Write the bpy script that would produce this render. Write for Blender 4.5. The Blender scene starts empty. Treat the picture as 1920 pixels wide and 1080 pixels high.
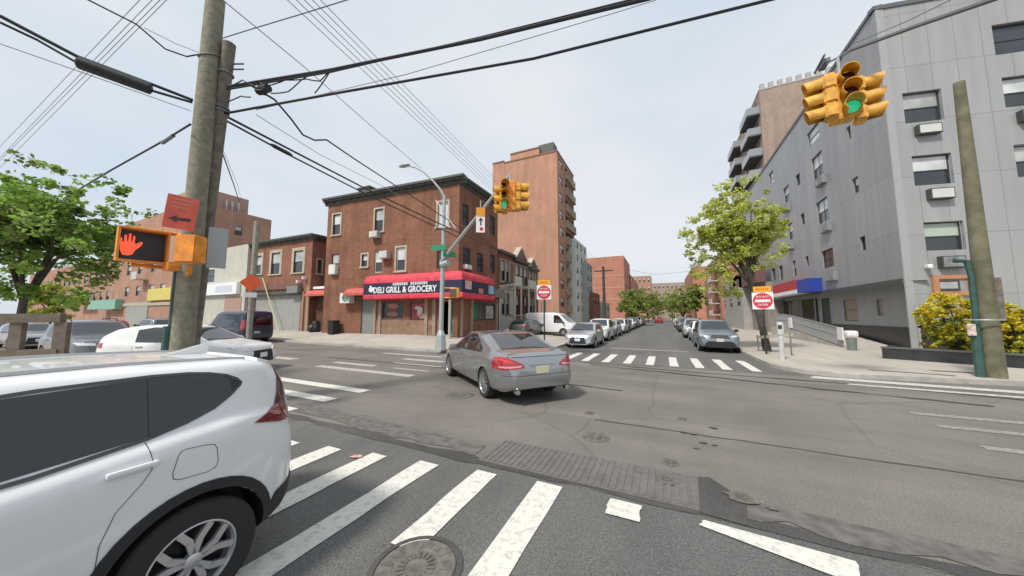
import bpy, bmesh, math, random
import numpy as np
from mathutils import Vector, Matrix
random.seed(7)
rng = np.random.default_rng(7)
SC = bpy.context.scene
COL = SC.collection
R = math.radians
# ---------------------------------------------------------------- camera
# world: +Y runs along the side street, +X to its right, camera above the origin
FPX, PITCH, CAMH = 590.0, math.atan(52 / 590.0), 1.9
AZ = math.atan(283 * math.cos(PITCH) / FPX)
cam_d = bpy.data.cameras.new("camera")
cam_d.sensor_width = 36.0
cam_d.lens = FPX / 1920 * 36.0
cam_d.clip_start, cam_d.clip_end = 0.05, 4000
cam = bpy.data.objects.new("camera", cam_d)
cam.location = (0, 0, CAMH)
cam.rotation_euler = (R(90) + PITCH, 0, AZ)
COL.objects.link(cam)
SC.camera = cam
# ---------------------------------------------------------------- light
SUN_EL, SUN_ROT = R(52), R(-160)
sd = Vector((math.sin(SUN_ROT) * math.cos(SUN_EL), math.cos(SUN_ROT) * math.cos(SUN_EL), math.sin(SUN_EL)))
sun_d = bpy.data.lights.new("sun", 'SUN')
sun_d.energy, sun_d.angle, sun_d.color = 3.1, R(8), (1.0, 0.94, 0.86)
sun = bpy.data.objects.new("sun", sun_d)
sun.rotation_euler = sd.to_track_quat('Z', 'Y').to_euler()
sun.location = (0, -20, 40)
COL.objects.link(sun)
W = bpy.data.worlds.new("World")
SC.world = W
W.use_nodes = True
nt = W.node_tree
nt.nodes.clear()
n_out = nt.nodes.new("ShaderNodeOutputWorld")
n_bg = nt.nodes.new("ShaderNodeBackground")
n_bg.inputs[1].default_value = 0.1
n_sky = nt.nodes.new("ShaderNodeTexSky")
n_sky.sky_type = 'NISHITA'
n_sky.sun_disc = False
n_sky.sun_elevation, n_sky.sun_rotation = SUN_EL, SUN_ROT
n_sky.dust_density, n_sky.air_density = 2.0, 1.0
n_tc = nt.nodes.new("ShaderNodeTexCoord")
n_mp = nt.nodes.new("ShaderNodeMapping")
n_mp.inputs['Scale'].default_value = (1.0, 1.0, 2.2)
n_no = nt.nodes.new("ShaderNodeTexNoise")
n_no.inputs['Scale'].default_value = 1.6
n_no.inputs['Detail'].default_value = 5
n_no.inputs['Roughness'].default_value = 0.45
n_cr = nt.nodes.new("ShaderNodeValToRGB")
n_cr.color_ramp.elements[0].position, n_cr.color_ramp.elements[0].color = 0.36, (5.5, 6.3, 7.15, 1)
n_cr.color_ramp.elements[1].position, n_cr.color_ramp.elements[1].color = 0.64, (7.0, 7.2, 7.5, 1)
n_mx = nt.nodes.new("ShaderNodeMix")
n_mx.data_type = 'RGBA'
n_mx.inputs[0].default_value = 0.93
ln = nt.links.new
ln(n_tc.outputs['Generated'], n_mp.inputs[0]); ln(n_mp.outputs[0], n_no.inputs['Vector'])
ln(n_no.outputs[0], n_cr.inputs[0]); ln(n_sky.outputs[0], n_mx.inputs[6]); ln(n_cr.outputs[0], n_mx.inputs[7])
ln(n_mx.outputs[2], n_bg.inputs[0]); ln(n_bg.outputs[0], n_out.inputs[0])
SC.view_settings.view_transform = 'Standard'
SC.view_settings.look = 'None'
SC.view_settings.exposure = 0.28
SC.view_settings.gamma = 1.0
SC.view_settings.use_curve_mapping = False
SC.render.engine = 'CYCLES'
SC.cycles.use_denoising = True
SC.cycles.max_bounces = 6
# ---------------------------------------------------------------- survey helpers (bearings taken from the photograph)
_c, _s, _ca, _sa = math.cos(PITCH), math.sin(PITCH), math.cos(AZ), math.sin(AZ)
EYE = Vector((0, 0, CAMH))
def ray(x, y):
    a, b = (x - 960) / FPX, (540 - y) / FPX
    r = (a, _c - b * _s, _s + b * _c)
    return Vector((r[0] * _ca - r[1] * _sa, r[0] * _sa + r[1] * _ca, r[2]))
def gp(x, y, z=0.0):
    d = ray(x, y)
    return EYE + d * ((z - CAMH) / d.z)
def at(x, y, D):
    return EYE + ray(x, y) * D
def onX(x, y, X):
    d = ray(x, y)
    return EYE + d * (X / d.x)
def onY(x, y, Y):
    d = ray(x, y)
    return EYE + d * (Y / d.y)
# ---------------------------------------------------------------- materials
MATS = {}
def mat(name, col, rough=0.6, metal=0.0, var=0.0, scale=4.0, bump=0.0, bscale=None, spec=0.5, coat=0.0, col2=None, detail=6, alpha=None, emit=None, coords='Object', stain=0.0, transl=0.0):
    if name in MATS: return MATS[name]
    m = bpy.data.materials.new(name)
    m.use_nodes = True
    t = m.node_tree
    b = t.nodes['Principled BSDF']
    c4 = (*col, 1)
    b.inputs['Base Color'].default_value = c4
    b.inputs['Roughness'].default_value = rough
    b.inputs['Metallic'].default_value = metal
    b.inputs['Specular IOR Level'].default_value = spec
    if coat:
        b.inputs['Coat Weight'].default_value = coat
        b.inputs['Coat Roughness'].default_value = 0.04
    tc = t.nodes.new('ShaderNodeTexCoord')
    if var or col2:
        no = t.nodes.new('ShaderNodeTexNoise')
        no.inputs['Scale'].default_value = scale
        no.inputs['Detail'].default_value = detail
        t.links.new(tc.outputs[coords], no.inputs['Vector'])
        cr = t.nodes.new('ShaderNodeValToRGB')
        cr.color_ramp.elements[0].position, cr.color_ramp.elements[1].position = 0.32, 0.68
        lo = col2 if col2 else tuple(x * (1 - var) for x in col)
        hi = col if col2 else tuple(min(1, x * (1 + var)) for x in col)
        cr.color_ramp.elements[0].color = (*lo, 1)
        cr.color_ramp.elements[1].color = (*hi, 1)
        t.links.new(no.outputs[0], cr.inputs[0])
        last = cr.outputs[0]
        if stain:
            n2 = t.nodes.new('ShaderNodeTexNoise')
            n2.inputs['Scale'].default_value = scale * 0.13
            n2.inputs['Detail'].default_value = 8
            n2.inputs['Roughness'].default_value = 0.62
            t.links.new(tc.outputs[coords], n2.inputs['Vector'])
            c2 = t.nodes.new('ShaderNodeValToRGB')
            c2.color_ramp.elements[0].position, c2.color_ramp.elements[1].position = 0.35, 0.65
            c2.color_ramp.elements[0].color = (1 - stain, 1 - stain, 1 - stain, 1)
            c2.color_ramp.elements[1].color = (1, 1, 1, 1)
            t.links.new(n2.outputs[0], c2.inputs[0])
            mx = t.nodes.new('ShaderNodeMix'); mx.data_type = 'RGBA'; mx.blend_type = 'MULTIPLY'
            mx.inputs[0].default_value = 1.0
            t.links.new(last, mx.inputs[6]); t.links.new(c2.outputs[0], mx.inputs[7])
            last = mx.outputs[2]
        t.links.new(last, b.inputs['Base Color'])
    if bump:
        n3 = t.nodes.new('ShaderNodeTexNoise')
        n3.inputs['Scale'].default_value = bscale or scale * 6
        n3.inputs['Detail'].default_value = 4
        t.links.new(tc.outputs[coords], n3.inputs['Vector'])
        bp = t.nodes.new('ShaderNodeBump')
        bp.inputs['Strength'].default_value = bump
        bp.inputs['Distance'].default_value = 0.02
        t.links.new(n3.outputs[0], bp.inputs['Height'])
        t.links.new(bp.outputs[0], b.inputs['Normal'])
    if emit:
        b.inputs['Emission Color'].default_value = (*emit[0], 1)
        b.inputs['Emission Strength'].default_value = emit[1]
    if transl:
        tr = t.nodes.new('ShaderNodeBsdfTranslucent')
        ms = t.nodes.new('ShaderNodeMixShader')
        ms.inputs[0].default_value = transl
        src = b.inputs['Base Color'].links[0].from_socket if b.inputs['Base Color'].links else None
        if src: t.links.new(src, tr.inputs[0])
        else: tr.inputs[0].default_value = c4
        o = t.nodes['Material Output']
        t.links.new(b.outputs[0], ms.inputs[1]); t.links.new(tr.outputs[0], ms.inputs[2]); t.links.new(ms.outputs[0], o.inputs[0])
    MATS[name] = m
    return m
def brick(name, c1, c2, mortar, bw=0.21, bh=0.075, ms=0.006, stain=0.25, sc=1.0):
    m = bpy.data.materials.new(name); m.use_nodes = True
    t = m.node_tree; b = t.nodes['Principled BSDF']
    b.inputs['Roughness'].default_value = 0.9
    b.inputs['Specular IOR Level'].default_value = 0.2
    uv = t.nodes.new('ShaderNodeTexCoord')
    bk = t.nodes.new('ShaderNodeTexBrick')
    bk.inputs['Color1'].default_value = (*c1, 1); bk.inputs['Color2'].default_value = (*c2, 1); bk.inputs['Mortar'].default_value = (*mortar, 1)
    bk.inputs['Scale'].default_value = 1.0
    bk.inputs['Mortar Size'].default_value = ms
    bk.inputs['Brick Width'].default_value = bw; bk.inputs['Row Height'].default_value = bh
    t.links.new(uv.outputs['UV'], bk.inputs['Vector'])
    n2 = t.nodes.new('ShaderNodeTexNoise'); n2.inputs['Scale'].default_value = 0.35 * sc; n2.inputs['Detail'].default_value = 9; n2.inputs['Roughness'].default_value = 0.65
    t.links.new(uv.outputs['UV'], n2.inputs['Vector'])
    cr = t.nodes.new('ShaderNodeValToRGB')
    cr.color_ramp.elements[0].position, cr.color_ramp.elements[1].position = 0.34, 0.64
    cr.color_ramp.elements[0].color = (1 - stain, 1 - stain, 1 - stain, 1); cr.color_ramp.elements[1].color = (1.08, 1.05, 1.0, 1)
    t.links.new(n2.outputs[0], cr.inputs[0])
    def extra(src, scale3, rough, lo, p0, p1):
        mp = t.nodes.new('ShaderNodeMapping'); mp.inputs['Scale'].default_value = scale3
        t.links.new(uv.outputs['UV'], mp.inputs[0])
        n = t.nodes.new('ShaderNodeTexNoise'); n.inputs['Scale'].default_value = 1.0; n.inputs['Detail'].default_value = 7; n.inputs['Roughness'].default_value = rough
        t.links.new(mp.outputs[0], n.inputs['Vector'])
        r = t.nodes.new('ShaderNodeValToRGB'); r.color_ramp.elements[0].position, r.color_ramp.elements[1].position = p0, p1
        r.color_ramp.elements[0].color = (lo, lo, lo * .98, 1); r.color_ramp.elements[1].color = (1.10, 1.10, 1.12, 1)
        t.links.new(n.outputs[0], r.inputs[0])
        x = t.nodes.new('ShaderNodeMix'); x.data_type = 'RGBA'; x.blend_type = 'MULTIPLY'; x.inputs[0].default_value = 1
        t.links.new(src, x.inputs[6]); t.links.new(r.outputs[0], x.inputs[7]); return x.outputs[2]
    o = extra(bk.outputs[0], (2.2, 5.5, 1), .7, 1 - stain * .8, .30, .70)
    o = extra(o, (1.6, .14, 1), .6, 1 - stain * .7, .32, .60)
    mx = t.nodes.new('ShaderNodeMix'); mx.data_type = 'RGBA'; mx.blend_type = 'MULTIPLY'; mx.inputs[0].default_value = 1
    t.links.new(o, mx.inputs[6]); t.links.new(cr.outputs[0], mx.inputs[7])
    t.links.new(mx.outputs[2], b.inputs['Base Color'])
    MATS[name] = m
    return m
def panel_mat(name, col, pw, ph, gap, dark, rough=0.45, var=0.06):
    # cladding panels drawn with seams that belong to the cladding itself
    m = bpy.data.materials.new(name); m.use_nodes = True
    t = m.node_tree; b = t.nodes['Principled BSDF']
    b.inputs['Roughness'].default_value = rough
    uv = t.nodes.new('ShaderNodeTexCoord')
    bk = t.nodes.new('ShaderNodeTexBrick')
    bk.offset = 0.0
    a = tuple(x * (1 - var) for x in col); c = tuple(min(1, x * (1 + var)) for x in col)
    bk.inputs['Color1'].default_value = (*a, 1); bk.inputs['Color2'].default_value = (*c, 1); bk.inputs['Mortar'].default_value = (*dark, 1)
    bk.inputs['Scale'].default_value = 1.0; bk.inputs['Mortar Size'].default_value = gap
    bk.inputs['Brick Width'].default_value = pw; bk.inputs['Row Height'].default_value = ph
    t.links.new(uv.outputs['UV'], bk.inputs['Vector'])
    n2 = t.nodes.new('ShaderNodeTexNoise'); n2.inputs['Scale'].default_value = 0.6; n2.inputs['Detail'].default_value = 8
    mp = t.nodes.new('ShaderNodeMapping'); mp.inputs['Scale'].default_value = (2.5, 0.35, 1)
    t.links.new(uv.outputs['UV'], mp.inputs[0]); t.links.new(mp.outputs[0], n2.inputs['Vector'])
    cr = t.nodes.new('ShaderNodeValToRGB')
    cr.color_ramp.elements[0].position, cr.color_ramp.elements[1].position = 0.3, 0.7
    cr.color_ramp.elements[0].color = (0.89, 0.89, 0.885, 1); cr.color_ramp.elements[1].color = (1.04, 1.04, 1.04, 1)
    t.links.new(n2.outputs[0], cr.inputs[0])
    mx = t.nodes.new('ShaderNodeMix'); mx.data_type = 'RGBA'; mx.blend_type = 'MULTIPLY'; mx.inputs[0].default_value = 1
    t.links.new(bk.outputs[0], mx.inputs[6]); t.links.new(cr.outputs[0], mx.inputs[7])
    t.links.new(mx.outputs[2], b.inputs['Base Color'])
    MATS[name] = m
    return m
def road_mat(name, lo, hi, speck, crack=True, patch=0.2, tracks=None):
    m = bpy.data.materials.new(name); m.use_nodes = True
    t = m.node_tree; b = t.nodes['Principled BSDF']
    b.inputs['Roughness'].default_value = 0.82
    b.inputs['Specular IOR Level'].default_value = 0.35
    tc = t.nodes.new('ShaderNodeTexCoord')
    def noise(sc, det, ro=0.55):
        n = t.nodes.new('ShaderNodeTexNoise'); n.inputs['Scale'].default_value = sc; n.inputs['Detail'].default_value = det; n.inputs['Roughness'].default_value = ro
        t.links.new(tc.outputs['Object'], n.inputs['Vector']); return n
    def ramp(src, p0, c0, p1, c1):
        r = t.nodes.new('ShaderNodeValToRGB')
        r.color_ramp.elements[0].position, r.color_ramp.elements[1].position = p0, p1
        r.color_ramp.elements[0].color, r.color_ramp.elements[1].color = (*c0, 1), (*c1, 1)
        t.links.new(src, r.inputs[0]); return r
    def mul(a, c, f=1.0):
        x = t.nodes.new('ShaderNodeMix'); x.data_type = 'RGBA'; x.blend_type = 'MULTIPLY'; x.inputs[0].default_value = f
        t.links.new(a, x.inputs[6]); t.links.new(c, x.inputs[7]); return x.outputs[2]
    base = ramp(noise(0.45, 8, 0.6).outputs[0], 0.34, lo, 0.66, hi).outputs[0]
    sp = ramp(noise(55, 2).outputs[0], 0.36, (1 - speck,) * 3, 0.66, (1 + speck * .8,) * 3).outputs[0]
    o = mul(base, sp)
    pt = ramp(noise(3.4, 9, 0.72).outputs[0], 0.34, (1 - patch,) * 3, 0.62, (1, 1, 1)).outputs[0]
    o = mul(o, pt)
    if tracks:
        mp = t.nodes.new('ShaderNodeMapping'); mp.inputs['Scale'].default_value = tracks
        t.links.new(tc.outputs['Object'], mp.inputs[0])
        n = t.nodes.new('ShaderNodeTexNoise'); n.inputs['Scale'].default_value = 1.0; n.inputs['Detail'].default_value = 7; n.inputs['Roughness'].default_value = .6
        t.links.new(mp.outputs[0], n.inputs['Vector'])
        o = mul(o, ramp(n.outputs[0], .32, (.80, .80, .81), .62, (1.05, 1.045, 1.03)).outputs[0])
    o = mul(o, ramp(noise(190, 2).outputs[0], .40, (.80,) * 3, .62, (1.12,) * 3).outputs[0])
    if crack:
        v = t.nodes.new('ShaderNodeTexVoronoi'); v.feature = 'DISTANCE_TO_EDGE'; v.inputs['Scale'].default_value = 0.33
        w = noise(1.3, 5, 0.6)
        ad = t.nodes.new('ShaderNodeMix'); ad.data_type = 'VECTOR'; ad.inputs[0].default_value = 0.22
        t.links.new(tc.outputs['Object'], ad.inputs[4]); t.links.new(w.outputs[1], ad.inputs[5])
        t.links.new(ad.outputs[1], v.inputs['Vector'])
        cr = ramp(v.outputs[0], 0.002, (0.80,) * 3, 0.007, (1, 1, 1)).outputs[0]
        o = mul(o, cr)
    t.links.new(o, b.inputs['Base Color'])
    bp = t.nodes.new('ShaderNodeBump'); bp.inputs['Strength'].default_value = 0.25; bp.inputs['Distance'].default_value = 0.01
    t.links.new(noise(70, 3).outputs[0], bp.inputs['Height']); t.links.new(bp.outputs[0], b.inputs['Normal'])
    MATS[name] = m
    return m
def paint_mat(name, col, under, wear):
    m = bpy.data.materials.new(name); m.use_nodes = True
    t = m.node_tree; b = t.nodes['Principled BSDF']; b.inputs['Roughness'].default_value = 0.75
    tc = t.nodes.new('ShaderNodeTexCoord')
    n = t.nodes.new('ShaderNodeTexNoise'); n.inputs['Scale'].default_value = 14; n.inputs['Detail'].default_value = 10; n.inputs['Roughness'].default_value = 0.78
    t.links.new(tc.outputs['Object'], n.inputs['Vector'])
    r = t.nodes.new('ShaderNodeValToRGB')
    r.color_ramp.elements[0].position, r.color_ramp.elements[1].position = wear - 0.05, wear + 0.10
    r.color_ramp.elements[0].color, r.color_ramp.elements[1].color = (*under, 1), (*col, 1)
    t.links.new(n.outputs[0], r.inputs[0])
    t.links.new(r.outputs[0], b.inputs['Base Color'])
    MATS[name] = m
    return m

M_BLACK = mat('black_plastic', (0.02, 0.02, 0.022), 0.55)
M_RUBBER = mat('tyre_rubber', (0.025, 0.025, 0.026), 0.8, bump=0.1, bscale=60)
M_ALLOY = mat('alloy', (0.55, 0.56, 0.57), 0.3, 0.85)
M_DKALLOY = mat('dark_alloy', (0.03, 0.03, 0.033), 0.35, 0.6)
M_CHROME = mat('chrome', (0.7, 0.71, 0.72), 0.15, 1.0)
M_GLASS = mat('car_glass', (0.012, 0.016, 0.018), 0.02, 0.0, spec=0.5)
M_GLASS.node_tree.nodes['Principled BSDF'].inputs['IOR'].default_value = 1.95
M_TINT = mat('tinted_glass', (0.006, 0.007, 0.008), 0.02, 0.0, spec=0.5)
M_TINT.node_tree.nodes['Principled BSDF'].inputs['IOR'].default_value = 1.72
M_WINGLASS = mat('window_glass', (0.05, 0.058, 0.065), 0.06, spec=0.7, col2=(0.03, 0.035, 0.04), scale=0.7)
M_BLINDSKY = mat('blind_sky_mid', (0.42, 0.43, 0.42), 0.25, spec=0.6, var=0.3, scale=1.1)  # mid pane tone: blind, with reflected sky put into the colour
M_LBLINDSKY = mat('blind_sky_pale', (0.60, 0.62, 0.62), 0.25, spec=0.6, var=0.25, scale=1.1)  # paler pane tone: blind plus painted sky reflection
M_TAIL = mat('tail_lens', (0.34, 0.010, 0.018), 0.12, spec=0.7, coat=1.0)
M_LENS = mat('head_lens', (0.62, 0.64, 0.66), 0.12, 0.3, spec=0.7, coat=1.0)
M_PLATE = mat('number_plate', (0.62, 0.58, 0.38), 0.5)
M_STEEL = mat('galvanised_steel', (0.40, 0.42, 0.43), 0.5, 0.35, var=0.12, scale=5)
M_SIGNAL = mat('signal_yellow', (0.66, 0.34, 0.04), 0.5, var=0.3, scale=7)
M_ORANGE = mat('signal_orange', (0.76, 0.27, 0.03), 0.5, var=0.22, scale=7)
M_WOODPOLE = mat('pole_wood', (0.27, 0.26, 0.19), 0.9, col2=(0.17, 0.165, 0.12), scale=9, bump=0.5, bscale=25)
M_OLDWOOD = mat('pole_wood_old', (0.23, 0.20, 0.165), 0.9, col2=(0.12, 0.105, 0.085), scale=7, bump=0.5, bscale=25)
M_GREYPAD = None
M_CABLE = mat('cable_black', (0.022, 0.024, 0.027), 0.6)
M_CABLEG = mat('cable_grey', (0.16, 0.17, 0.185), 0.6)
M_CABLEL = mat('cable_pale', (0.34, 0.36, 0.39), 0.6)
M_CONC = mat('sidewalk_concrete', (0.46, 0.43, 0.385), 0.9, var=0.12, scale=3.0, bump=0.15, bscale=50, stain=0.22)
M_KERB = mat('kerb_concrete', (0.42, 0.40, 0.365), 0.9, var=0.14, scale=4, bump=0.15, bscale=50, stain=0.2)
M_WHITE = mat('white_paint', (0.72, 0.72, 0.70), 0.5, var=0.05)
M_RED = mat('sign_red', (0.55, 0.02, 0.035), 0.4)
M_CONDUIT = mat('conduit_green', (0.035, 0.09, 0.075), 0.55, var=0.2, scale=6)

# ---------------------------------------------------------------- mesh builder
class MB:
    def __init__(s): s.v, s.f, s.mi, s.uv, s.sm = [], [], [], [], []
    def face(s, pts, mi=0, uv=None, sm=False):
        i = len(s.v); s.v += [tuple(p) for p in pts]
        s.f.append(tuple(range(i, i + len(pts)))); s.mi.append(mi); s.uv.append(uv); s.sm.append(sm)
    def grid(s, rows, closed=False, mi=0, sm=True, caps=False):
        n = len(rows[0]); i0 = len(s.v)
        for r in rows: s.v += [tuple(p) for p in r]
        for a in range(len(rows) - 1):
            for b in range(n if closed else n - 1):
                c = (b + 1) % n
                s.f.append((i0 + a * n + b, i0 + a * n + c, i0 + (a + 1) * n + c, i0 + (a + 1) * n + b)); s.mi.append(mi); s.uv.append(None); s.sm.append(sm)
        if caps:
            s.f.append(tuple(i0 + b for b in reversed(range(n)))); s.mi.append(mi); s.uv.append(None); s.sm.append(False)
            s.f.append(tuple(i0 + (len(rows) - 1) * n + b for b in range(n))); s.mi.append(mi); s.uv.append(None); s.sm.append(False)
    def obox(s, o, ax, ay, az, mi=0, bev=0.0):
        # box from corner o with edge vectors
        o, ax, ay, az = Vector(o), Vector(ax), Vector(ay), Vector(az)
        P = [o, o + ax, o + ax + ay, o + ay, o + az, o + ax + az, o + ax + ay + az, o + ay + az]
        if ax.cross(ay).dot(az) < 0: P = [P[k] for k in (3, 2, 1, 0, 7, 6, 5, 4)]
        i = len(s.v); s.v += [tuple(p) for p in P]
        for q in ((3, 2, 1, 0), (4, 5, 6, 7), (0, 1, 5, 4), (1, 2, 6, 5), (2, 3, 7, 6), (3, 0, 4, 7)):
            s.f.append(tuple(i + k for k in q)); s.mi.append(mi); s.uv.append(None); s.sm.append(False)
    def box(s, c, sz, rz=0.0, mi=0):
        cx, cy, cz = c; a, b = math.cos(rz), math.sin(rz)
        ax, ay, az = Vector((a * sz[0], b * sz[0], 0)), Vector((-b * sz[1], a * sz[1], 0)), Vector((0, 0, sz[2]))
        s.obox(Vector(c) - ax / 2 - ay / 2 - az / 2, ax, ay, az, mi)
    def rbox(s, c, sz, r=0.03, rz=0.0, mi=0):
        # bevelled box
        bm = bmesh.new(); bmesh.ops.create_cube(bm, size=1.0)
        bmesh.ops.scale(bm, vec=sz, verts=bm.verts)
        bmesh.ops.bevel(bm, geom=bm.edges[:] + bm.verts[:], offset=min(r, min(sz) * .49), segments=2, profile=0.6, affect='EDGES')
        s.add_bm(bm, Matrix.Translation(Vector(c)) @ Matrix.Rotation(rz, 4, 'Z'), mi); bm.free()
    def add_bm(s, bm, M=Matrix(), mi=0, sm=False):
        i = len(s.v); bm.verts.index_update()
        s.v += [tuple(M @ v.co) for v in bm.verts]
        for f in bm.faces:
            s.f.append(tuple(i + v.index for v in f.verts)); s.mi.append(mi); s.uv.append(None); s.sm.append(sm)
    def tube(s, pts, r, n=8, mi=0, caps=True, sm=True):
        pts = [Vector(p) for p in pts]
        if not hasattr(r, '__len__'): r = [r] * len(pts)
        rows = []
        up = None
        for k, p in enumerate(pts):
            d = (pts[min(k + 1, len(pts) - 1)] - pts[max(k - 1, 0)]).normalized()
            if up is None: up = Vector((0, 0, 1)) if abs(d.z) < 0.9 else Vector((0, 1, 0))
            x = d.cross(up)
            if x.length < 1e-4: x = d.cross(Vector((1, 0, 0)))
            x.normalize(); y = x.cross(d).normalized(); up = y
            rows.append([p + (x * math.cos(t) + y * math.sin(t)) * r[k] for t in [2 * math.pi * j / n for j in range(n)]])
        s.grid(rows, True, mi, sm, caps)
    def lathe(s, o, axis, prof, n=24, mi=0, caps=False, sm=True):
        # prof: (distance along axis, radius)
        o, d = Vector(o), Vector(axis).normalized()
        u = d.cross(Vector((0, 0, 1)) if abs(d.z) < .9 else Vector((0, 1, 0))).normalized(); w = d.cross(u)
        rows = [[o + d * h + (u * math.cos(t) + w * math.sin(t)) * rr for t in [2 * math.pi * j / n for j in range(n)]] for h, rr in prof]
        s.grid(rows, True, mi, sm, caps)
    def prism(s, poly, to3, d, mi=0):
        # poly: list of 2D points, to3 maps (a,b)->Vector, d: extrusion vector
        A = [Vector(to3(*p)) for p in poly]; d = Vector(d); B = [p + d for p in A]
        nrm = Vector((0, 0, 0))
        for k in range(len(A)): nrm += A[k].cross(A[(k + 1) % len(A)])
        if nrm.dot(d) > 0: A, B = B, A
        n = len(A); i = len(s.v); s.v += [tuple(p) for p in A + B]
        fs = [tuple(i + k for k in range(n)), tuple(i + n + k for k in reversed(range(n)))]
        for k in range(n):
            j = (k + 1) % n
            fs.append((i + j, i + k, i + n + k, i + n + j))
        for q in fs: s.f.append(q); s.mi.append(mi); s.uv.append(None); s.sm.append(False)
    def mesh(s, name, mats, off=(0, 0, 0), ang=35):
        me = bpy.data.meshes.new(name)
        off = Vector(off)
        me.from_pydata([tuple(Vector(p) - off) for p in s.v], [], s.f)
        for m in mats: me.materials.append(m)
        me.polygons.foreach_set('material_index', s.mi)
        me.polygons.foreach_set('use_smooth', s.sm)
        if any(u is not None for u in s.uv):
            ul = me.uv_layers.new(name='UVMap').data
            k = 0
            for f, u in zip(s.f, s.uv):
                for j in range(len(f)):
                    if u is not None: ul[k].uv = u[j]
                    k += 1
        me.update()
        if any(s.sm): me.set_sharp_from_angle(angle=R(ang))
        return me
    def build(s, name, mats, parent=None, ang=35):
        if not isinstance(mats, (list, tuple)): mats = [mats]
        off = (0, 0, 0)
        if parent is not None:
            off = ROOTLOC.get(parent.name, (0, 0, 0))
        o = bpy.data.objects.new(name, s.mesh(name, mats, off, ang))
        COL.objects.link(o)
        if parent is not None:
            o.parent = parent
            ROOTLOC[o.name] = off
        return o
ROOTLOC = {}
def tag(o, label=None, cat=None, group=None, kind=None):
    if label: o['label'] = label
    if cat: o['category'] = cat
    if group: o['group'] = group
    if kind: o['kind'] = kind
    return o
def thing(name, label, cat, loc=(0, 0, 0), group=None):
    o = bpy.data.objects.new(name, None)
    o.empty_display_size = 0.3
    COL.objects.link(o)
    o.location = loc
    ROOTLOC[o.name] = tuple(loc)
    return tag(o, label, cat, group)
def struct(name, mb, mats):
    return tag(mb.build(name, mats), kind='structure')
def copy_tree(o, parent=None):
    c = o.copy(); COL.objects.link(c)
    if parent is not None: c.parent = parent
    for ch in [x for x in bpy.data.objects if x.parent == o]: copy_tree(ch, c)
    return c
def text_mesh(body, size, ext=0.004, bold=0.0, align='CENTER', sx=1.0):
    cu = bpy.data.curves.new('lettering', 'FONT')
    cu.body = body; cu.size = size; cu.extrude = ext; cu.offset = bold; cu.align_x = align; cu.align_y = 'CENTER'
    cu.resolution_u = 2
    ob = bpy.data.objects.new('lettering', cu); COL.objects.link(ob)
    dg = bpy.context.evaluated_depsgraph_get(); dg.update()
    me = bpy.data.meshes.new_from_object(ob.evaluated_get(dg))
    bpy.data.objects.remove(ob); bpy.data.curves.remove(cu)
    if sx != 1.0:
        for v in me.vertices: v.co.x *= sx
    return me
def text_on(body, size, pos, right, up, m, parent, name='lettering', bold=0.0, sx=1.0):
    me = text_mesh(body, size, 0.006, bold, sx=sx)
    me.materials.clear(); me.materials.append(m)
    right, up = Vector(right).normalized(), Vector(up).normalized(); nrm = right.cross(up)
    Mx = Matrix((right, up, nrm)).transposed()
    off = Vector(ROOTLOC.get(parent.name, (0, 0, 0)))
    for v in me.vertices: v.co = Mx @ v.co + Vector(pos) - off
    o = bpy.data.objects.new(name, me); COL.objects.link(o); o.parent = parent
    ROOTLOC[o.name] = tuple(off)
    return o
# ---------------------------------------------------------------- ground, roads, pavements
M_ROADX = road_mat('asphalt_worn_brown', (0.176, 0.163, 0.146), (0.230, 0.214, 0.193), 0.24, patch=0.10, tracks=(.10, .75, 1))
M_ROADN = road_mat('asphalt_grey', (0.122, 0.122, 0.119), (0.152, 0.152, 0.148), 0.28, crack=False, patch=0.08, tracks=(.8, .10, 1))
M_ROADS = road_mat('asphalt_side', (0.135, 0.133, 0.129), (0.170, 0.167, 0.161), 0.16, patch=0.10, tracks=(.9, .06, 1))
M_TAR = road_mat('asphalt_tar_dark', (0.060, 0.060, 0.060), (0.105, 0.102, 0.098), 0.22, crack=False)
M_PAINT = paint_mat('road_paint', (0.63, 0.625, 0.57), (0.36, 0.355, 0.325), 0.395)
M_PAINTW = paint_mat('road_paint_worn', (0.40, 0.385, 0.35), (0.21, 0.195, 0.175), 0.52)
M_GROUND = mat('ground_dirt', (0.22, 0.20, 0.17), 0.95, var=0.2, scale=0.4)
M_SLAB = panel_mat('sidewalk_slabs', (0.42, 0.385, 0.335), 1.5, 1.5, 0.012, (0.24, 0.22, 0.19), rough=0.9, var=0.07)
def sheet(name, poly, z, m):
    b = MB(); b.face([(x, y, z) for x, y in poly]); return struct(name, b, m)
sheet('ground', [(-900, -300), (900, -300), (900, 1500), (-900, 1500)], -0.03, M_GROUND)
sheet('cross_street', [(-160, 2.9), (-9.2, 2.9), (-7.2, 3.65), (7.0, 3.65), (9, 3.0), (160, 3.0), (160, 13.9), (-160, 13.9)], 0.0, M_ROADX)
sheet('near_street', [(-7.2, -40), (7.0, -40), (7.0, 3.65), (-7.2, 3.65)], -0.003, M_ROADN)
sheet('side_street', [(-6.2, 13.15), (4.0, 13.15), (4.0, 420), (-6.2, 420)], 0.004, M_ROADS)
def wavy(pts, amp, n):
    out = []
    for a, b in zip(pts, pts[1:]):
        for k in range(n):
            t = k / n
            out.append((a[0] + (b[0] - a[0]) * t + random.uniform(-amp, amp), a[1] + (b[1] - a[1]) * t + random.uniform(-amp, amp)))
    return out + [pts[-1]]
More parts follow.
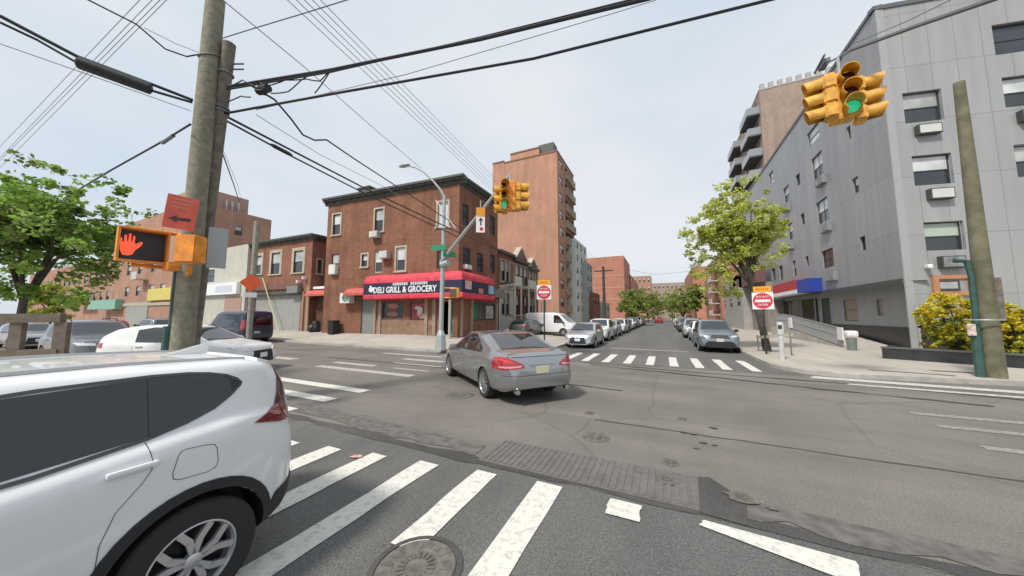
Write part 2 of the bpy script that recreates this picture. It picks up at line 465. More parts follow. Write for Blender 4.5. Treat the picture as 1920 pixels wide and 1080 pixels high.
def band(name, pts, w0, w1, z, m, amp=0.05, n=8):
    c = wavy(pts, amp, n); b = MB(); L, Rr = [], []
    for k, p in enumerate(c):
        q = c[min(k + 1, len(c) - 1)]; o = c[max(k - 1, 0)]
        dx, dy = q[0] - o[0], q[1] - o[1]; l = math.hypot(dx, dy) or 1
        w = random.uniform(w0, w1)
        L.append((p[0] - dy / l * w, p[1] + dx / l * w, z)); Rr.append((p[0] + dy / l * w, p[1] - dx / l * w, z))
    b.grid([L, Rr], sm=False); return struct(name, b, m)
band('road_seam', [(-7.2, 3.78), (-2.4, 3.70), (0.3, 3.74), (7.0, 3.66)], 0.05, 0.12, 0.004, M_TAR, 0.02, 14)
band('road_patch', [(-7.2, 4.25), (-4.6, 4.10), (-2.4, 3.98)], 0.14, 0.26, 0.008, mat('tar_mottled', (0.125, 0.117, 0.108), 0.9, var=0.3, scale=8), 0.04, 9)
band('road_patch', [(0.45, 3.95), (2.6, 3.95), (7.0, 3.9)], 0.10, 0.2, 0.008, MATS['tar_mottled'], 0.05, 9)
band('road_seam', [(-1.2, 6.05), (1.2, 6.0), (6.5, 5.9), (14, 5.8)], 0.015, 0.035, 0.004, M_TAR, 0.02, 12)
band('road_seam', [(-3.0, 13.0), (0.5, 12.45), (4.4, 12.2), (8.5, 11.3)], 0.03, 0.10, 0.008, M_TAR, 0.03, 9)
band('road_seam', [(-2.6, 12.55), (1.5, 11.6), (3.6, 11.0), (6.2, 10.5)], 0.02, 0.09, 0.012, M_TAR, 0.04, 9)
band('road_seam', [(-14, 9.6), (-7, 9.45), (-4.0, 8.9), (-1, 8.6)], 0.02, 0.05, 0.012, M_TAR, 0.03, 9)
# ribbed concrete panel across the lane mouth
b = MB(); M_RIB = mat('ribbed_panel', (0.155, 0.145, 0.14), 0.9, var=0.14, scale=9, stain=0.2)
b.obox((-2.27, 3.72, 0.004), (2.55, 0, 0), (0, 0.74, 0), (0, 0, 0.006), 0)
for k in range(32):
    x = -2.25 + k * 0.079
    b.obox((x, 3.75, 0.010), (0.045, 0, 0), (0.0, 0.68, 0), (0, 0, 0.007), 0)
struct('road_grating', b, M_RIB)
b = MB(); rr = [(0.25, 3.68), (0.62, 3.64), (0.70, 4.1), (0.42, 4.5), (0.30, 4.45)]
b.face([(x, y, 0.012) for x, y in rr]); struct('road_patch', b, M_TAR)
# painted markings
def stripes(name, quads, m, z=0.006):
    b = MB()
    for q in quads:
        n = 6
        L = [(q[0][0] + (q[3][0] - q[0][0]) * k / n + random.uniform(-.012, .012), q[0][1] + (q[3][1] - q[0][1]) * k / n, z) for k in range(n + 1)]
        Rr = [(q[1][0] + (q[2][0] - q[1][0]) * k / n + random.uniform(-.012, .012), q[1][1] + (q[2][1] - q[1][1]) * k / n, z) for k in range(n + 1)]
        b.grid([Rr, L], sm=False)
    return struct(name, b, m)
def rect(x0, y0, x1, y1): return [(x0, y0), (x1, y0), (x1, y1), (x0, y1)]
stripes('crosswalk_marking', [rect(-5.25, 1.2, -4.97, 3.05), rect(-4.48, 1.2, -4.2, 3.16), rect(-3.72, 1.1, -3.44, 3.28), rect(-2.94, 1.0, -2.66, 3.38), rect(-2.14, 2.10, -1.87, 3.49), rect(-1.37, 0.6, -1.08, 3.56)], M_PAINT)
stripes('crosswalk_marking', [rect(-0.57, 3.28, -0.27, 3.56), [(0.23, 3.47), (1.2, 3.20), (1.28, 3.5), (0.27, 3.57)]], M_PAINT, 0.010)
stripes('crosswalk_marking', [rect(2.68 - 0.84 * k, 13.45, 2.98 - 0.84 * k, 16.3) for k in range(10)], M_PAINT, 0.010)
stripes('stop_line', [[(-2.9, 19.2), (1.15, 18.9), (1.15, 19.4), (-2.9, 19.75)]], M_PAINTW, 0.010)
stripes('crosswalk_marking', [rect(-10.9, y - 0.17, -6.8, y + 0.15) for y in (3.95, 4.82, 5.72)] , M_PAINT, 0.010)
stripes('crosswalk_marking', [rect(-11.9, 7.62, -7.2, 7.95), rect(-12.2, 8.55, -9.9, 8.85), rect(-8.9, 8.6, -7.3, 8.75), rect(-16.2, 8.3, -14.6, 8.75), rect(-10.4, 10.5, -8.2, 10.85), rect(-12.9, 11.7, -9.2, 12.0), rect(-9.5, 12.2, -7.0, 12.45), rect(-9.9, 9.5, -7.5, 9.7)], paint_mat('road_paint_mid', (0.54, 0.53, 0.48), (0.22, 0.205, 0.185), 0.46), 0.006)
stripes('crosswalk_marking', [[(3.95, 12.75), (9.2, 12.35), (9.2, 12.75), (4.2, 13.2)], [(4.5, 12.0), (9.4, 11.6), (9.4, 11.85), (4.65, 12.2)]], paint_mat('road_paint_half', (0.58, 0.57, 0.52), (0.23, 0.215, 0.195), 0.43), 0.010)
stripes('crosswalk_marking', [rect(7.2, 10.9, 9.6, 11.2), rect(4.3, 9.0, 9.0, 9.22), rect(4.2, 8.15, 5.6, 8.35), rect(4.1, 7.1, 7.6, 7.3), rect(6.5, 10.0, 9.0, 10.25)], M_PAINTW, 0.006)
# pavement blocks with real kerbs
def arc(cx, cy, r, a0, a1, n=10):
    return [(cx + r * math.cos(R(a0 + (a1 - a0) * k / n)), cy + r * math.sin(R(a0 + (a1 - a0) * k / n))) for k in range(n + 1)]
KH = 0.15
def kerb(name, line):
    # line runs with the pavement on its left
    b = MB(); o = []; i2 = []
    for k, p in enumerate(line):
        q = line[min(k + 1, len(line) - 1)]; r_ = line[max(k - 1, 0)]
        dx, dy = q[0] - r_[0], q[1] - r_[1]; l = math.hypot(dx, dy)
        o.append(p); i2.append((p[0] - dy / l * 0.16, p[1] + dx / l * 0.16))
    b.grid([[(x, y, -0.02) for x, y in o], [(x, y, KH - 0.015) for x, y in o], [(x * .9 + u * .1, y * .9 + v * .1, KH) for (x, y), (u, v) in zip(o, i2)], [(x, y, KH) for x, y in i2]], sm=False)
    # gutter strip
    struct(name, b, M_KERB)
    return i2
lineL = [(-5.6, 300), (-5.6, 120), (-5.6, 60), (-5.6, 30)] + arc(-9.0, 16.7, 3.4, 0, -90)[0:] + [(-16, 13.45), (-30, 13.75), (-60, 14.0), (-150, 14.0)]
lineL = lineL[::-1]
innerL = kerb('kerb', lineL)
lineR = [(3.5, 300), (3.5, 60), (3.5, 30)] + arc(5.3, 15.1, 1.8, 180, 270) + [(7.5, 13.6), (10, 14.0), (20, 14.2), (150, 14.4)]
innerR = kerb('kerb', lineR)
def zl(x, y):
    def ss(t): t = max(0, min(1, t)); return t * t * (3 - 2 * t)
    return KH + 0.40 * ss((y - 13.9) / 4.0) * ss((-x - 7.6) / 4.5)
def surf(name, poly, zf, m, step=None):
    b = MB()
    if step is None:
        b.face([(x, y, zf(x, y)) for x, y in poly], uv=[(x, y) for x, y in poly]); return struct(name, b, m)
# left block: strip from the kerb back to the building line, graded up towards the shops
b = MB()
cols = []
for (x, y) in innerL:
    if x <= -8.9: tgt = (x, 45.0)
    else: tgt = None
    cols.append((x, y))
rows_ = []
for x, y in cols:
    if y < 20 and x < -7.0:
        ys = [y, 14.2, 15, 16, 17, 18, 19, 24, 45]
        ys = [max(y, v) for v in ys]
        rows_.append([(x, v, zl(x, v)) for v in ys])
    else:
        xs_ = np.linspace(x, -30, 9)
        rows_ = rows_
for a, c in zip(rows_, rows_[1:]):
    for k in range(len(a) - 1):
        q = [a[k], a[k + 1], c[k + 1], c[k]]
        b.face(q[::-1] if False else q, uv=[(p[0], p[1]) for p in q])
xl = rows_[-1][0][0]; yl = rows_[-1][0][1]
east = [(x, y) for x, y in innerL if x > xl + 1e-6]
east = [(xl, yl)] + east
for (x0, y0), (x1, y1) in zip(east, east[1:]):
    q = [(x0, y0, KH), (x1, y1, KH), (xl, y1, KH), (xl, y0, KH)] if abs(y1 - y0) > 1e-6 else None
    if q and x0 == xl: q = [q[0], q[1], q[2]]
    if q: b.face(q, uv=[(p[0], p[1]) for p in q])
struct('sidewalk', b, M_SLAB)
b = MB(); q = [(x, y, KH) for x, y in innerR] + [(150, 300, KH)]
b.face(q, uv=[(p[0], p[1]) for p in q]); struct('sidewalk', b, M_SLAB)
b = MB(); ll = [(-7.2, -40), (-7.2, 2.3), (-8.2, 2.95), (-150, 2.95)]
kerb('kerb', ll)
q = [(-7.36, -40, KH), (-7.36, 2.2, KH), (-8.3, 2.79, KH), (-150, 2.79, KH), (-150, -40, KH)]
b.face(q, uv=[(p[0], p[1]) for p in q]); struct('sidewalk', b, M_SLAB)
# cellar-hatch and service-cover stains on the right-hand pavement
b = MB(); b.face([(5.9, 14.3, KH + .004), (7.6, 13.95, KH + .004), (7.7, 14.15, KH + .004), (6.0, 14.5, KH + .004)])
b.face([(7.7, 14.9, KH + .004), (8.6, 14.8, KH + .004), (8.6, 15.15, KH + .004), (7.7, 15.2, KH + .004)])
struct('sidewalk_patch', b, mat('iron_rust', (0.16, 0.12, 0.10), 0.9, var=0.3, scale=6))
# manhole covers
def manhole(px, py, r, label, z=0.004, ring=True):
    p = gp(px, py)
    b = MB(); o = Vector((p.x, p.y, z))
    if ring: b.lathe(o, (0, 0, 1), [(0, r * 1.22), (0.004, r * 1.19), (0.004, r * 1.05)], 28, 0, sm=False)
    b.lathe(o, (0, 0, 1), [(0.0, r * 1.03), (0.006, r), (0.006, r * .9), (0.010, r * .88), (0.010, r * .62), (0.006, r * .6), (0.006, 0.001)], 28, 1, sm=False)
    for k in range(18):
        a = 2 * math.pi * k / 18
        for rr in (0.74, 0.4):
            c = o + Vector((math.cos(a) * r * rr, math.sin(a) * r * rr, 0.011))
            b.box(c, (r * .2, r * .07, 0.006), a, 1)
    ob = b.build('manhole_cover', [M_TAR, mat('cast_iron', (0.145, 0.133, 0.119), 0.75, 0.15, var=0.3, scale=14)])
    return tag(ob, label, 'manhole cover', 'manhole covers in the road')
manhole(780, 1066, 0.29, 'large round iron manhole cover on the grey asphalt between crosswalk stripes')
manhole(860, 741, 0.36, 'rusty manhole cover behind the left rear wheel of the silver sedan', ring=False)
manhole(1117, 820, 0.20, 'pale round manhole cover beyond the middle of the ribbed road panel', ring=False)
manhole(1257, 868, 0.10, 'small round iron valve cap beyond the right end of the ribbed road panel', ring=False)
manhole(1250, 902, 0.12, 'small dark valve cap set in the right end of the ribbed road panel', z=0.018, ring=False)
manhole(1390, 935, 0.11, 'small dark valve cap at the asphalt seam right of the ribbed panel', z=0.014, ring=False)
manhole(1105, 775, 0.09, 'small valve cap in the brown asphalt behind the silver sedan', ring=False)
manhole(1280, 786, 0.07, 'tiny dark valve cap beyond the long road seam', ring=False)

# broken patches and litter on the road
for k, (px, py, r) in enumerate(((1338, 803, .07), (1283, 812, .05), (1300, 815, .05), (1318, 831, .06), (1306, 842, .045), (1340, 836, .05), (1390, 938, .13), (1372, 930, .07), (1450, 958, .05))):
    p = gp(px, py); b = MB()
    b.face([(p.x + r * random.uniform(.6, 1.5) * math.cos(v), p.y + r * random.uniform(.4, .9) * math.sin(v), .020 + .0005 * k) for v in [2 * math.pi * j / 11 for j in range(11)]]); struct('road_patch', b, MATS['tar_mottled'])
p = gp(663, 858); b = MB(); b.face([(p.x - .05, p.y - .03, .012), (p.x + .06, p.y - .02, .016), (p.x + .05, p.y + .05, .03), (p.x - .03, p.y + .04, .014)]); b.face([(p.x + .05, p.y - .01, .015), (p.x + .12, p.y + .01, .02), (p.x + .11, p.y + .05, .03), (p.x + .05, p.y + .05, .03)])
tag(b.build('paper_scrap', mat('litter_red', (.5, .3, .27), .8, var=.4, scale=20)), 'small crumpled paper scrap on the asphalt between crosswalk stripes', 'litter')
# ---------------------------------------------------------------- facades
class Facade:
    """vertical wall plane from P0 along d (2D), outward normal n = right-hand side of d"""
    def __init__(s, P0, d, n):
        s.P0 = Vector((P0[0], P0[1], 0)); d = Vector((d[0], d[1], 0)).normalized(); s.d = d
        s.n = Vector((n[0], n[1], 0)).normalized()
    def az(s, x, y):
        r = ray(x, y); t = (s.P0 - EYE).dot(s.n) / r.dot(s.n); p = EYE + r * t
        return (p - s.P0).dot(s.d), p.z
    def pt(s, a, z, out=0.0): return s.P0 + s.d * a + s.n * out + Vector((0, 0, z))
    def rect(s, xl, yt, xr, yb):
        a0, _ = s.az(xl, (yt + yb) / 2); a1, _ = s.az(xr, (yt + yb) / 2)
        _, z1 = s.az((xl + xr) / 2, yt); _, z0 = s.az((xl + xr) / 2, yb)
        return (min(a0, a1), max(a0, a1), min(z0, z1), max(z0, z1))
    def wall(s, b, a0, a1, z0, z1, holes, depth=0.14, mi=0, rmi=None):
        hs = [h for h in holes if h[0] > a0 and h[1] < a1 and h[2] >= z0 and h[3] <= z1]
        A = sorted(set([a0, a1] + [v for h in hs for v in h[:2]])); Z = sorted(set([z0, z1] + [v for h in hs for v in h[2:]]))
        def put(p4, m, uv):
            P = [s.pt(*p) for p in p4]
            nn = (P[1] - P[0]).cross(P[2] - P[0])
            return P, nn
        for i in range(len(A) - 1):
            for j in range(len(Z) - 1):
                am, zm = (A[i] + A[i + 1]) / 2, (Z[j] + Z[j + 1]) / 2
                if any(h[0] < am < h[1] and h[2] < zm < h[3] for h in hs): continue
                c = [(A[i], Z[j]), (A[i + 1], Z[j]), (A[i + 1], Z[j + 1]), (A[i], Z[j + 1])]
                P = [s.pt(*k) for k in c]
                if (P[1] - P[0]).cross(P[2] - P[0]).dot(s.n) < 0: P, c = P[::-1], c[::-1]
                b.face(P, mi, uv=c)
        for h in hs:
            q = [(h[0], h[2]), (h[1], h[2]), (h[1], h[3]), (h[0], h[3])]
            for k in range(4):
                p, r_ = q[k], q[(k + 1) % 4]
                P = [s.pt(*p), s.pt(*r_), s.pt(*r_, -depth), s.pt(*p, -depth)]
                cen = s.pt((h[0] + h[1]) / 2, (h[2] + h[3]) / 2)
                if (P[1] - P[0]).cross(P[2] - P[0]).dot(cen - P[0]) < 0: P = P[::-1]
                b.face(P, rmi if rmi is not None else mi, uv=[(0, 0), (1, 0), (1, .1), (0, .1)])
    def box(s, b, a0, a1, z0, z1, o0, o1, mi=0):
        b.obox(s.pt(a0, z0, o0), s.d * (a1 - a0), s.n * (o1 - o0), Vector((0, 0, z1 - z0)), mi)
def window(F, parent, h, fm, depth=0.12, fw=0.06, surround=None, sill=None, top=None, bot=None, vsplit=False, hsplit=0.5, name='window', sw=0.14):
    a0, a1, z0, z1 = h
    b = MB(); o0, o1 = -depth, -depth + 0.05
    F.box(b, a0, a0 + fw, z0, z1, o0, o1); F.box(b, a1 - fw, a1, z0, z1, o0, o1)
    F.box(b, a0 + fw, a1 - fw, z1 - fw, z1, o0, o1); F.box(b, a0 + fw, a1 - fw, z0, z0 + fw, o0, o1)
    zm = z0 + (z1 - z0) * hsplit
    if hsplit: F.box(b, a0 + fw, a1 - fw, zm - fw * .45, zm + fw * .45, o0, o1 - .008)
    if vsplit:
        am = (a0 + a1) / 2; F.box(b, am - fw * .5, am + fw * .5, z0 + fw, z1 - fw, o0, o1 - .016)
    mats = [fm, surround or fm]
    if surround:
        F.box(b, a0 - sw, a0, z0, z1 + sw, -0.02, 0.035, 1); F.box(b, a1, a1 + sw, z0, z1 + sw, -0.02, 0.035, 1)
        F.box(b, a0, a1, z1, z1 + sw, -0.02, 0.033, 1)
        F.box(b, a0 - sw - .05, a1 + sw + .05, z0 - 0.12, z0, -0.02, 0.09, 1)
    w = b.build(name, mats, parent)
    g = MB()
    zt = zm if hsplit else z0
    g.face([F.pt(a, z, -depth + .02) for a, z in ((a0, zt), (a1, zt), (a1, z1), (a0, z1))], 0)
    if hsplit: g.face([F.pt(a, z, -depth + .012) for a, z in ((a0, z0), (a1, z0), (a1, zt), (a0, zt))], 1)
    g.build('pane', [top or M_WINGLASS, bot or M_WINGLASS], w)
    return w
def aircon(F, parent, h, front, casem, out=0.35, name='air_conditioner', groove=True):
    a0, a1, z0, z1 = h
    b = MB(); F.box(b, a0, a1, z0, z1, -0.02, out, 0)
    m = 0.05; F.box(b, a0 + m, a1 - m, z0 + m, z1 - m, out, out + 0.02, 1)
    if groove:
        n = 6
        for k in range(n):
            zz = z0 + m + (z1 - z0 - 2 * m) * (k + .3) / n
            F.box(b, a0 + m * 1.5, a0 + (a1 - a0) * .62, zz, zz + .012, out + .02, out + .026, 0)
    return b.build(name, [casem, front], parent)
M_BRICKA = brick('brick_shop', (0.300, 0.133, 0.083), (0.25, 0.106, 0.069), (0.26, 0.185, 0.145), stain=0.30)
M_BRICKB = brick('brick_garage', (0.30, 0.13, 0.09), (0.25, 0.105, 0.072), (0.26, 0.19, 0.15))
M_BRICKT = brick('brick_tower', (0.46, 0.255, 0.175), (0.42, 0.225, 0.155), (0.44, 0.29, 0.22), stain=0.12)
M_BRICKR = brick('brick_red_far', (0.47, 0.21, 0.15), (0.42, 0.185, 0.13), (0.42, 0.27, 0.22), stain=0.14)
M_BRICKL = brick('brick_red_left', (0.40, 0.235, 0.17), (0.355, 0.205, 0.15), (0.40, 0.28, 0.23), stain=0.16)
M_BRICKTAN = brick('brick_tan', (0.36, 0.28, 0.235), (0.31, 0.235, 0.195), (0.36, 0.30, 0.26), stain=0.15)
M_STONE = mat('stone_trim', (0.42, 0.37, 0.29), 0.85, var=0.12, scale=3)
M_PALE = mat('pale_stucco', (0.52, 0.51, 0.44), 0.9, var=0.08, scale=1.2, stain=0.12)
M_CORNICE = mat('cornice_dark', (0.075, 0.078, 0.070), 0.6, var=0.2, scale=3)
M_DKFRAME = mat('frame_dark', (0.05, 0.052, 0.055), 0.5)
M_WHFRAME = mat('frame_white', (0.62, 0.62, 0.6), 0.5)
M_SHUTTER = mat('roller_shutter', (0.33, 0.34, 0.315), 0.6, 0.2, var=0.08, scale=2)
M_AWN = mat('awning_red', (0.60, 0.05, 0.078), 0.75, var=0.28, scale=2.2, bump=.25, bscale=5)
M_AWN2 = mat('awning_faded_red', (0.50, 0.10, 0.08), 0.75, var=0.2, scale=4)
M_NAVY = mat('sign_navy', (0.018, 0.018, 0.055), 0.5)
M_SIGNW = mat('sign_white', (0.78, 0.78, 0.80), 0.5)
M_ROOF = mat('roof_felt', (0.13, 0.13, 0.125), 0.9, var=0.15, scale=1)
def poly_roof(b, pts, z, mi): b.face([(p[0], p[1], z) for p in pts], mi)
def shutter(F, parent, h, name='roller_shutter', m=None):
    a0, a1, z0, z1 = h; b = MB(); n = max(6, int((z1 - z0) / 0.09))
    rows = []
    for k in range(n + 1):
        zz = z0 + (z1 - z0) * k / n
        rows.append([F.pt(a0, zz, -0.10), F.pt(a1, zz, -0.10)])
        if k < n:
            zz += (z1 - z0) / n * .5; rows.append([F.pt(a0, zz, -0.082), F.pt(a1, zz, -0.082)])
    b.grid(rows, sm=False); return b.build(name, m or M_SHUTTER, parent)
def cornice(F, b, a0, a1, z, mi, brk=0.9, out=0.42, h=0.55):
    F.box(b, a0, a1, z - .16, z, -0.1, out, mi); F.box(b, a0, a1, z - .30, z - .16, -0.1, out * .72, mi); F.box(b, a0, a1, z - h, z - .30, -0.1, 0.08, mi)
    n = int((a1 - a0) / brk)
    for k in range(n + 1):
        a = a0 + 0.1 + (a1 - a0 - 0.3) * k / max(1, n)
        F.box(b, a, a + .16, z - .42, z - .30, 0.08, out * .45, mi)

# ---- corner brick building with the deli
CX, CY = -12.75, 18.0
th = R(4.7)
FA = Facade((CX, CY), (-math.cos(th), -math.sin(th)), (math.sin(th), -math.cos(th)))    # front, a grows to the left
FB = Facade((CX, CY), (0, 1), (1, 0))                                                    # side towards the street
aL = FA.az(611, 480)[0]
bR = FB.az(933, 480)[0]
ZT = FA.az(860, 331)[1]
ZB = 0.45
t = thing('corner_building', 'three storey brown brick corner building with a red deli awning and dark cornice', 'building', (CX, CY, ZB))
CB = t
HA = {}
for k, q in dict(w1=(624.5, 402, 638.5, 440), w2=(703, 392, 718.5, 434), w3=(821, 379, 840, 424), w4=(621.5, 476, 635.5, 512), w5=(678.5, 477, 689, 500), w6=(702, 471, 716, 511), w7=(743, 464, 760, 508), w8=(819, 470, 838, 503)).items(): HA[k] = FA.rect(*q)
DOOR = FA.rect(677, 557, 699, 626); DOOR = (DOOR[0], DOOR[1], 0.52, DOOR[3])
SW1 = FA.rect(716, 566, 756, 597); SW2 = FA.rect(769, 566, 803, 600)
ENT = FA.rect(826, 566, 850, 622); ENT = (ENT[0], ENT[1], 0.56, ENT[3])
HB = {}
for k, q in dict(s1=(867, 383, 879, 423), s2=(894, 396, 906, 434), s3=(918.5, 405, 928, 441), s4=(868, 465, 882, 503), s5=(894, 475, 906, 511), s6=(919, 478, 928, 513)).items(): HB[k] = FB.rect(*q)
SWB = FB.rect(887, 568, 929, 601)
b = MB()
FA.wall(b, 0, aL, ZB - .6, ZT - .3, list(HA.values()) + [DOOR, SW1, SW2, ENT])
FB.wall(b, 0, bR, ZB - .6, ZT - .3, list(HB.values()) + [SWB])
Pl = FA.pt(aL, 0); back = Vector((Pl.x + .2, CY + bR, 0)); rc = FB.pt(bR, 0)
FL = Facade((Pl.x, Pl.y), (0, 1), (-1, 0)); FL.wall(b, 0, CY + bR - Pl.y, ZB - .6, ZT - .3, [])
FK = Facade((Pl.x, CY + bR), (1, 0), (0, 1)); FK.wall(b, 0, rc.x - Pl.x, ZB - .6, ZT - .3, [])
poly_roof(b, [(CX, CY), (rc.x, rc.y), (Pl.x, rc.y), (Pl.x, Pl.y)], ZT - .35, 1)
b.build('wall', [M_BRICKA, M_ROOF], t)
b = MB(); cornice(FA, b, -0.5, aL + .3, ZT, 0); b2 = b; cornice(FB, b, 0.0, bR + .2, ZT - .004, 0)
b.build('cornice', M_CORNICE, t)
b = MB(); c = FA.pt(FA.az(672, 365)[0], ZT, -1.0); b.box(c + Vector((0, 0, 0.1)), (1.3, 0.9, 1.3)); b.box(c + Vector((0, 0, 0.8)), (1.45, 1.05, 0.14)); b.build('chimney', mat('chimney_brick', (0.10, 0.10, 0.09), 0.9, var=0.2, scale=3), t)
tops = dict(w1=M_LBLINDSKY, w2=M_BLINDSKY, w3=M_LBLINDSKY, w4=M_BLINDSKY, w5=M_LBLINDSKY, w6=M_LBLINDSKY, w7=M_LBLINDSKY, w8=M_WINGLASS)
for k, h in HA.items():
    window(FA, t, h, M_WHFRAME if k in ('w3', 'w6', 'w7') else M_DKFRAME, surround=M_STONE if k in ('w1', 'w2', 'w3', 'w5', 'w7') else None, top=tops[k], bot=M_LBLINDSKY if k == 'w3' else M_WINGLASS)
for k, h in HB.items(): window(FB, t, h, M_DKFRAME, top=M_WINGLASS)
ACW = mat('ac_case', (0.42, 0.40, 0.36), 0.5, var=0.1, scale=5); ACF = mat('ac_front', (0.60, 0.60, 0.57), 0.5, var=0.06)
h = FA.rect(699, 435, 714, 447); aircon(FA, t, h, ACF, ACW, 0.4)
h = FA.rect(718.5, 472, 733, 486); aircon(FA, t, h, ACF, ACW, 0.45)
h = FA.rect(622, 497, 634, 515); aircon(FA, t, h, mat('ac_white', (0.7, 0.7, 0.68), 0.5), MATS['ac_white'], 0.3)
h = FB.rect(868.5, 497, 878.5, 505); aircon(FB, t, h, MATS['ac_white'], MATS['ac_white'], 0.3)
shutter(FA, t, DOOR, 'door', mat('door_grey', (0.21, 0.225, 0.21), 0.6, var=0.08))
# shop windows with posters, entrance
M_POSTD = mat('poster_dark', (0.03, 0.04, 0.035), 0.25, spec=0.6, var=0.4, scale=2)
for h in (SW1, SW2):
    w = window(FA, t, h, M_DKFRAME, 0.10, 0.07, hsplit=0, top=M_POSTD, name='shop_window')
    ac, zc = (h[0] + h[1]) / 2, (h[2] + h[3]) / 2
    b = MB()
    if h is SW1:
        for q in range(3):
            zz = zc + (q - 1) * .30
            cen = FA.pt(ac, zz, -0.055); pts = [cen + FA.d * (math.cos(v) * .52) + Vector((0, 0, math.sin(v) * (.19 if q != 1 else .11))) + FA.n * 0.004 * q for v in [2 * math.pi * k / 20 for k in range(20)]]
            b.face(pts[::-1], q)
        b.build('poster', [mat('poster_bun', (0.30, 0.13, 0.10), 0.5, var=.3, scale=5), mat('poster_meat', (0.16, 0.05, 0.045), 0.5, var=.4, scale=5), mat('poster_bun_top', (0.36, 0.17, 0.14), 0.5, var=.3, scale=5)], w)
    else:
        b.face([FA.pt(a, z, -0.05) for a, z in ((h[0] + .1, h[2] + .1), (h[0] + .1, h[3] - .1), (h[1] - .1, h[3] - .1), (h[1] - .1, h[2] + .1))], 0)
        for k in range(9):
            a, z = random.uniform(h[0] + .3, h[1] - .4), random.uniform(h[2] + .3, h[3] - .4)
            rr = random.uniform(.12, .28)
            b.face([FA.pt(a + rr * math.cos(v) * random.uniform(.7, 1.2), z + rr * 1.2 * math.sin(v), -0.046 + .001 * k) for v in [2 * math.pi * j / 9 for j in range(9)]][::-1], 1 + k % 3)
        b.build('poster', [mat('poster_red', (0.26, 0.045, 0.05), 0.4, var=.3, scale=4), mat('poster_white', (0.55, 0.5, 0.48), 0.5), mat('poster_pink', (0.5, 0.25, 0.24), 0.5), mat('poster_dkred', (0.2, .03, .03), 0.5)], w)
w = window(FB, t, SWB, M_DKFRAME, 0.10, 0.07, hsplit=0, top=M_POSTD, name='shop_window', vsplit=True)
b = MB(); a0, a1, z0, z1 = SWB
b.face([FB.pt(a, z, -0.05) for a, z in ((a0 + (a1 - a0) * .56, z0 + .15), (a0 + (a1 - a0) * .92, z0 + .15), (a0 + (a1 - a0) * .92, z1 - .2), (a0 + (a1 - a0) * .56, z1 - .2))], 0)
b.build('poster', mat('poster_grey', (0.34, 0.31, 0.29), 0.5, var=.4, scale=3), w); b = MB()
b.face([FB.pt(a, z, -0.05) for a, z in ((a0 + .1, z0 + .1), (a0 + (a1 - a0) * .2, z0 + .1), (a0 + (a1 - a0) * .22, z1 - .1), (a0 + .1, z1 - .1))])
b.build('poster', mat('poster_green', (0.03, 0.16, 0.08), 0.5, var=.4, scale=3), w)
b = MB(); a0, a1, z0, z1 = ENT
b.face([FA.pt(a, z, -0.9) for a, z in ((a0, z0), (a0, z1), (a1, z1), (a1, z0))], 0)
FA.box(b, a0, a1, z0 - .16, z0, -0.9, 0.25, 1)
e = b.build('door', [mat('doorway_dark', (0.012, 0.014, 0.013), 0.6), M_CONC], t)
b = MB(); am = (a0 + a1) / 2; w_ = (a1 - a0)
prof = [(am - .3 * w_, z0 + .05), (am + .12 * w_, z0 + .05), (am + .25 * w_, z0 + 1.4), (am + .05 * w_, z0 + 2.5), (am - .25 * w_, z0 + 2.2)]
b.face([FA.pt(a, z, -0.7) for a, z in prof], 0); b.face([FA.pt(a, z, -0.69) for a, z in ((am - .2 * w_, z0 + .2), (am - .08 * w_, z0 + .2), (am - .02 * w_, z0 + 1.0), (am - .15 * w_, z0 + 1.3))], 1)
b.build('poster', [mat('poster_bgreen', (0.03, 0.22, 0.12), 0.4, var=.4, scale=3), M_SIGNW], e)
# pilasters, base and roller box at street level
MATP = mat('shop_pilaster', (0.30, 0.235, 0.175), 0.8, var=0.15, scale=4)
for F_, xs_ in ((FA, (703.5, 713, 800, 815)), (FB, (864, 883, 930))):
    for x in xs_:
        b = MB(); a = F_.az(x, 600)[0]; F_.box(b, a - .13, a + .13, ZB - .5, F_.az(x, 561)[1], -0.02, 0.12); b.build('pilaster', MATP, t)
b = MB(); FA.box(b, FA.az(815, 600)[0], FA.az(703.5, 600)[0], ZB - .5, SW1[2] - .12, .0, .05)
b.build('stall_riser', mat('riser_brown', (0.25, 0.155, 0.105), 0.8, var=0.25, scale=2), t)
b = MB(); a0 = FB.az(908, 560)[0]; z0, z1 = FB.az(915, 557)[1], FB.az(915, 541)[1]; FB.box(b, a0, bR + .3, z0, z1, 0, 0.5); b.build('shutter_box', mat('shutter_box_tan', (0.20, 0.19, 0.165), 0.7, var=.15), t)
b = MB(); c = FA.pt(*FA.az(850, 600), 0.6); ps = FA.pt(0.15, 0, 0.75); b.tube([(ps.x, ps.y, 0.3), (ps.x, ps.y, FA.az(855, 562)[1])], 0.09, 10); b.build('column', mat('column_paint', (0.42, 0.39, 0.34), 0.7), t)
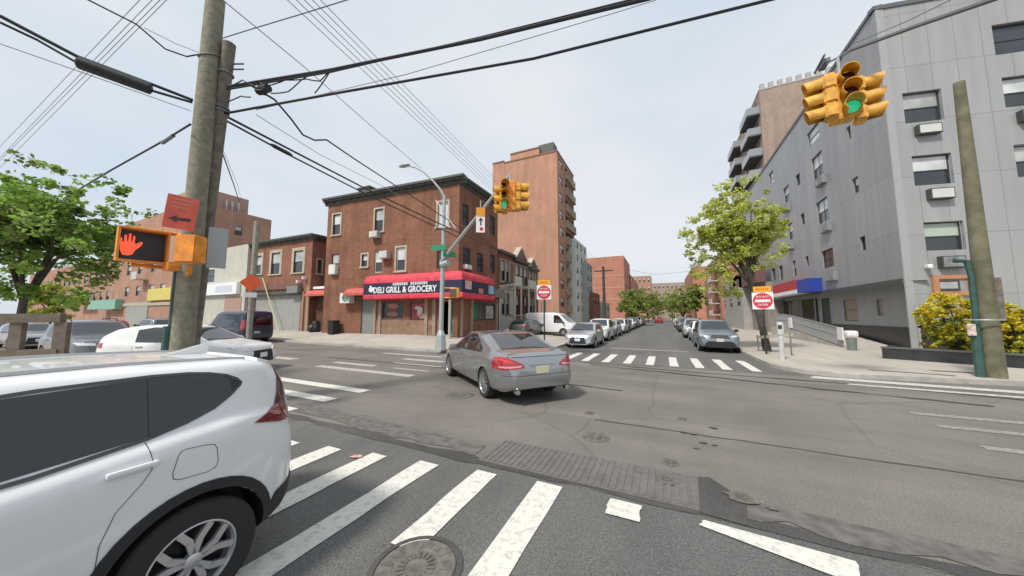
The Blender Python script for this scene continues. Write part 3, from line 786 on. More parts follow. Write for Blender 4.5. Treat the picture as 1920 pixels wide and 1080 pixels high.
# wrap-round awning: curved top roll, navy fascia, bottom roll
OUT = 0.95
aE = FA.az(700, 540)[0]; bE = FB.az(908, 540)[0]
def zat(y): return FA.az(790, y)[1] - 0.0
ztop, zn1, zn0, zbot = zat(514), zat(530.5), zat(552), zat(561)
aw = thing('shop_awning', 'red and navy wraparound deli awning with white lettering on the corner building', 'awning', tuple(FA.pt(0, zbot, OUT)))
path = [FA.pt(aE, 0), FA.pt(0, 0), FB.pt(bE, 0)]
def offs(o):
    c1 = FA.pt(aE, 0, o); c3 = FB.pt(bE, 0, o)
    # intersection of the two offset lines
    p, d1, q, d2 = FA.pt(0, 0, o), FA.d, FB.pt(0, 0, o), FB.d
    den = d1.x * d2.y - d1.y * d2.x; tt = ((q.x - p.x) * d2.y - (q.y - p.y) * d2.x) / den
    return [c1, p + d1 * tt, c3]
def strip(b, prof, mi):
    rows = []
    for o, z in prof: rows.append([Vector((p.x, p.y, z)) for p in offs(o)])
    b.grid(rows, sm=False, mi=mi)
b = MB(); n = 8
strip(b, [(0.02, ztop)] + [(OUT - .02 - .45 * (1 - math.sin(v)), zn1 + (ztop - zn1) * math.cos(v)) for v in [math.pi / 2 * k / n for k in range(n + 1)]], 0)
strip(b, [(OUT - .02, zn0), (OUT + .03, zn0 - .05), (OUT + .03, zbot + .05), (OUT - .05, zbot), (0.02, zbot)], 0)
for F_, e_ in ((FA, aE), (FB, bE)):
    b.face([F_.pt(e_, z, o) for o, z in ((0.02, zbot), (OUT, zbot), (OUT, zn1), (OUT - .3, ztop - .1), (0.02, ztop))], 0)
b.build('canopy', M_AWN, aw)
b = MB(); strip(b, [(OUT - .03, zn0), (OUT - .03, zn1)], 0); fas = b.build('fascia', M_NAVY, aw)
def fpos(F_, a, z): return F_.pt(a, z, OUT - .022)
rA = -FA.d; up = Vector((0, 0, 1))
zc = zn0 + (zn1 - zn0) * .36; a0 = FA.az(712, 545)[0]; a1 = FA.az(832, 545)[0]
text_on('DELI GRILL & GROCERY', (zn1 - zn0) * .72, fpos(FA, (a0 + a1) / 2 - .15, zc), rA, up, M_SIGNW, aw, bold=0.016, sx=0.86)
b = MB()
aa = FA.az(706, 540)[0]
for (da, dz, rx, rz_) in ((0, 0, .16, .2), (0.06, .22, .09, .1), (-.14, .02, .12, .16), (.14, .0, .1, .15)):
    b.face([fpos(FA, aa + da - .4, zn0 + (zn1 - zn0) * .45 + dz) + FA.d * (rx * math.cos(v)) + Vector((0, 0, rz_ * math.sin(v))) + FA.n * (.004 + .002 * dz) for v in [2 * math.pi * k / 14 for k in range(14)]][::-1])
b.build('emblem', M_SIGNW, aw)
z0 = zn0 + (zn1 - zn0) * .74
for (xa, xb) in ((752, 780), (786, 800), (801, 816)):
    b = MB(); p0, p1 = FA.az(xa, 533)[0], FA.az(xb, 533)[0]
    k = p1
    while k < p0 - .1:
        wd = random.uniform(.10, .17); FA.box(b, k, k + wd, z0, z0 + .2, OUT - .025, OUT - .018); k += wd + .05
    b.build('lettering', mat('sign_pale', (0.6, 0.6, 0.63), 0.5), aw)
b = MB(); q = lambda F_, x0, x1, y0, y1, o: [F_.pt(F_.az(x, y)[0], F_.az(x, y)[1], o) for x, y in ((x0, y0), (x0, y1), (x1, y1), (x1, y0))]
g0, g1 = .3, bE * .40
def frect(F_, a0, a1, f0, f1, mi, o=OUT - .02):
    FQ = [F_.pt(a, zn0 + (zn1 - zn0) * f, o) for a, f in ((a0, f0), (a0, f1), (a1, f1), (a1, f0))]
    if (FQ[1] - FQ[0]).cross(FQ[2] - FQ[0]).dot(F_.n) < 0: FQ = FQ[::-1]
    b.face(FQ, mi)
frect(FB, bE * .74, bE * .97, .12, .9, 0); frect(FB, bE * .34, bE * .52, .06, .5, 1); frect(FB, -.5, bE * .08, .3, .98, 2)
b.build('sign_panel', [mat('panel_paleblue', (0.27, 0.42, 0.55), 0.5, var=.2, scale=3), mat('panel_orange', (0.55, 0.2, 0.12), 0.5, var=.2, scale=4), mat('panel_pink', (0.62, 0.4, 0.38), 0.5)], aw)
text_on('ATM', .5, FB.pt(bE * .62, zn0 + (zn1 - zn0) * .75, OUT - .02), FB.d, up, M_SIGNW, aw, 'lettering') if False else None
# little red awning over the grey side door, and over the alley doorway
def small_awning(F_, xa, xb, yt, yb, out, label):
    a0, a1 = sorted((F_.az(xa, yb)[0], F_.az(xb, yb)[0])); z1, z0 = F_.az((xa + xb) / 2, yt)[1], F_.az((xa + xb) / 2, yb)[1]
    b = MB()
    b.grid([[F_.pt(a0, z1, .02), F_.pt(a1, z1, .02)], [F_.pt(a0, z1 - .1, out * .6), F_.pt(a1, z1 - .1, out * .6)], [F_.pt(a0, z0 + .18, out), F_.pt(a1, z0 + .18, out)], [F_.pt(a0, z0, out), F_.pt(a1, z0, out)]], sm=False)
    for a in (a0, a1): b.face([F_.pt(a, z1, .02), F_.pt(a, z1 - .1, out * .6), F_.pt(a, z0 + .18, out), F_.pt(a, z0, out), F_.pt(a, z0, .02)])
    o = b.build('door_awning', M_AWN2, None)
    return tag(o, label, 'awning', 'small red door awnings')
small_awning(FA, 661, 699, 540, 555, .9, 'small faded red awning over the grey side door beside the deli')
def block(name, label, P0, d, n, length, depth, z0, z1, wm, front=(), side=(), cat='building', roofm=None, cor=None, group=None, fm=None, wopts={}, sopts={}, parapet=0.0, side_end=0):
    """box building: front facade from P0 along d with outward normal n; side = holes on the flank at a=0 (side_end 0) or a=length"""
    F = Facade(P0, d, n)
    t = thing(name, label, cat, tuple(F.pt(0, z0)), group)
    b = MB(); F.wall(b, 0, length, z0, z1, list(front))
    A, B = F.pt(0, 0), F.pt(length, 0); C, D = B - F.n * depth, A - F.n * depth
    S0 = Facade((A.x, A.y), -F.n.xy, -F.d.xy); S1 = Facade((B.x, B.y), -F.n.xy, F.d.xy); K = Facade((D.x, D.y), F.d.xy, -F.n.xy)
    S0.wall(b, 0, depth, z0, z1, list(side) if side_end == 0 else []); S1.wall(b, 0, depth, z0, z1, list(side) if side_end else [])
    K.wall(b, 0, length, z0, z1, [])
    poly_roof(b, [A, B, C, D], z1 - .25, 1)
    b.build('wall', [wm, roofm or M_ROOF], t)
    for h in front: window(F, t, h, fm or M_DKFRAME, **wopts)
    S = S1 if side_end else S0
    for h in side: window(S, t, h, fm or M_DKFRAME, **{**wopts, **sopts})
    if cor:
        b = MB(); cornice(F, b, -.15, length + .15, z1 + .05, 0, h=cor, out=.4)
        S_ = Facade(S.P0.xy, S.d.xy, S.n.xy); cornice(S_, b, 0, depth, z1 + .046, 0, h=cor, out=.4)
        b.build('cornice', M_CORNICE, t)
    return t, F, S
# ---- two storey garage building left of the corner building
GX = Pl.x - 0.9
GP = None
for k in range(60):   # the corner of the garage sits on the bearing of its right-hand edge
    yy = 15.8 + k * .05
    if (ray(583, 500).x / ray(583, 500).y) * yy > -1e9: pass
gd = ray(583, 520); GY = 17.6
GX = gd.x / gd.y * GY
FG = Facade((GX, GY), (-math.cos(R(2)), -math.sin(R(2))), (math.sin(R(2)), -math.cos(R(2))))
gL = FG.az(472, 520)[0] + 0.4
gz1 = FG.az(583, 442)[1]
hg = [FG.rect(509, 474, 525, 514), FG.rect(551, 470, 568, 511), FG.rect(478.5, 480, 490, 514)]
SH = FG.rect(476, 553, 562, 622); SH = (SH[0], min(SH[1], gL - .3), 0.5, SH[3])
t = thing('garage_building', 'two storey brick building with a wide grey roller shutter left of the deli building', 'building', (GX, GY, .45))
b = MB(); FG.wall(b, 0, gL, -.1, gz1, hg + [SH], mi=0)
FGS = Facade((GX, GY), (0, 1), (1, 0)); hs = FGS.rect(595, 487, 603, 513)
FGS.wall(b, 0, 9, -.1, gz1, [hs]); pL = FG.pt(gL, 0)
Facade((pL.x, pL.y), (0, 1), (-1, 0)).wall(b, 0, 9, -.1, gz1, [])
poly_roof(b, [(GX, GY), (GX, GY + 9), (pL.x, GY + 9), (pL.x, pL.y)], gz1 - .1, 1)
b.build('wall', [M_BRICKB, M_ROOF], t)
b = MB(); cornice(FG, b, -.3, gL, gz1 + .1, 0, h=.5, out=.4); cornice(FGS, b, 0, 9, gz1 + .095, 0, h=.5, out=.4); b.build('cornice', M_CORNICE, t)
for h in hg: window(FG, t, h, M_DKFRAME, surround=M_STONE, sw=.3, top=M_BLINDSKY)
window(FGS, t, hs, M_DKFRAME, surround=M_STONE, sw=.12)
shutter(FG, t, SH)
b = MB(); FG.box(b, SH[0] - .1, gL, SH[3], SH[3] + .28, 0, .25, 0); FG.box(b, SH[0] - .1, gL, SH[3] + .5, SH[3] + 1.0, 0, .12, 1); b.build('shutter_box', [M_CORNICE, mat('fascia_brown', (0.17, 0.09, 0.07), 0.8, var=.2)], t)
b = MB(); FG.box(b, -.02, .35, -.1, SH[3] + .6, 0, .1); FG.box(b, .7, .95, -.1, SH[3] + .2, 0, .1); b.build('pilaster', mat('pier_tan', (0.33, 0.22, 0.15), 0.85, var=.15, scale=4), t)
h = FG.rect(548, 540, 568, 548); b = MB(); FG.box(b, h[0], h[1], h[2] - .1, h[3] + .15, .1, .5); b.build('camera_box', mat('box_grey', (0.2, 0.21, 0.2), 0.6), t)
for q in ((558, 522, 563, 529), (568, 516, 574, 522)):
    b = MB(); h = FG.rect(*q); b.rbox(FG.pt(h[0], h[2], .16), (.2, .35, .25), .05); b.build('flood_light', M_SIGNW, t)
# alley infill with the dark doorway between the two buildings
AY = GY + 0.5
FAl = Facade((Pl.x, AY), (-1, 0), (0, -1)); al = Pl.x - GX
if al < 0.6: al = 0.6
azl = FG.az(592, 541)[1]
t = thing('alley_infill', 'low dark brick infill with a doorway between the garage and the deli building', 'building', (Pl.x, AY, .45))
b = MB(); dr = (al * .15, al * .5, .5, 2.9); FAl.wall(b, -.3, al, -.1, azl, [dr]); b.face([Vector((Pl.x, AY, azl)), Vector((Pl.x, AY + 4, azl)), Vector((GX, AY + 4, azl)), Vector((GX, AY, azl))][::-1], 1)
b.build('wall', [brick('brick_alley', (0.16, 0.075, 0.055), (0.13, 0.06, 0.045), (0.15, .1, .08)), M_ROOF], t)
b = MB(); FAl.box(b, dr[0], dr[1], dr[2], dr[3], -.12, -.08, 0); FAl.box(b, dr[0] + .15, dr[1] - .15, dr[2] + .9, dr[3] - .4, -.08, -.06, 1); b.build('door', [M_DKFRAME, mat('door_light', (.5, .5, .45), .4)], t)
b = MB(); FAl.box(b, -.2, al - .05, azl - .02, azl + .2, -.1, .3); b.build('coping', M_SIGNW, t)
h0 = FG.az(590, 559); 
small_awning(Facade((Pl.x - .0, AY - .02), (-1, 0), (0, -1)), 591, 635, 543, 556, 1.0, 'small faded red awning over the dark alley doorway beside the garage')
# ---- left background: pale shop building, red brick block, far parade
def onL(px, Y): 
    d = ray(px, 550); return d.x / d.y * Y
xw = pL.x - .02
FW = Facade((xw, 17.0), (-1, 0), (0, -1))
wl = FW.az(378, 520)[0]
z1 = FW.az(440, 462)[1]
hw = [FW.rect(386, 506, 402, 529)]
t, F_, _ = block('shop_building', 'low pale cream building with a long white shop sign', (xw, 17.0), (-1, 0), (0, -1), wl, 9, -.1, z1, M_PALE, hw)
q = FW.rect(383, 532, 451, 553); b = MB(); FW.box(b, q[0], q[1], q[2], q[3], 0.02, .35, 0); FW.box(b, q[0] + .9, q[0] + (q[1] - q[0]) * .55, q[2] + .25, q[3] - .3, .35, .36, 1)
b.build('shop_sign', [M_SIGNW, mat('sign_paleblue', (0.55, 0.6, 0.68), .5)], t)
q = FW.rect(386, 560, 420, 590); shutter(FW, t, (q[0], q[1], q[2], q[3]))
b = MB(); q = FW.rect(421, 556, 452, 600); FW.box(b, q[0], q[1], -.1, q[3], 0, .05); b.build('shopfront', M_BRICKL, t)
# red brick apartment block behind the pole: right flank visible above the pale shop
RX = onL(404, 19.0)
FR = Facade((RX, 16.5), (-1, 0.0), (0, -1))
FRf = Facade((RX, 16.5), (0, 1), (1, 0))
zt = FRf.az(440, 396)[1]
lenR = 24.0
hs_ = [FRf.rect(440, 424, 454, 441)]
hf = []
for a in (2.5, 6.2, 9.6, 14, 18):
    for z in (4.6, 7.6, 10.6):
        hf.append((a, a + 1.5, z, z + 1.3))
dep = FRf.az(474, 480)[0]
t, F_, S_ = block('apartment_building', 'red brick apartment block standing behind the wooden utility pole', (RX, 16.5), (-1, 0.0), (0, -1), lenR, max(8, dep), -.1, zt, M_BRICKL, [h for h in hf if h[3] < zt - .3], hs_, wopts=dict(hsplit=0.5, top=M_BLINDSKY))
b = MB()
for i, px in enumerate((426, 437, 449)):
    a, _z = FRf.az(px, 400); p = FRf.pt(a, zt, -.3); b.tube([p, p + Vector((0, 0, 1.1 + .3 * (i == 2)))], .06, 6); b.box(p + Vector((0, 0, .9)), (.18, .18, .8))
b.build('antenna', M_STEEL, t)
b = MB(); c = F_.pt(4.0, zt, -3); b.box(c + Vector((0, 0, 1.0)), (6.5, 5, 2.4)); b.build('bulkhead', M_BRICKL, t)
b = MB()
F_.box(b, 0, lenR, 3.2, 3.6, 0, .12, 0)
b.build('string_course', M_STONE, t)
for k, z in enumerate((6.6, 9.6)):
    b = MB(); F_.box(b, 11.6, 13.4, z, z + .12, 0, 1.1, 0); F_.box(b, 11.6, 13.4, z + .12, z + 1.0, 1.05, 1.1, 0); b.build('balcony', mat('balcony_white', (.5, .5, .48), .7), t)
def shop_sign_on(F, q, label, m, name='shop_sign', th=.3):
    b = MB(); F.box(b, q[0], q[1], q[2], q[3], .03, th); o = b.build(name, m); return tag(o, label, 'shop sign')
q = F_.rect(283, 541, 326, 563); q = (q[0], q[1], q[2], q[3])
shop_sign_on(F_, q, 'yellow shop sign on the red brick block left of the pole', mat('sign_yellow', (0.62, 0.52, 0.12), .5, var=.1))
q = F_.rect(180, 563, 232, 580); small = None
b = MB(); F_.box(b, q[0], q[1], q[2], q[3], .03, .8); tag(b.build('shop_awning', mat('awning_mint', (0.22, 0.42, 0.33), .7, var=.1)), 'pale green shop awning on the red brick block behind the cars', 'awning')
b = MB(); q = F_.rect(238, 566, 278, 596); F_.box(b, q[0], q[1], 0, q[3], .02, .08); b.build('roller_shutter', M_SHUTTER, t)
q = F_.rect(140, 549, 166, 569); shop_sign_on(F_, q, 'bright green shop sign seen beside the leafy tree at left', mat('sign_green', (0.03, 0.28, 0.05), .5))
t, F2_, _ = block('apartment_building', 'distant brown brick building behind the leafy tree at the left edge', (RX - lenR - 1.2, 17.5), (-1, 0), (0, -1), 60, 12, -.1, 11.5, M_BRICKL, [(a, a + 1.4, z, z + 1.6) for a in np.arange(2, 58, 3.1) for z in (4.2, 7.6)], wopts=dict(top=M_BLINDSKY))

# ---- row houses past the deli, set back behind front yards
HX = CX - .1
def rowhouse(xa, xb, ytop, label, stone, gable):
    ya, yb = onX(xa, 540, HX).y, onX(xb, 540, HX).y
    F = Facade((HX, ya), (0, 1), (1, 0)); L_ = yb - ya
    z1 = F.az(xa, ytop)[1]
    hs = []
    for a in (L_ * .16, L_ * .44, L_ * .72):
        hs.append((a, a + .9, 5.0, 6.9)); hs.append((a, a + .85, 2.0, 3.9))
    t, F, S = block('row_house', label, (HX, ya), (0, 1), (1, 0), L_, 10, -.05, z1, M_BRICKA, hs, group='row houses beyond the deli', wopts=dict(surround=M_STONE, top=M_BLINDSKY, sw=.1))
    b = MB(); F.box(b, 0, L_, 0, 4.4, .0, .10, 0)
    b.free = None
    # pale ground floor facing with openings left for the windows
    b = MB(); low = [h for h in hs if h[3] < 4.3]
    F3 = Facade(F.pt(0, 0, .06).xy, F.d.xy, F.n.xy); F3.wall(b, 0, L_, -.05, 4.4, low, depth=.06); F.box(b, 0, L_, 4.4, 4.55, 0, .25)
    b.build('ground_floor', stone, t)
    b = MB(); gz = z1
    F.box(b, 0, L_, gz - .05, gz + .22, -.2, .3)
    b.build('cornice', M_CORNICE, t)
    if gable:
        b = MB(); m = L_ / 2; hw = L_ * .34
        b.prism([(m - hw, gz + .22), (m + hw, gz + .22), (m, gz + .22 + hw * .9)], lambda a, z: F.pt(a, z, .05), F.n * -.4)
        b.build('gable', M_BRICKA, t)
        b = MB()
        for sgn in (-1, 1):
            p0, p1 = F.pt(m + sgn * (hw + .1), gz + .22, .15), F.pt(m, gz + .3 + hw * .9, .15)
            b.obox(p0, p1 - p0, F.n * -.6, Vector((0, 0, .2)))
        b.build('coping', M_STONE, t)
    b = MB(); F.box(b, L_ * .25, L_ * .75, 4.55, 4.7, .1, 1.3, 0); F.box(b, L_ * .25, L_ * .75, 4.7, 5.4, 1.2, 1.3, 0); F.box(b, L_ * .25, L_ * .25 + .12, -.05, 4.55, 1.15, 1.27, 0); F.box(b, L_ * .75 - .12, L_ * .75, -.05, 4.55, 1.15, 1.27, 0)
    b.build('porch', mat('porch_pale', (0.5, 0.48, 0.42), .8), t)
    return t
rowhouse(934.5, 962, 472, 'row house with pale stone ground floor right next to the deli building', M_PALE, False)
rowhouse(962, 990, 487, 'gabled row house second from the deli building', M_BRICKB, True)
rowhouse(990, 1008, 503, 'gabled row house nearest the tall brick tower', M_BRICKA, True)
# ---- tall brick tower with a stack of balconies
TX = CX + 0.6
ty0 = onX(1047, 500, TX).y
FT = Facade((TX, ty0), (0, 1), (1, 0))            # street side
tl = FT.az(1077, 450)[0]
ztw = FT.az(1047, 288)[1]
FTs = Facade((TX, ty0), (-1, 0), (0, -1))
tw = FTs.az(923, 450)[0]
t = thing('apartment_tower', 'tall salmon brick apartment tower with a stack of street side balconies', 'building', (TX, ty0, 0))
b = MB()
nfl = 10; fh = ztw / nfl
bal0, bal1 = tl * .42, tl * .98
hb = [(bal0 + .1, bal1 - .1, fh * k + fh * .08, fh * k + fh * .82) for k in range(1, nfl)] 
hw = [(tl * .10, tl * .30, fh * k + fh * .3, fh * k + fh * .8) for k in range(1, nfl)]
FT.wall(b, 0, tl, 0, ztw, hb + hw, depth=1.2)
zstep = FTs.az(925, 308)[1]
FTs.wall(b, 0, tw * .81, 0, ztw, []); FTs.wall(b, tw * .81, tw, 0, zstep, [])
zp = FTs.az(1000, 280)[1]
a0, a1 = FTs.az(1011, 285)[0], FTs.az(957, 285)[0]
FTs.wall(b, a0, a1, ztw, zp, [])
bx = FTs.pt(a0, ztw); Facade((bx.x, bx.y), (0, 1), (1, 0)).wall(b, 0, 5, ztw, zp, [])
bx = FTs.pt(a1, ztw); Facade((bx.x, bx.y), (0, 1), (-1, 0)).wall(b, 0, 5, ztw, zp, [])
poly_roof(b, [FTs.pt(a0, 0), FTs.pt(a1, 0), FTs.pt(a1, 0, -5), FTs.pt(a0, 0, -5)], zp - .05, 1)
bx = FTs.pt(tw * .81, 0); Facade((bx.x, bx.y), (0, 1), (-1, 0)).wall(b, 0, tl, zstep, ztw, [])
bx = FTs.pt(tw, 0); Facade((bx.x, bx.y), (0, 1), (-1, 0)).wall(b, 0, tl, 0, zstep, [])
bk = Facade((TX, ty0 + tl), (-1, 0), (0, 1)); bk.wall(b, 0, tw * .81, 0, ztw, []); bk.wall(b, tw * .81, tw, 0, zstep, [])
poly_roof(b, [FTs.pt(0, 0), FTs.pt(tw * .81, 0), FTs.pt(tw * .81, 0, -tl), FTs.pt(0, 0, -tl)], ztw - .1, 1)
poly_roof(b, [FTs.pt(tw * .81, 0), FTs.pt(tw, 0), FTs.pt(tw, 0, -tl), FTs.pt(tw * .81, 0, -tl)], zstep - .1, 1)
b.build('wall', [M_BRICKT, M_ROOF], t)
b = MB(); FTs.box(b, 0, tw * .81, ztw, ztw + .18, -.3, .08); FT.box(b, 0, tl, ztw, ztw + .184, -.3, .084); FTs.box(b, tw * .81, tw, zstep, zstep + .18, -.3, .08); FTs.box(b, a0, a1, zp, zp + .18, -.3, .08); b.build('coping', mat('coping_brown', (0.25, 0.14, 0.1), .8), t)
b = MB(); c = FTs.pt(FTs.az(1022, 288)[0], ztw + .9, -1.2); b.box(c, (2.2, 1.6, 1.6)); b.build('roof_unit', mat('unit_dark', (.07, .075, .075), .6), t)
for k, h in enumerate(hb):
    b = MB(); FT.face = None
    b.face([FT.pt(a, z, -1.15) for a, z in ((h[0], h[2]), (h[1], h[2]), (h[1], h[3]), (h[0], h[3]))], 0)
    FT.box(b, bal0, bal1, h[2] - .2, h[2], -.1, .42, 1)
    for o_ in (.36,):
        FT.box(b, bal0, bal1, h[2] + fh * .34, h[2] + fh * .38, o_, o_ + .05, 1)
        n = 9
        for j in range(n): FT.box(b, bal0 + (bal1 - bal0) * j / n, bal0 + (bal1 - bal0) * (j + .55) / n, h[2], h[2] + fh * .34, o_, o_ + .03, 1)
    FT.box(b, bal0, bal0 + .06, h[2], h[2] + fh * .38, 0, .36, 1); FT.box(b, bal1 - .06, bal1, h[2], h[2] + fh * .38, 0, .36, 1)
    b.build('balcony', [M_WINGLASS, mat('balcony_beige', (0.36, 0.33, 0.26), .8, var=.1)], t)
for h in hw: window(FT, t, h, M_DKFRAME, top=M_BLINDSKY)
# ---- further buildings down the left side of the street
def sideblock(name, label, X, xa, xb, ytop, depth, wm, sgn, floors, ncol, nflank=0, z0=0, **kw):
    ya, yb = onX(xa, 540, X).y, onX(xb, 540, X).y
    if yb < ya: ya, yb = yb, ya
    F = Facade((X, ya), (0, 1), (sgn, 0)); L_ = yb - ya
    near = xa if abs(onX(xa, 540, X).y - ya) < abs(onX(xb, 540, X).y - ya) else xb
    z1 = F.az(near, ytop)[1]; fh = z1 / floors
    hs = [(L_ * (i + .28) / ncol, L_ * (i + .72) / ncol, fh * k + fh * .32, fh * k + fh * .8) for i in range(ncol) for k in range(1, floors)]
    fs = [(depth * (i + .35) / max(1, nflank), depth * (i + .65) / max(1, nflank), fh * k + fh * .32, fh * k + fh * .8) for i in range(nflank) for k in range(1, floors)]
    return block(name, label, (X, ya), (0, 1), (sgn, 0), L_, depth, z0, z1, wm, hs, fs, wopts=dict(top=M_BLINDSKY), **kw)
sideblock('apartment_building', 'slim pale stucco building right behind the brick tower', -11.2, 1080, 1101, 448, 12, mat('pale_stucco_light', (.66, .69, .63), .9, var=.08, scale=1.2, stain=.1), 1, 7, 3)
sideblock('apartment_building', 'slim grey building between the pale stucco block and the red block', -10.4, 1101, 1111, 492, 10, mat('grey_stucco', (.36, .37, .37), .9, var=.1), 1, 6, 2)
yq = onX(1112, 540, -10.0).y
t, F, S = sideblock('apartment_building', 'big orange red brick block down the left side of the street', -9.0, 1171, 1182, 482, 13, M_BRICKR, 1, 6, 3, nflank=0)
for k in range(4):
    b = MB(); S.box(b, .0, 13, 3 + 3.2 * k, 3.25 + 3.2 * k, 0, .06); b.build('string_course', mat('band_pale', (.5, .3, .24), .8), t)
sideblock('apartment_building', 'smaller brick building beyond the orange red block at left', -8.6, 1183, 1197, 516, 20, M_BRICKR, 1, 5, 4)
sideblock('house', 'white low house with sloped front near the far left trees', -9.6, 1130, 1142, 566, 9, M_PALE, 1, 2, 2)
sideblock('house', 'narrow brick house between the tower and the far left parked cars', -9.8, 1112, 1124, 548, 9, M_BRICKB, 1, 2, 2)
# end of the street
def endblock(label, Y, xa, xb, ytop, wm, floors, ncol, depth=25):
    A, B = onY(xa, 560, Y), onY(xb, 560, Y); z1 = onY((xa + xb) / 2, ytop, Y).z
    L_ = B.x - A.x; fh = z1 / floors
    hs = [(L_ * (i + .3) / ncol, L_ * (i + .7) / ncol, fh * k + fh * .3, fh * k + fh * .78) for i in range(ncol) for k in range(1, floors)]
    return block('apartment_building', label, (A.x, Y), (1, 0), (0, -1), L_, depth, 0, z1, wm, hs, wopts=dict(top=M_BLINDSKY))
endblock('long brown brick block closing the end of the street', 235, 1180, 1290, 531, M_BRICKTAN, 5, 14)
endblock('far brick block with flat roof behind the end trees', 200, 1172, 1222, 518, mat('far_brick', (.36, .20, .15), .9, var=.1), 5, 6, 15)
# right side of the street, far to near
t, F, S = sideblock('apartment_building', 'orange brick block far down the right side of the street', 8.2, 1284, 1300, 497, 16, M_BRICKR, -1, 6, 5, nflank=0)
t, F, S = sideblock('apartment_building', 'tall red brick block with balconies behind the street tree', 9.0, 1322, 1352, 470, 12, M_BRICKR, -1, 7, 4, nflank=2)
zt7 = F.az(1340, 480)[1]
for k in range(1, 6):
    z = zt7 * .155 * k; b = MB(); F.box(b, 2.5, 6.5, z, z + .15, 0, 1.2); F.box(b, 2.5, 6.5, z + .15, z + .95, 1.12, 1.2); b.build('balcony', mat('balcony_white', (.5, .5, .48), .7), t)
sideblock('house', 'grey three storey house behind the street tree trunk', 9.3, 1352, 1391, 512, 12, mat('grey_render', (.34, .33, .31), .85, var=.12, scale=2), -1, 3, 3)
tb, F, S = sideblock('shop_building', 'brown corniced two storey building beside the grey panelled building', 10.2, 1394, 1436, 528, 12, mat('render_brown', (.26, .22, .19), .85, var=.12, scale=2), -1, 3, 4)
b = MB(); zc_ = F.az(1436, 500)[1]; F.box(b, -.1, 12, zc_ - 1.6, zc_ + .2, 0, .9, 0); b.build('cornice', mat('mansard_brown', (.15, .075, .07), .8, var=.15), tb)

# ---- grey panelled building on the right
M_PAN = panel_mat('grey_panels_shaded_side', (0.305, 0.312, 0.322), 1.22, 3.05, 0.016, (0.20, 0.205, 0.215), var=0.05)  # same grey cladding, darkened: the side's shade is put into the colour
M_PANF = panel_mat('grey_panels_lit_front', (0.345, 0.355, 0.357), 1.04, 2.95, 0.018, (0.235, 0.24, 0.245), var=0.05)  # same grey cladding, lightened: the front's sunlight is put into the colour
M_PANL = panel_mat('pale_panels_low', (0.33, 0.345, 0.345), 1.4, 3.4, 0.01, (0.25, 0.26, 0.26), var=0.03)
M_PLINTH = mat('plinth_black', (0.03, 0.031, 0.034), 0.35, var=0.3, scale=3)
BX = 10.8
by = onX(1700, 580, BX).y
BC = Vector((BX, by))
FS = Facade((BX, by), (0, 1), (-1, 0))                       # street side, a grows away from the corner
fd = R(77.5)
FF = Facade((BX, by), (math.sin(fd), math.cos(fd)), (math.cos(fd), -math.sin(fd)))   # front
def px_y(P):
    q = P - EYE; zc = (-q.x * _sa + q.y * _ca) * _c + q.z * _s; yc = -(-q.x * _sa + q.y * _ca) * _s + q.z * _c
    return 540 - FPX * yc / zc
zR = 8.0
while px_y(Vector((BX, by, zR))) > 20: zR += .02
sl = FS.az(1404, 500)[0]
z_over = FS.az(1600, 540)[1]
HSd = {}
for k, q in dict(a=(1522, 288, 1543, 336), b=(1492, 326, 1500, 349), c=(1442, 322, 1450, 346), d=(1469, 349, 1480, 380), e=(1598, 332, 1610, 363), f=(1531, 373, 1553, 418), g=(1501.5, 400, 1508.5, 422), h=(1477.5, 418, 1486.5, 450), i=(1612.5, 443, 1623, 470), j=(1541, 467, 1563, 502), k=(1510.5, 480, 1516, 499), l=(1486.5, 488, 1493, 518), m=(1461, 498, 1468, 525), n=(1447, 503, 1454, 525), o=(1513, 238, 1536, 268), p=(1587.5, 236, 1595, 263)).items(): HSd[k] = FS.rect(*q)
HFd = {}
for k, q in dict(a=(1694, 170, 1768, 228), b=(1712, 289, 1787, 346), c=(1734, 415, 1809, 469), d=(1862, 40, 1950, 98), e=(1881, 140, 1960, 198), f=(1904, 268, 1975, 330)).items(): HFd[k] = FF.rect(*q)
fl = 20.0
t = thing('apartment_building', 'grey metal panelled apartment building with white air conditioners at right', 'building', (BX, by, 0))
GB = t
# recessed ground floor on the street side
RD = 0.9
FSr = Facade((BX + RD, by + .5), (0, 1), (-1, 0))
HR = {}
for k, q in dict(d=(1541, 559, 1557, 606), w1=(1582, 561, 1609, 602), w2=(1644, 561, 1656, 592)).items(): HR[k] = FSr.rect(*q)
zpl = FSr.az(1660, 612)[1]
HR = {k: (h[0], h[1], max(zpl + .02, h[2]), h[3]) for k, h in HR.items()}
b = MB()
FS.wall(b, 0, sl, z_over, zR, list(HSd.values()), mi=0)
FF.wall(b, 0, fl, zpl + .1, zR + .004, list(HFd.values()), mi=1)
FSr.wall(b, 0, sl - .5, zpl, z_over, list(HR.values()), mi=2)
b.face([FS.pt(0, z_over), FS.pt(sl, z_over), FS.pt(sl, z_over, -RD), FS.pt(0, z_over, -RD)], 2)
e0 = FS.pt(0, 0); e1 = FS.pt(.5, 0, -RD)
b.face([(e0.x, e0.y, .12), (e1.x, e0.y + .5, .12), (e1.x, e0.y + .5, z_over), (e0.x, e0.y, z_over)], 1, uv=[(0, 0), (1, 0), (1, 3), (0, 3)])
Bq, Cq = FF.pt(fl, 0), FS.pt(sl, 0)
poly_roof(b, [FS.pt(0, 0), Bq, Bq + Vector((0, 14, 0)), Cq + Vector((14, 0, 0)), Cq], zR - .3, 3)
Facade((Bq.x, Bq.y), (0, 1), (1, 0)).wall(b, 0, 14, 0, zR, [], mi=1)
Facade((Cq.x, Cq.y), (1, 0), (0, 1)).wall(b, 0, 14, 0, zR, [], mi=0)
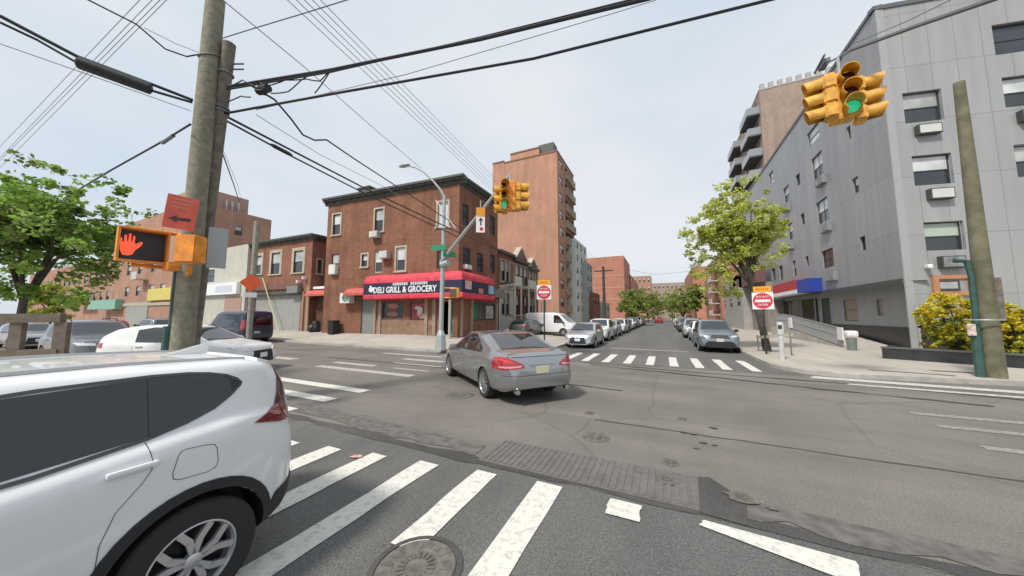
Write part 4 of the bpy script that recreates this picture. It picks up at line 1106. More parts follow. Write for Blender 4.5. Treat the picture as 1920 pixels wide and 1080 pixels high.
b.build('wall', [M_PAN, M_PANF, M_PANL, M_ROOF], t)
b = MB(); FF.box(b, -.06, fl, zR, zR + .22, -.3, .06); FS.box(b, -.05, sl, zR, zR + .216, -.3, .064); b.build('coping', mat('coping_dark', (.12, .125, .13), .5), t)
b = MB(); FF.box(b, .02, .34, .14, zR - .01, .0, .045); b.build('corner_trim', mat('trim_pale', (.36, .37, .375), .45, var=.04), t)
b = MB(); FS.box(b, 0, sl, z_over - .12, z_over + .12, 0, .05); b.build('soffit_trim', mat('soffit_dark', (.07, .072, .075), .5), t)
b = MB(); FSr.box(b, 0, sl - .5, 0, zpl, -.1, .06); FF.box(b, .3, fl, 0, zpl + .1, -.2, -.02); b.build('plinth', M_PLINTH, t)
for k, h in HSd.items():
    window(FS, t, h, M_DKFRAME, depth=.16, fw=.05, vsplit=k in 'afj', top=M_LBLINDSKY if k in 'adefhlco' else M_WINGLASS, bot=M_LBLINDSKY if k in 'co' else M_WINGLASS)
for k, h in HFd.items(): window(FF, t, h, M_DKFRAME, depth=.20, fw=.06, top={'a': M_BLINDSKY, 'b': M_LBLINDSKY, 'c': mat('green_blind', (.42, .5, .42), .3), 'd': M_WINGLASS, 'e': M_LBLINDSKY, 'f': M_BLINDSKY}[k], bot=M_WINGLASS)
for q in ((1534, 331, 1550, 347), (1473, 382, 1481.5, 397), (1544, 420, 1560, 435), (1480.5, 456, 1489.5, 468), (1553, 510, 1571, 527)): aircon(FS, t, FS.rect(*q), mat('ac_face_grey', (.26, .275, .275), .5, var=.25, scale=6), mat('ac_side_grey', (.24, .25, .26), .5, var=.2, scale=5), .22)
M_SLV = mat('sleeve_dark', (.055, .06, .065), .5)
for k, q in enumerate(((1713.5, 236, 1758, 254), (1736, 355, 1781, 375), (1757, 481, 1802, 503), (1905, 208, 1960, 229))): aircon(FF, t, FF.rect(*q), ACF if k != 2 else MATS['ac_face_grey'], M_SLV, .24, groove=(k == 2))
for k, h in HR.items():
    if k == 'd':
        b = MB(); FSr.box(b, h[0], h[1], h[2], h[3], -.12, -.06); b.build('door', mat('door_dark', (.035, .045, .05), .5), t)
    else: window(FSr, t, h, mat('frame_brownish', (.2, .18, .16), .6), depth=.1, top=mat('pane_beige', (.30, .26, .22), .3, var=.15, scale=2), bot=MATS['pane_beige'])
q = FF.rect(1747, 516, 1824, 554); b = MB(); i0 = .22
FF.box(b, q[0], q[0] + i0, q[2], q[3], 0, .1); FF.box(b, q[1] - i0, q[1], q[2], q[3], 0, .1); FF.box(b, q[0] + i0, q[1] - i0, q[3] - i0 * .8, q[3], 0, .1); FF.box(b, q[0] + i0, q[1] - i0, q[2], q[2] + i0 * .8, 0, .1)
w = b.build('window', mat('frame_orange', (.48, .22, .11), .6, var=.1), t); b = MB(); FF.box(b, q[0] + i0, q[1] - i0, q[2] + i0 * .8, q[3] - i0 * .8, .0, .03); b.build('pane', mat('pane_greytan', (.26, .26, .25), .3, var=.25, scale=1.5), w)
b = MB(); am = q[0] + (q[1] - q[0]) * .38; FF.box(b, am - .42, am + .42, q[2] + .25, q[3] - .25, .03, .07, 0); FF.box(b, am - .33, am + .33, q[2] + .33, q[3] - .33, .07, .08, 1); b.build('inner_frame', [M_DKFRAME, M_BLINDSKY], w)
h = FF.rect(1731, 496, 1739, 505); b = MB(); b.rbox(FF.pt((h[0] + h[1]) / 2, (h[2] + h[3]) / 2, .15), (.18, .3, .2), .05); b.build('security_camera', M_SIGNW, t)
p = FF.pt(.25, 0, .18); b = MB(); b.tube([(p.x, p.y, .1), (p.x, p.y, zpl + 1.2)], .05, 8); b.build('downpipe', M_STEEL, t)
# red and blue shop canopy at the far end of the side wall
FSo = Facade((BX - .9, by), (0, 1), (-1, 0)); c0 = FSo.az(1513, 540); c1 = FSo.az(1449, 540)
t2 = thing('shop_awning', 'red and blue box sign canopy at the far end of the grey building', 'awning', tuple(FS.pt(c0[0], 3.2, 1)))
zt_, zb_ = FSo.az(1475, 529)[1], FSo.az(1475, 553)[1]
b = MB(); am = FSo.az(1494, 540)[0]; FS.box(b, am, c1[0], zb_ + .3, zt_, .02, .9, 0); FS.box(b, c0[0], am, zb_, zt_ - .1, .02, .9, 1); FS.box(b, am, c1[0], zb_, zb_ + .3, .02, .92, 2); b.build('sign_box', [mat('sign_red_box', (.45, .03, .05), .5, var=.15), mat('sign_blue_box', (.02, .05, .32), .5), M_SIGNW], t2)
b = MB(); q0 = FS.az(1512, 580)[0]; FSr.box(b, q0, sl - .6, .8, z_over - .3, -.02, .12, 0); n = 6
for k in range(n): FSr.box(b, q0 + (sl - .6 - q0) * k / n, q0 + (sl - .6 - q0) * k / n + .12, .8, z_over - .3, .12, .18, 1)
b.build('shopfront', [mat('shop_glass', (.02, .03, .03), .1, spec=.7), mat('frame_grey', (.3, .31, .31), .5)], GB)

# ---- tan brick building with balconies behind the grey one
ny0 = by + sl + .15
NX = ray(1440, 400).x / ray(1440, 400).y * ny0
FN = Facade((NX, ny0), (0, 1), (-1, 0))
yN1 = onX(1369, 320, NX).y
nl = min(40, yN1 - ny0)
zn1 = onY(1441, 166, ny0).z
t = thing('apartment_building', 'tan brick building with corner balconies rising behind the grey panelled building', 'building', (NX, ny0, 0))
nf = int(zn1 / 3.0); fh = zn1 / nf
hs = [(a, a + 1.5, fh * k + .9, fh * k + 2.4) for k in range(1, nf) for a in np.arange(1.5, nl - 2, 3.6)]
b = MB(); FN.wall(b, 0, nl, 0, zn1, hs); Facade((NX, ny0), (1, 0), (0, -1)).wall(b, 0, 16, 0, zn1, []); Facade((NX, ny0 + nl), (1, 0), (0, 1)).wall(b, 0, 16, 0, zn1, []); Facade((NX + 16, ny0), (0, 1), (1, 0)).wall(b, 0, nl, 0, zn1, [])
poly_roof(b, [(NX, ny0), (NX + 16, ny0), (NX + 16, ny0 + nl), (NX, ny0 + nl)], zn1 - .2, 1); b.build('wall', [M_BRICKTAN, M_ROOF], t)
for h in hs: window(FN, t, h, M_DKFRAME, top=M_BLINDSKY)
b = MB(); sb = Facade((NX, ny0), (1, 0), (0, -1)); n = 16
sb.box(b, 0, 16, zn1, zn1 + .2, -.3, .05)
for k in range(n): sb.box(b, k + .1, k + .62, zn1 + .2, zn1 + .9, -.3, .05)
FN.box(b, 0, nl, zn1, zn1 + .204, -.3, .05)
b.build('parapet', mat('parapet_grey', (.38, .37, .35), .8, var=.1), t)
M_BALW = mat('balcony_rail_pale', (.27, .29, .31), .25, spec=.7)
for k in range(3, nf):
    for (u0, u1) in ((.3, 5.0), (9.5, 15.0)):
        z = fh * k; b = MB()
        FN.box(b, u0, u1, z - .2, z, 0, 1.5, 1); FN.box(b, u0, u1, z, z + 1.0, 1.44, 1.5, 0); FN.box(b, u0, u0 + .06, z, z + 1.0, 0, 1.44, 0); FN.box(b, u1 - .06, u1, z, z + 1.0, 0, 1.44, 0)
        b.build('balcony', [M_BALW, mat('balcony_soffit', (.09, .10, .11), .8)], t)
# ---- access ramp with railings, planter wall
rp = gp(1610, 660, .15)
t = thing('access_ramp', 'concrete wheelchair ramp with grey metal railing along the grey building', 'ramp', (9.4, 23, .15))
x0, x1 = 8.9, BX + .5; ya, yb = by + .6, by + 14
b = MB(); b.prism([(ya + .9, .12), (yb, .12), (yb, .95), (yb - 4, .95)], lambda a, z: Vector((x0, a, z)), Vector((x1 - x0, 0, 0))); b.build('ramp_slab', M_CONC, t)
b = MB()
def rampz(y): return .15 + .8 * max(0, min(1, (y - ya - .9) / (yb - 4.9 - ya)))
yy = ya + .9; ps = []
while yy < yb:
    z = rampz(yy); b.tube([(x0 + .04, yy, z - .05), (x0 + .04, yy, z + 1.05)], .028, 6); ps.append((x0 + .04, yy, z)); yy += 1.5
for h in (1.05, .62, .12):
    b.tube([(p[0], p[1], p[2] + h) for p in ps], .028, 6)
yy = ya + .9
while yy < yb - 1.5:
    b.tube([(x0 + .04, yy, rampz(yy) + .12), (x0 + .04, yy, rampz(yy) + 1.05)], .018, 4, caps=False); yy += .11
b.build('railing', mat('rail_grey', (.36, .37, .37), .5, .4), t)
b = MB(); b.rbox((x0 - .02, ya + .95, .9), (.06, .62, .7), .02); b.build('notice_board', M_SIGNW, t)
b = MB(); b.rbox((x0 - .02, ya + 8.5, 1.35), (.05, .7, .8), .02); b.build('notice_board', M_SIGNW, t)
pl0 = gp(1655, 672, .15); pl1 = gp(1905, 690, .15)
t = thing('planter', 'long low dark planter wall at the foot of the grey building', 'planter', (pl0.x, pl0.y, .15))
d = (pl1 - pl0); d.z = 0; L_ = d.length; d.normalize(); nn = Vector((-d.y, d.x, 0))
b = MB(); o = Vector((pl0.x, pl0.y, .15)); b.obox(o, d * L_ * 1.25, nn * .22, Vector((0, 0, .42))); b.obox(o + nn * .22, nn * 2.0, d * .22, Vector((0, 0, .42))); b.build('planter_wall', M_PLINTH, t)
b = MB(); b.obox(o - nn * .03 - d * .03 + Vector((0, 0, .42)), d * L_ * 1.25, nn * .3, Vector((0, 0, .06))); b.build('coping', mat('planter_cap', (.10, .105, .10), .5, var=.2), t)
b = MB(); b.obox(o + nn * .22 + d * .22, d * L_ * 1.2, nn * 1.9, Vector((0, 0, .33))); b.build('soil', mat('planter_soil', (.05, .06, .025), .95, var=.4, scale=9), t)
PLO, PLD, PLN = o, d, nn
from mathutils.bvhtree import BVHTree
M_GAP = mat('panel_gap_dark', (.07, .07, .073), .7)
# ---------------------------------------------------------------- vehicles
def smooth_interp(keys, xs, sig=0.05):
    k = sorted(keys); kx = np.array([p[0] for p in k]); kz = np.array([p[1] for p in k])
    lo, hi = kx[0], kx[-1]
    d = np.arange(lo - .5, hi + .5, 0.01); v = np.interp(d, kx, kz)
    if sig > 0:
        g = np.exp(-.5 * (np.arange(-30, 31) * .01 / sig) ** 2); g /= g.sum()
        v = np.convolve(np.pad(v, 30, mode='edge'), g, 'valid')
    return np.interp(xs, d, v)
def chaikin(P):
    n = len(P); o = []
    for i in range(n):
        a, b = P[i], P[(i + 1) % n]
        o.append((a[0] * .75 + b[0] * .25, a[1] * .75 + b[1] * .25)); o.append((a[0] * .25 + b[0] * .75, a[1] * .25 + b[1] * .75))
    return o
def car_hull(S, nst=54, chk=2):
    """S: dict of L0 (rear x), L1 (front x), W, top, belt, bot, plan, tum"""
    L0, L1 = S['L0'], S['L1']
    e = np.array([0, .015, .04, .08, .14, .22, .32])
    xs = np.unique(np.concatenate([L0 + e, L1 - e, np.linspace(L0 + .4, L1 - .4, nst)]))
    top = smooth_interp(S['top'], xs, S.get('sig', .045)); belt = smooth_interp(S['belt'], xs, .06); bot = smooth_interp(S['bot'], xs, .05)
    pl = smooth_interp(S['plan'], xs, .02)
    rows = []
    for x, zt, zs, z0, w in zip(xs, top, belt, bot, pl):
        w = w * S['W'] / 2
        zs = min(zs, zt - .03); h = zt - zs; z0 = min(z0, zs - .12)
        zm = z0 + (zs - z0) * S.get('crease', .62)
        t = S['tum']
        sw = S.get('shoulder', .955)
        H = [(0, z0), (w * .80, z0), (w * .955, z0 + .05), (w * S.get('low', .985), z0 + (zs - z0) * .3), (w * 1.0, zm), (w * .99, zs - .05), (w * sw, zs)]
        if h > .12:
            H += [(w * sw - t * h * .12, zs + .04), (w * sw - t * h * .5, zs + h * .5), (w * sw - t * h * .86, zs + h * .86), (w * sw - t * h * 1.02 - .05, zs + h * .955), (w * .55 - t * h * .4, zt - .008), (0, zt)]
        else:
            H += [(w * sw - .03, zs + h * .35), (w * sw - .10, zs + h * .6), (w * .72, zs + h * .85), (w * .52, zs + h * .93), (w * .3, zt - .004), (0, zt)]
        ring = H + [(-y, z) for y, z in reversed(H[1:-1])]
        for _ in range(chk): ring = chaikin(ring)
        rows.append([(x, y, z) for y, z in ring])
    b = MB(); b.grid(rows, True, 0, True, True)
    me = b.mesh('hull', [M_BLACK])
    bm = bmesh.new(); bm.from_mesh(me); bmesh.ops.recalc_face_normals(bm, faces=bm.faces); bm.to_mesh(me); bm.free()
    return me
def boolean(A, B, op):
    a = bpy.data.objects.new('tmp', A); c = bpy.data.objects.new('tmp', B); COL.objects.link(a); COL.objects.link(c)
    m = a.modifiers.new('b', 'BOOLEAN'); m.object = c; m.operation = op; m.solver = 'EXACT'
    dg = bpy.context.evaluated_depsgraph_get(); dg.update()
    me = bpy.data.meshes.new_from_object(a.evaluated_get(dg))
    bpy.data.objects.remove(a); bpy.data.objects.remove(c)
    return me
def offset(me, d):
    m2 = me.copy(); co = np.zeros(len(me.vertices) * 3); no = np.zeros(len(me.vertices) * 3)
    me.vertices.foreach_get('co', co); me.vertices.foreach_get('normal', no)
    m2.vertices.foreach_set('co', co + no * d); m2.update(); return m2
def finish(me, mats, ang=38):
    me.materials.clear()
    for m in (mats if isinstance(mats, (list, tuple)) else [mats]): me.materials.append(m)
    n = len(me.polygons); me.polygons.foreach_set('use_smooth', [True] * n)
    me.set_sharp_from_angle(angle=R(ang)); me.update(); return me
def prism_side(poly, y0, y1):
    b = MB(); b.prism(poly, lambda x, z: Vector((x, y0, z)), Vector((0, y1 - y0, 0))); return b.mesh('p', [M_BLACK])
def prism_long(poly, x0, x1):
    b = MB(); b.prism(poly, lambda y, z: Vector((x0, y, z)), Vector((x1 - x0, 0, 0))); return b.mesh('p', [M_BLACK])
def prism_top(poly, z0, z1):
    b = MB(); b.prism(poly, lambda x, y: Vector((x, y, z0)), Vector((0, 0, z1 - z0))); return b.mesh('p', [M_BLACK])
def child(name, me, parent):
    o = bpy.data.objects.new(name, me); COL.objects.link(o); o.parent = parent; return o
def make_wheel(root, x, y, r, w, side, rim_r, style, rimm, spoke=10):
    """side=+1: outer face towards +y"""
    b = MB(); ax = (0, side, 0)
    b.lathe((x, y, r), ax, [(-w, rim_r * .9), (-w, r * .93), (-w * .85, r), (-.025, r), (-.004, r * .955), (0.0, r * .86), (-.002, rim_r * 1.05), (-.02, rim_r * 1.0), (-.05, rim_r * .96)], 36, 0)
    for k in range(0): pass
    ty = b.build('wheel', M_RUBBER, None); ty.parent = root
    b = MB(); u = Vector((1, 0, 0)); v = Vector((0, 0, 1)); n = Vector((0, side, 0)); c = Vector((x, y, r))
    b.lathe(c, ax, [(-.10, rim_r * .3), (-.09, rim_r * .93), (-.02, rim_r * .97), (-.006, rim_r * 1.03), (-.004, rim_r * .985), (-.03, rim_r * .93)], 36, 0)
    b.lathe(c, ax, [(-.085, rim_r * .92), (-.085, .001)], 36, 1, sm=False)
    b.lathe(c, ax, [(-.05, rim_r * .22), (-.012, rim_r * .21), (-.006, rim_r * .15), (-.004, 0.001)], 16, 0)
    def bar(a0, r0, a1, r1, w0, w1, d0=-.035, d1=-.010, mi=0):
        p0 = c + (u * math.cos(a0) + v * math.sin(a0)) * r0; p1 = c + (u * math.cos(a1) + v * math.sin(a1)) * r1
        t = (p1 - p0).normalized(); s_ = t.cross(n)
        P = [p0 + s_ * w0, p1 + s_ * w1, p1 - s_ * w1, p0 - s_ * w0]
        b.prism([(0, 0), (1, 0), (2, 0), (3, 0)], lambda i, _: P[int(i)] + n * d0, n * (d1 - d0), mi)
    if style == 'multi':
        for k in range(spoke):
            a = 2 * math.pi * k / spoke; bar(a, rim_r * .18, a, rim_r * .95, .017, .012)
    elif style == 'vee':
        for k in range(5):
            a = 2 * math.pi * (k + .25) / 5
            for sgn in (-1, 1):
                bar(a + sgn * .12, rim_r * .2, a + sgn * .20, rim_r * .6, .016, .019)
                bar(a + sgn * .20, rim_r * .58, a + sgn * .38, rim_r * .96, .019, .018)
    else:
        for k in range(5):
            a = 2 * math.pi * (k + .25) / 5; bar(a, rim_r * .18, a, rim_r * .95, .035, .03)
    rm = b.build('rim', [rimm, M_DKALLOY], None); rm.parent = ty
    return ty
CARPAINT = {}
def paint(name, col, metal=0.35, rough=0.32):
    return mat('paint_' + name, col, rough, metal, coat=0.7, spec=0.5)
def make_car(S, name, label, cat, group=None):
    root = thing(name, label, cat, (0, 0, 0), group)
    hull = car_hull(S, S.get('nst', 46), S.get('chk', 2))
    pm = S['paint']; W = S['W']; L0, L1 = S['L0'], S['L1']
    body = hull.copy()
    RA = S['arch']; wr = S['wr']
    for wx in S['wheels']:
        for sd_ in (-1, 1):
            b = MB(); b.lathe((wx, sd_ * (W / 2 - .30), wr + S.get('arch_dz', 0)), (0, sd_, 0), [(0, RA), (.6, RA)], 30, 0, caps=True)
            cm = b.mesh('c', [M_BLACK]); bm = bmesh.new(); bm.from_mesh(cm); bmesh.ops.recalc_face_normals(bm, faces=bm.faces); bm.to_mesh(cm); bm.free()
            body = boolean(body, cm, 'DIFFERENCE')
    finish(body, [pm, M_BLACK])
    for p in body.polygons:
        c = p.center
        for wx in S['wheels']:
            if math.hypot(c.x - wx, c.z - wr - S.get('arch_dz', 0)) < RA + .004 and abs(c.y) < W / 2 and c.z < wr + RA and (abs(p.normal.y) > .98 and abs(abs(c.y) - (W / 2 - .30)) < .01 or abs(math.hypot(c.x - wx, c.z - wr - S.get('arch_dz', 0)) - RA) < .01 and abs(p.normal.y) < .3):
                p.material_index = 1
        if c.z < S.get('under', .24) and p.normal.z < -.5: p.material_index = 1
    bd = child('body', body, root)
    g3 = offset(hull, .004); g2 = offset(hull, .0025); g6 = offset(hull, .010)
    for nm, poly in S.get('side_glass', []):
        for sg in (1, -1):
            me = boolean(g3.copy(), prism_side(poly, sg * .25, sg * 1.4), 'INTERSECT')
            if len(me.polygons): child(nm, finish(me, S.get('glass', M_GLASS)), root)
    for nm, poly, x0, x1, m in S.get('long', []):
        me = boolean((g3 if m in (M_GLASS, M_TINT) else g6 if nm in ('grille', 'bumper_trim', 'number_plate') else g3).copy(), prism_long(poly, x0, x1), 'INTERSECT')
        if len(me.polygons): child(nm, finish(me, m), root)
    for nm, poly, x0, x1, m in S.get('long2', []):     # mirrored left and right
        for sg in (1, -1):
            me = boolean(g6.copy(), prism_long([(sg * y, z) for y, z in poly], x0, x1), 'INTERSECT')
            if len(me.polygons): child(nm, finish(me, m), root)
    for nm, poly, m in S.get('side', []):
        for sg in (1, -1):
            me = boolean((g6 if m is not None and nm not in ('panel_gap',) else g2).copy(), prism_side(poly, sg * S.get('side_in', .5), sg * 1.4), 'INTERSECT')
            if len(me.polygons): child(nm, finish(me, m), root)
    if S.get('gaps'):
        bv = BVHTree.FromPolygons([v.co[:] for v in hull.vertices], [p.vertices[:] for p in hull.polygons])
        for nm, lines in S['gaps']:
            for sg in (1, -1):
                b = MB()
                for ln_ in lines:
                    pts = []
                    for (x0, z0), (x1, z1) in zip(ln_, ln_[1:]):
                        for q in range(6):
                            x, z = x0 + (x1 - x0) * q / 6, z0 + (z1 - z0) * q / 6
                            h = bv.ray_cast(Vector((x, sg * 2, z)), Vector((0, -sg, 0)))
                            if h[0] is not None: pts.append(h[0] + h[1] * .0005)
                    h = bv.ray_cast(Vector((ln_[-1][0], sg * 2, ln_[-1][1])), Vector((0, -sg, 0)))
                    if h[0] is not None: pts.append(h[0])
                    if len(pts) > 2: b.tube(pts, S.get('gap_r', .0035), 5)
                if b.f: b.build(nm, M_GAP).parent = root
    if S.get('handles'):
        for (x, z) in S['handles']:
            for sg in (1, -1):
                y = hull_y(hull, x, z) * sg
                b = MB(); b.rbox((x, y + sg * .014, z), (.20, .03, .032), .012); o = b.build('door_handle', S.get('handle_m', pm)); o.parent = root
    if S.get('mirror'):
        x, z, m = S['mirror']
        for sg in (1, -1):
            y = hull_y(hull, x, z) * sg
            b = MB(); b.rbox((x + .02, y + sg * .12, z + .05), (.14, .20, .15), .045); b.box((x + .03, y + sg * .02, z), (.07, .10, .04)); o = b.build('wing_mirror', m); o.parent = root
    for wx in S['wheels']:
        for sg in (1, -1): make_wheel(root, wx, sg * (W / 2 - S.get('inset', .015)), wr, .22, sg, S['rim'], S.get('rimstyle', 'multi'), S.get('rimm', M_ALLOY), S.get('spokes', 10))
    for fn in S.get('extra', []): fn(root, hull)
    return root
def hull_y(me, x, z):
    best = 0; bd = 1e9
    for v in me.vertices:
        d = (v.co.x - x) ** 2 + (v.co.z - z) ** 2 * 2
        if d < bd and v.co.y > 0.3: bd, best = d, v.co.y
    return best
def place(o, x, y, ang, z=0.0):
    o.location = (x, y, z); o.rotation_euler = (0, 0, R(ang))
def shift(pts, dx, sx=1.0): return [(p[0] * sx + dx, p[1]) for p in pts]

# ---- near white crossover: measured heights, rear axle at x=0, nose towards +x
P_WHITE = mat('paint_white', (0.74, 0.75, 0.755), 0.30, 0.0, coat=0.7, var=0.035, scale=2.5)
SUV = dict(L0=-.72, L1=3.35, W=1.86, tum=.30, wheels=(0.0, 2.42), wr=.35, arch=.415, rim=.218, gap_r=.0022, rimstyle='vee', rimm=mat('machined_alloy', (0.62, .62, .63), .3, .7), paint=P_WHITE, glass=M_TINT, nst=70, inset=.02, shoulder=.93, crease=.66,
    top=[(-.72, .72), (-.71, .96), (-.66, 1.22), (-.58, 1.40), (-.53, 1.535), (-.3, 1.575), (.3, 1.605), (.9, 1.610), (1.5, 1.56), (2.05, 1.18), (2.3, 1.10), (3.1, .98), (3.35, .7)],
    belt=[(-.72, .66), (-.69, .93), (-.56, 1.16), (-.3, 1.20), (0.1, 1.17), (.7, 1.10), (1.7, 1.02), (2.4, .98), (3.35, .62)],
    bot=[(-.72, .42), (-.6, .30), (.2, .22), (2.6, .22), (3.35, .3)],
    plan=[(-.72, .64), (-.70, .74), (-.64, .83), (-.54, .90), (-.38, .96), (-.15, 1), (2.6, 1), (3.0, .95), (3.35, .6)],
    side_glass=[('side_window', [(1.12, 1.10), (1.78, 1.06), (1.74, 1.14), (1.30, 1.46), (1.12, 1.483)]), ('side_window', [(.24, 1.185), (1.06, 1.103), (1.06, 1.489), (.24, 1.515)]), ('quarter_window', [(.215, 1.19), (.215, 1.516), (.05, 1.507), (-.06, 1.49), (-.14, 1.465), (-.20, 1.43), (-.225, 1.408), (-.215, 1.39), (-.15, 1.34), (-.06, 1.28), (.08, 1.225)])],
    long=[('rear_window', [(-.58, 1.16), (.58, 1.16), (.5, 1.5), (-.5, 1.5)], -1.2, -.35, M_TINT), ('windscreen', [(-.7, 1.12), (.7, 1.12), (.58, 1.58), (-.58, 1.58)], 1.4, 2.4, M_TINT)],
    long2=[], side=[('tail_light', [(-.29, 1.115), (-.46, 1.185), (-.75, 1.225), (-.75, 1.05), (-.50, 1.06)], mat('tail_lens_dark', (.16, .006, .010), .12, coat=1.0)), ('tail_light', [(-.475, 1.192), (-.515, 1.30), (-.535, 1.40), (-.52, 1.46), (-.75, 1.46), (-.75, 1.23)], mat('tail_lens_smoke', (.07, .004, .007), .12, coat=1.0)), ('window_pillar', [(.215, 1.19), (.24, 1.187), (.24, 1.514), (.215, 1.514)], M_TINT), ('window_pillar', [(1.06, 1.104), (1.12, 1.10), (1.12, 1.482), (1.06, 1.487)], M_TINT), ('sill_trim', [(-.9, .2), (-.9, .60), (-.50, .52), (-.42, .40), (-.40, .2)], M_BLACK), ('sill_trim', [(.42, .15), (.42, .36), (2.0, .36), (2.0, .15)], M_BLACK)],
    gaps=[('panel_gap', [[(.42, .40), (.405, .70), (.36, .84), (.27, .95), (.235, 1.01), (.235, 1.07), (.255, 1.16)], [(1.28, .3), (1.28, 1.08)]]), ('fuel_flap', [[(-.05, 1.05), (.0, 1.062), (.09, 1.07), (.11, 1.065), (.125, 1.04), (.145, .95), (.14, .915), (.11, .90), (-.02, .888), (-.06, .90), (-.075, .93), (-.065, 1.02), (-.05, 1.05)]])],
    handles=[(.31, 1.045), (1.30, .99)], mirror=(1.66, 1.08, P_WHITE), side_in=.3)
def suv_extra(root, hull):
    # black arch cladding, chrome window line, roof rails, fin aerial
    g = offset(hull, .012)
    for wx in SUV['wheels']:
        n = 22; A = [math.pi * (k / n) * 1.16 - .08 * math.pi for k in range(n + 1)]
        poly = [(wx + .475 * math.cos(a), .355 + .475 * math.sin(a)) for a in A] + [(wx + .412 * math.cos(a), .355 + .412 * math.sin(a)) for a in reversed(A)]
        for sg in (1, -1):
            me = boolean(g.copy(), prism_side(poly, sg * .55, sg * 1.3), 'INTERSECT')
            if len(me.polygons): child('arch_trim', finish(me, M_BLACK), root)
    line = [(1.80, 1.045), (.62, 1.116), (.24, 1.168), (.07, 1.21), (-.07, 1.264), (-.165, 1.328), (-.235, 1.388), (-.245, 1.41), (-.215, 1.445), (-.15, 1.481), (-.06, 1.507), (.05, 1.524), (.215, 1.533), (.62, 1.528), (1.31, 1.478), (1.80, 1.13)]
    inner = [(1.76, 1.062), (.62, 1.133), (.24, 1.185), (.08, 1.225), (-.06, 1.28), (-.15, 1.34), (-.215, 1.39), (-.225, 1.408), (-.20, 1.43), (-.14, 1.465), (-.06, 1.49), (.05, 1.507), (.215, 1.516), (.62, 1.511), (1.30, 1.46), (1.74, 1.12)]
    for sg in (1, -1):
        me = boolean(offset(hull, .007), prism_side(line + inner[::-1], sg * .3, sg * 1.3), 'INTERSECT')
        if len(me.polygons): child('window_trim', finish(me, mat('trim_dark', (.05, .05, .052), .3)), root)
    for sg in (1, -1):
        b = MB(); pts = [(x, sg * (.55 + .02), float(smooth_interp(SUV['top'], np.array([x]))[0]) - .012) for x in np.linspace(-.35, 1.35, 14)]
        b.tube(pts, .018, 6); o = b.build('roof_rail', mat('rail_ditch', (.35, .355, .36), .4)); o.parent = root
    b = MB(); b.prism([(-.34, 1.57), (-.06, 1.585), (-.15, 1.605), (-.27, 1.642), (-.33, 1.656), (-.35, 1.645)], lambda x, z: Vector((x, -.022, z)), Vector((0, .044, 0))); o = b.build('roof_aerial', P_WHITE); o.parent = root
    me = boolean(offset(hull, .02), prism_long([(-.62, 1.515), (.62, 1.515), (.62, 1.7), (-.62, 1.7)], -1, -.42), 'INTERSECT')
    child('spoiler', finish(me, P_WHITE), root)
    b = MB(); b.rbox((-.725, 0, .82), (.02, .34, .16), .01); o = b.build('number_plate', M_PLATE); o.parent = root
SUV['extra'] = [suv_extra]
suv = make_car(SUV, 'parked_car', 'large white SUV with tinted windows close to the camera at lower left', 'car')
place(suv, -2.72 - .92, 1.035, -90 + 1.5)

# ---- silver sedan crossing the junction
P_SILVER = paint('silver_grey', (0.36, 0.37, 0.385), .75, .26)
SED = dict(L0=-1.08, L1=3.86, W=1.88, tum=.42, wheels=(0.0, 2.9), wr=.335, arch=.37, rim=.235, rimstyle='multi', spokes=11, paint=P_SILVER, nst=70,
    top=[(-1.08, .55), (-1.06, .96), (-.98, 1.045), (-.55, 1.09), (-.42, 1.11), (.55, 1.435), (1.1, 1.475), (1.6, 1.455), (2.45, 1.02), (2.6, .99), (3.5, .86), (3.86, .55)],
    belt=[(-1.08, .5), (-1.0, .93), (-.4, .98), (.6, .96), (2.4, .90), (3.3, .78), (3.86, .48)],
    bot=[(-1.08, .36), (-.8, .24), (0, .2), (3, .2), (3.86, .26)],
    plan=[(-1.08, .66), (-1.05, .76), (-.95, .86), (-.7, .95), (-.3, 1), (2.8, 1), (3.3, .94), (3.7, .78), (3.86, .6)],
    side_glass=[('side_window', [(.62, .985), (1.34, .965), (1.34, 1.40), (.95, 1.39), (.60, 1.27)]), ('side_window', [(1.40, .963), (2.30, .935), (2.22, 1.0), (1.62, 1.36), (1.40, 1.40)]), ('quarter_window', [(.585, .99), (.57, 1.255), (.42, 1.19), (.22, 1.075), (.25, 1.0)])],
    long=[('rear_window', [(-.66, 1.11), (.66, 1.11), (.54, 1.405), (-.54, 1.405)], -.75, .62, M_GLASS), ('windscreen', [(-.7, 1.02), (.7, 1.02), (.55, 1.40), (-.55, 1.40)], 1.5, 2.6, M_GLASS),
          ('grille', [(-.4, .45), (.4, .45), (.36, .75), (-.36, .75)], 3.5, 4, M_BLACK)],
    long2=[('tail_light', [(.42, .775), (.95, .735), (.97, .82), (.95, .96), (.80, 1.0), (.62, .93), (.44, .84)], -1.2, -.50, M_TAIL), ('head_light', [(.45, .62), (.8, .64), (.84, .74), (.5, .70)], 3.3, 4, M_LENS)],
    side=[], gaps=[('panel_gap', [[(.42, .45), (.36, .7), (.50, .96)], [(1.37, .26), (1.37, .96)], [(2.36, .26), (2.42, .7), (2.36, .92)]])],
    handles=[(.68, .86), (1.66, .84)], mirror=(2.12, .93, P_SILVER), handle_m=P_SILVER)
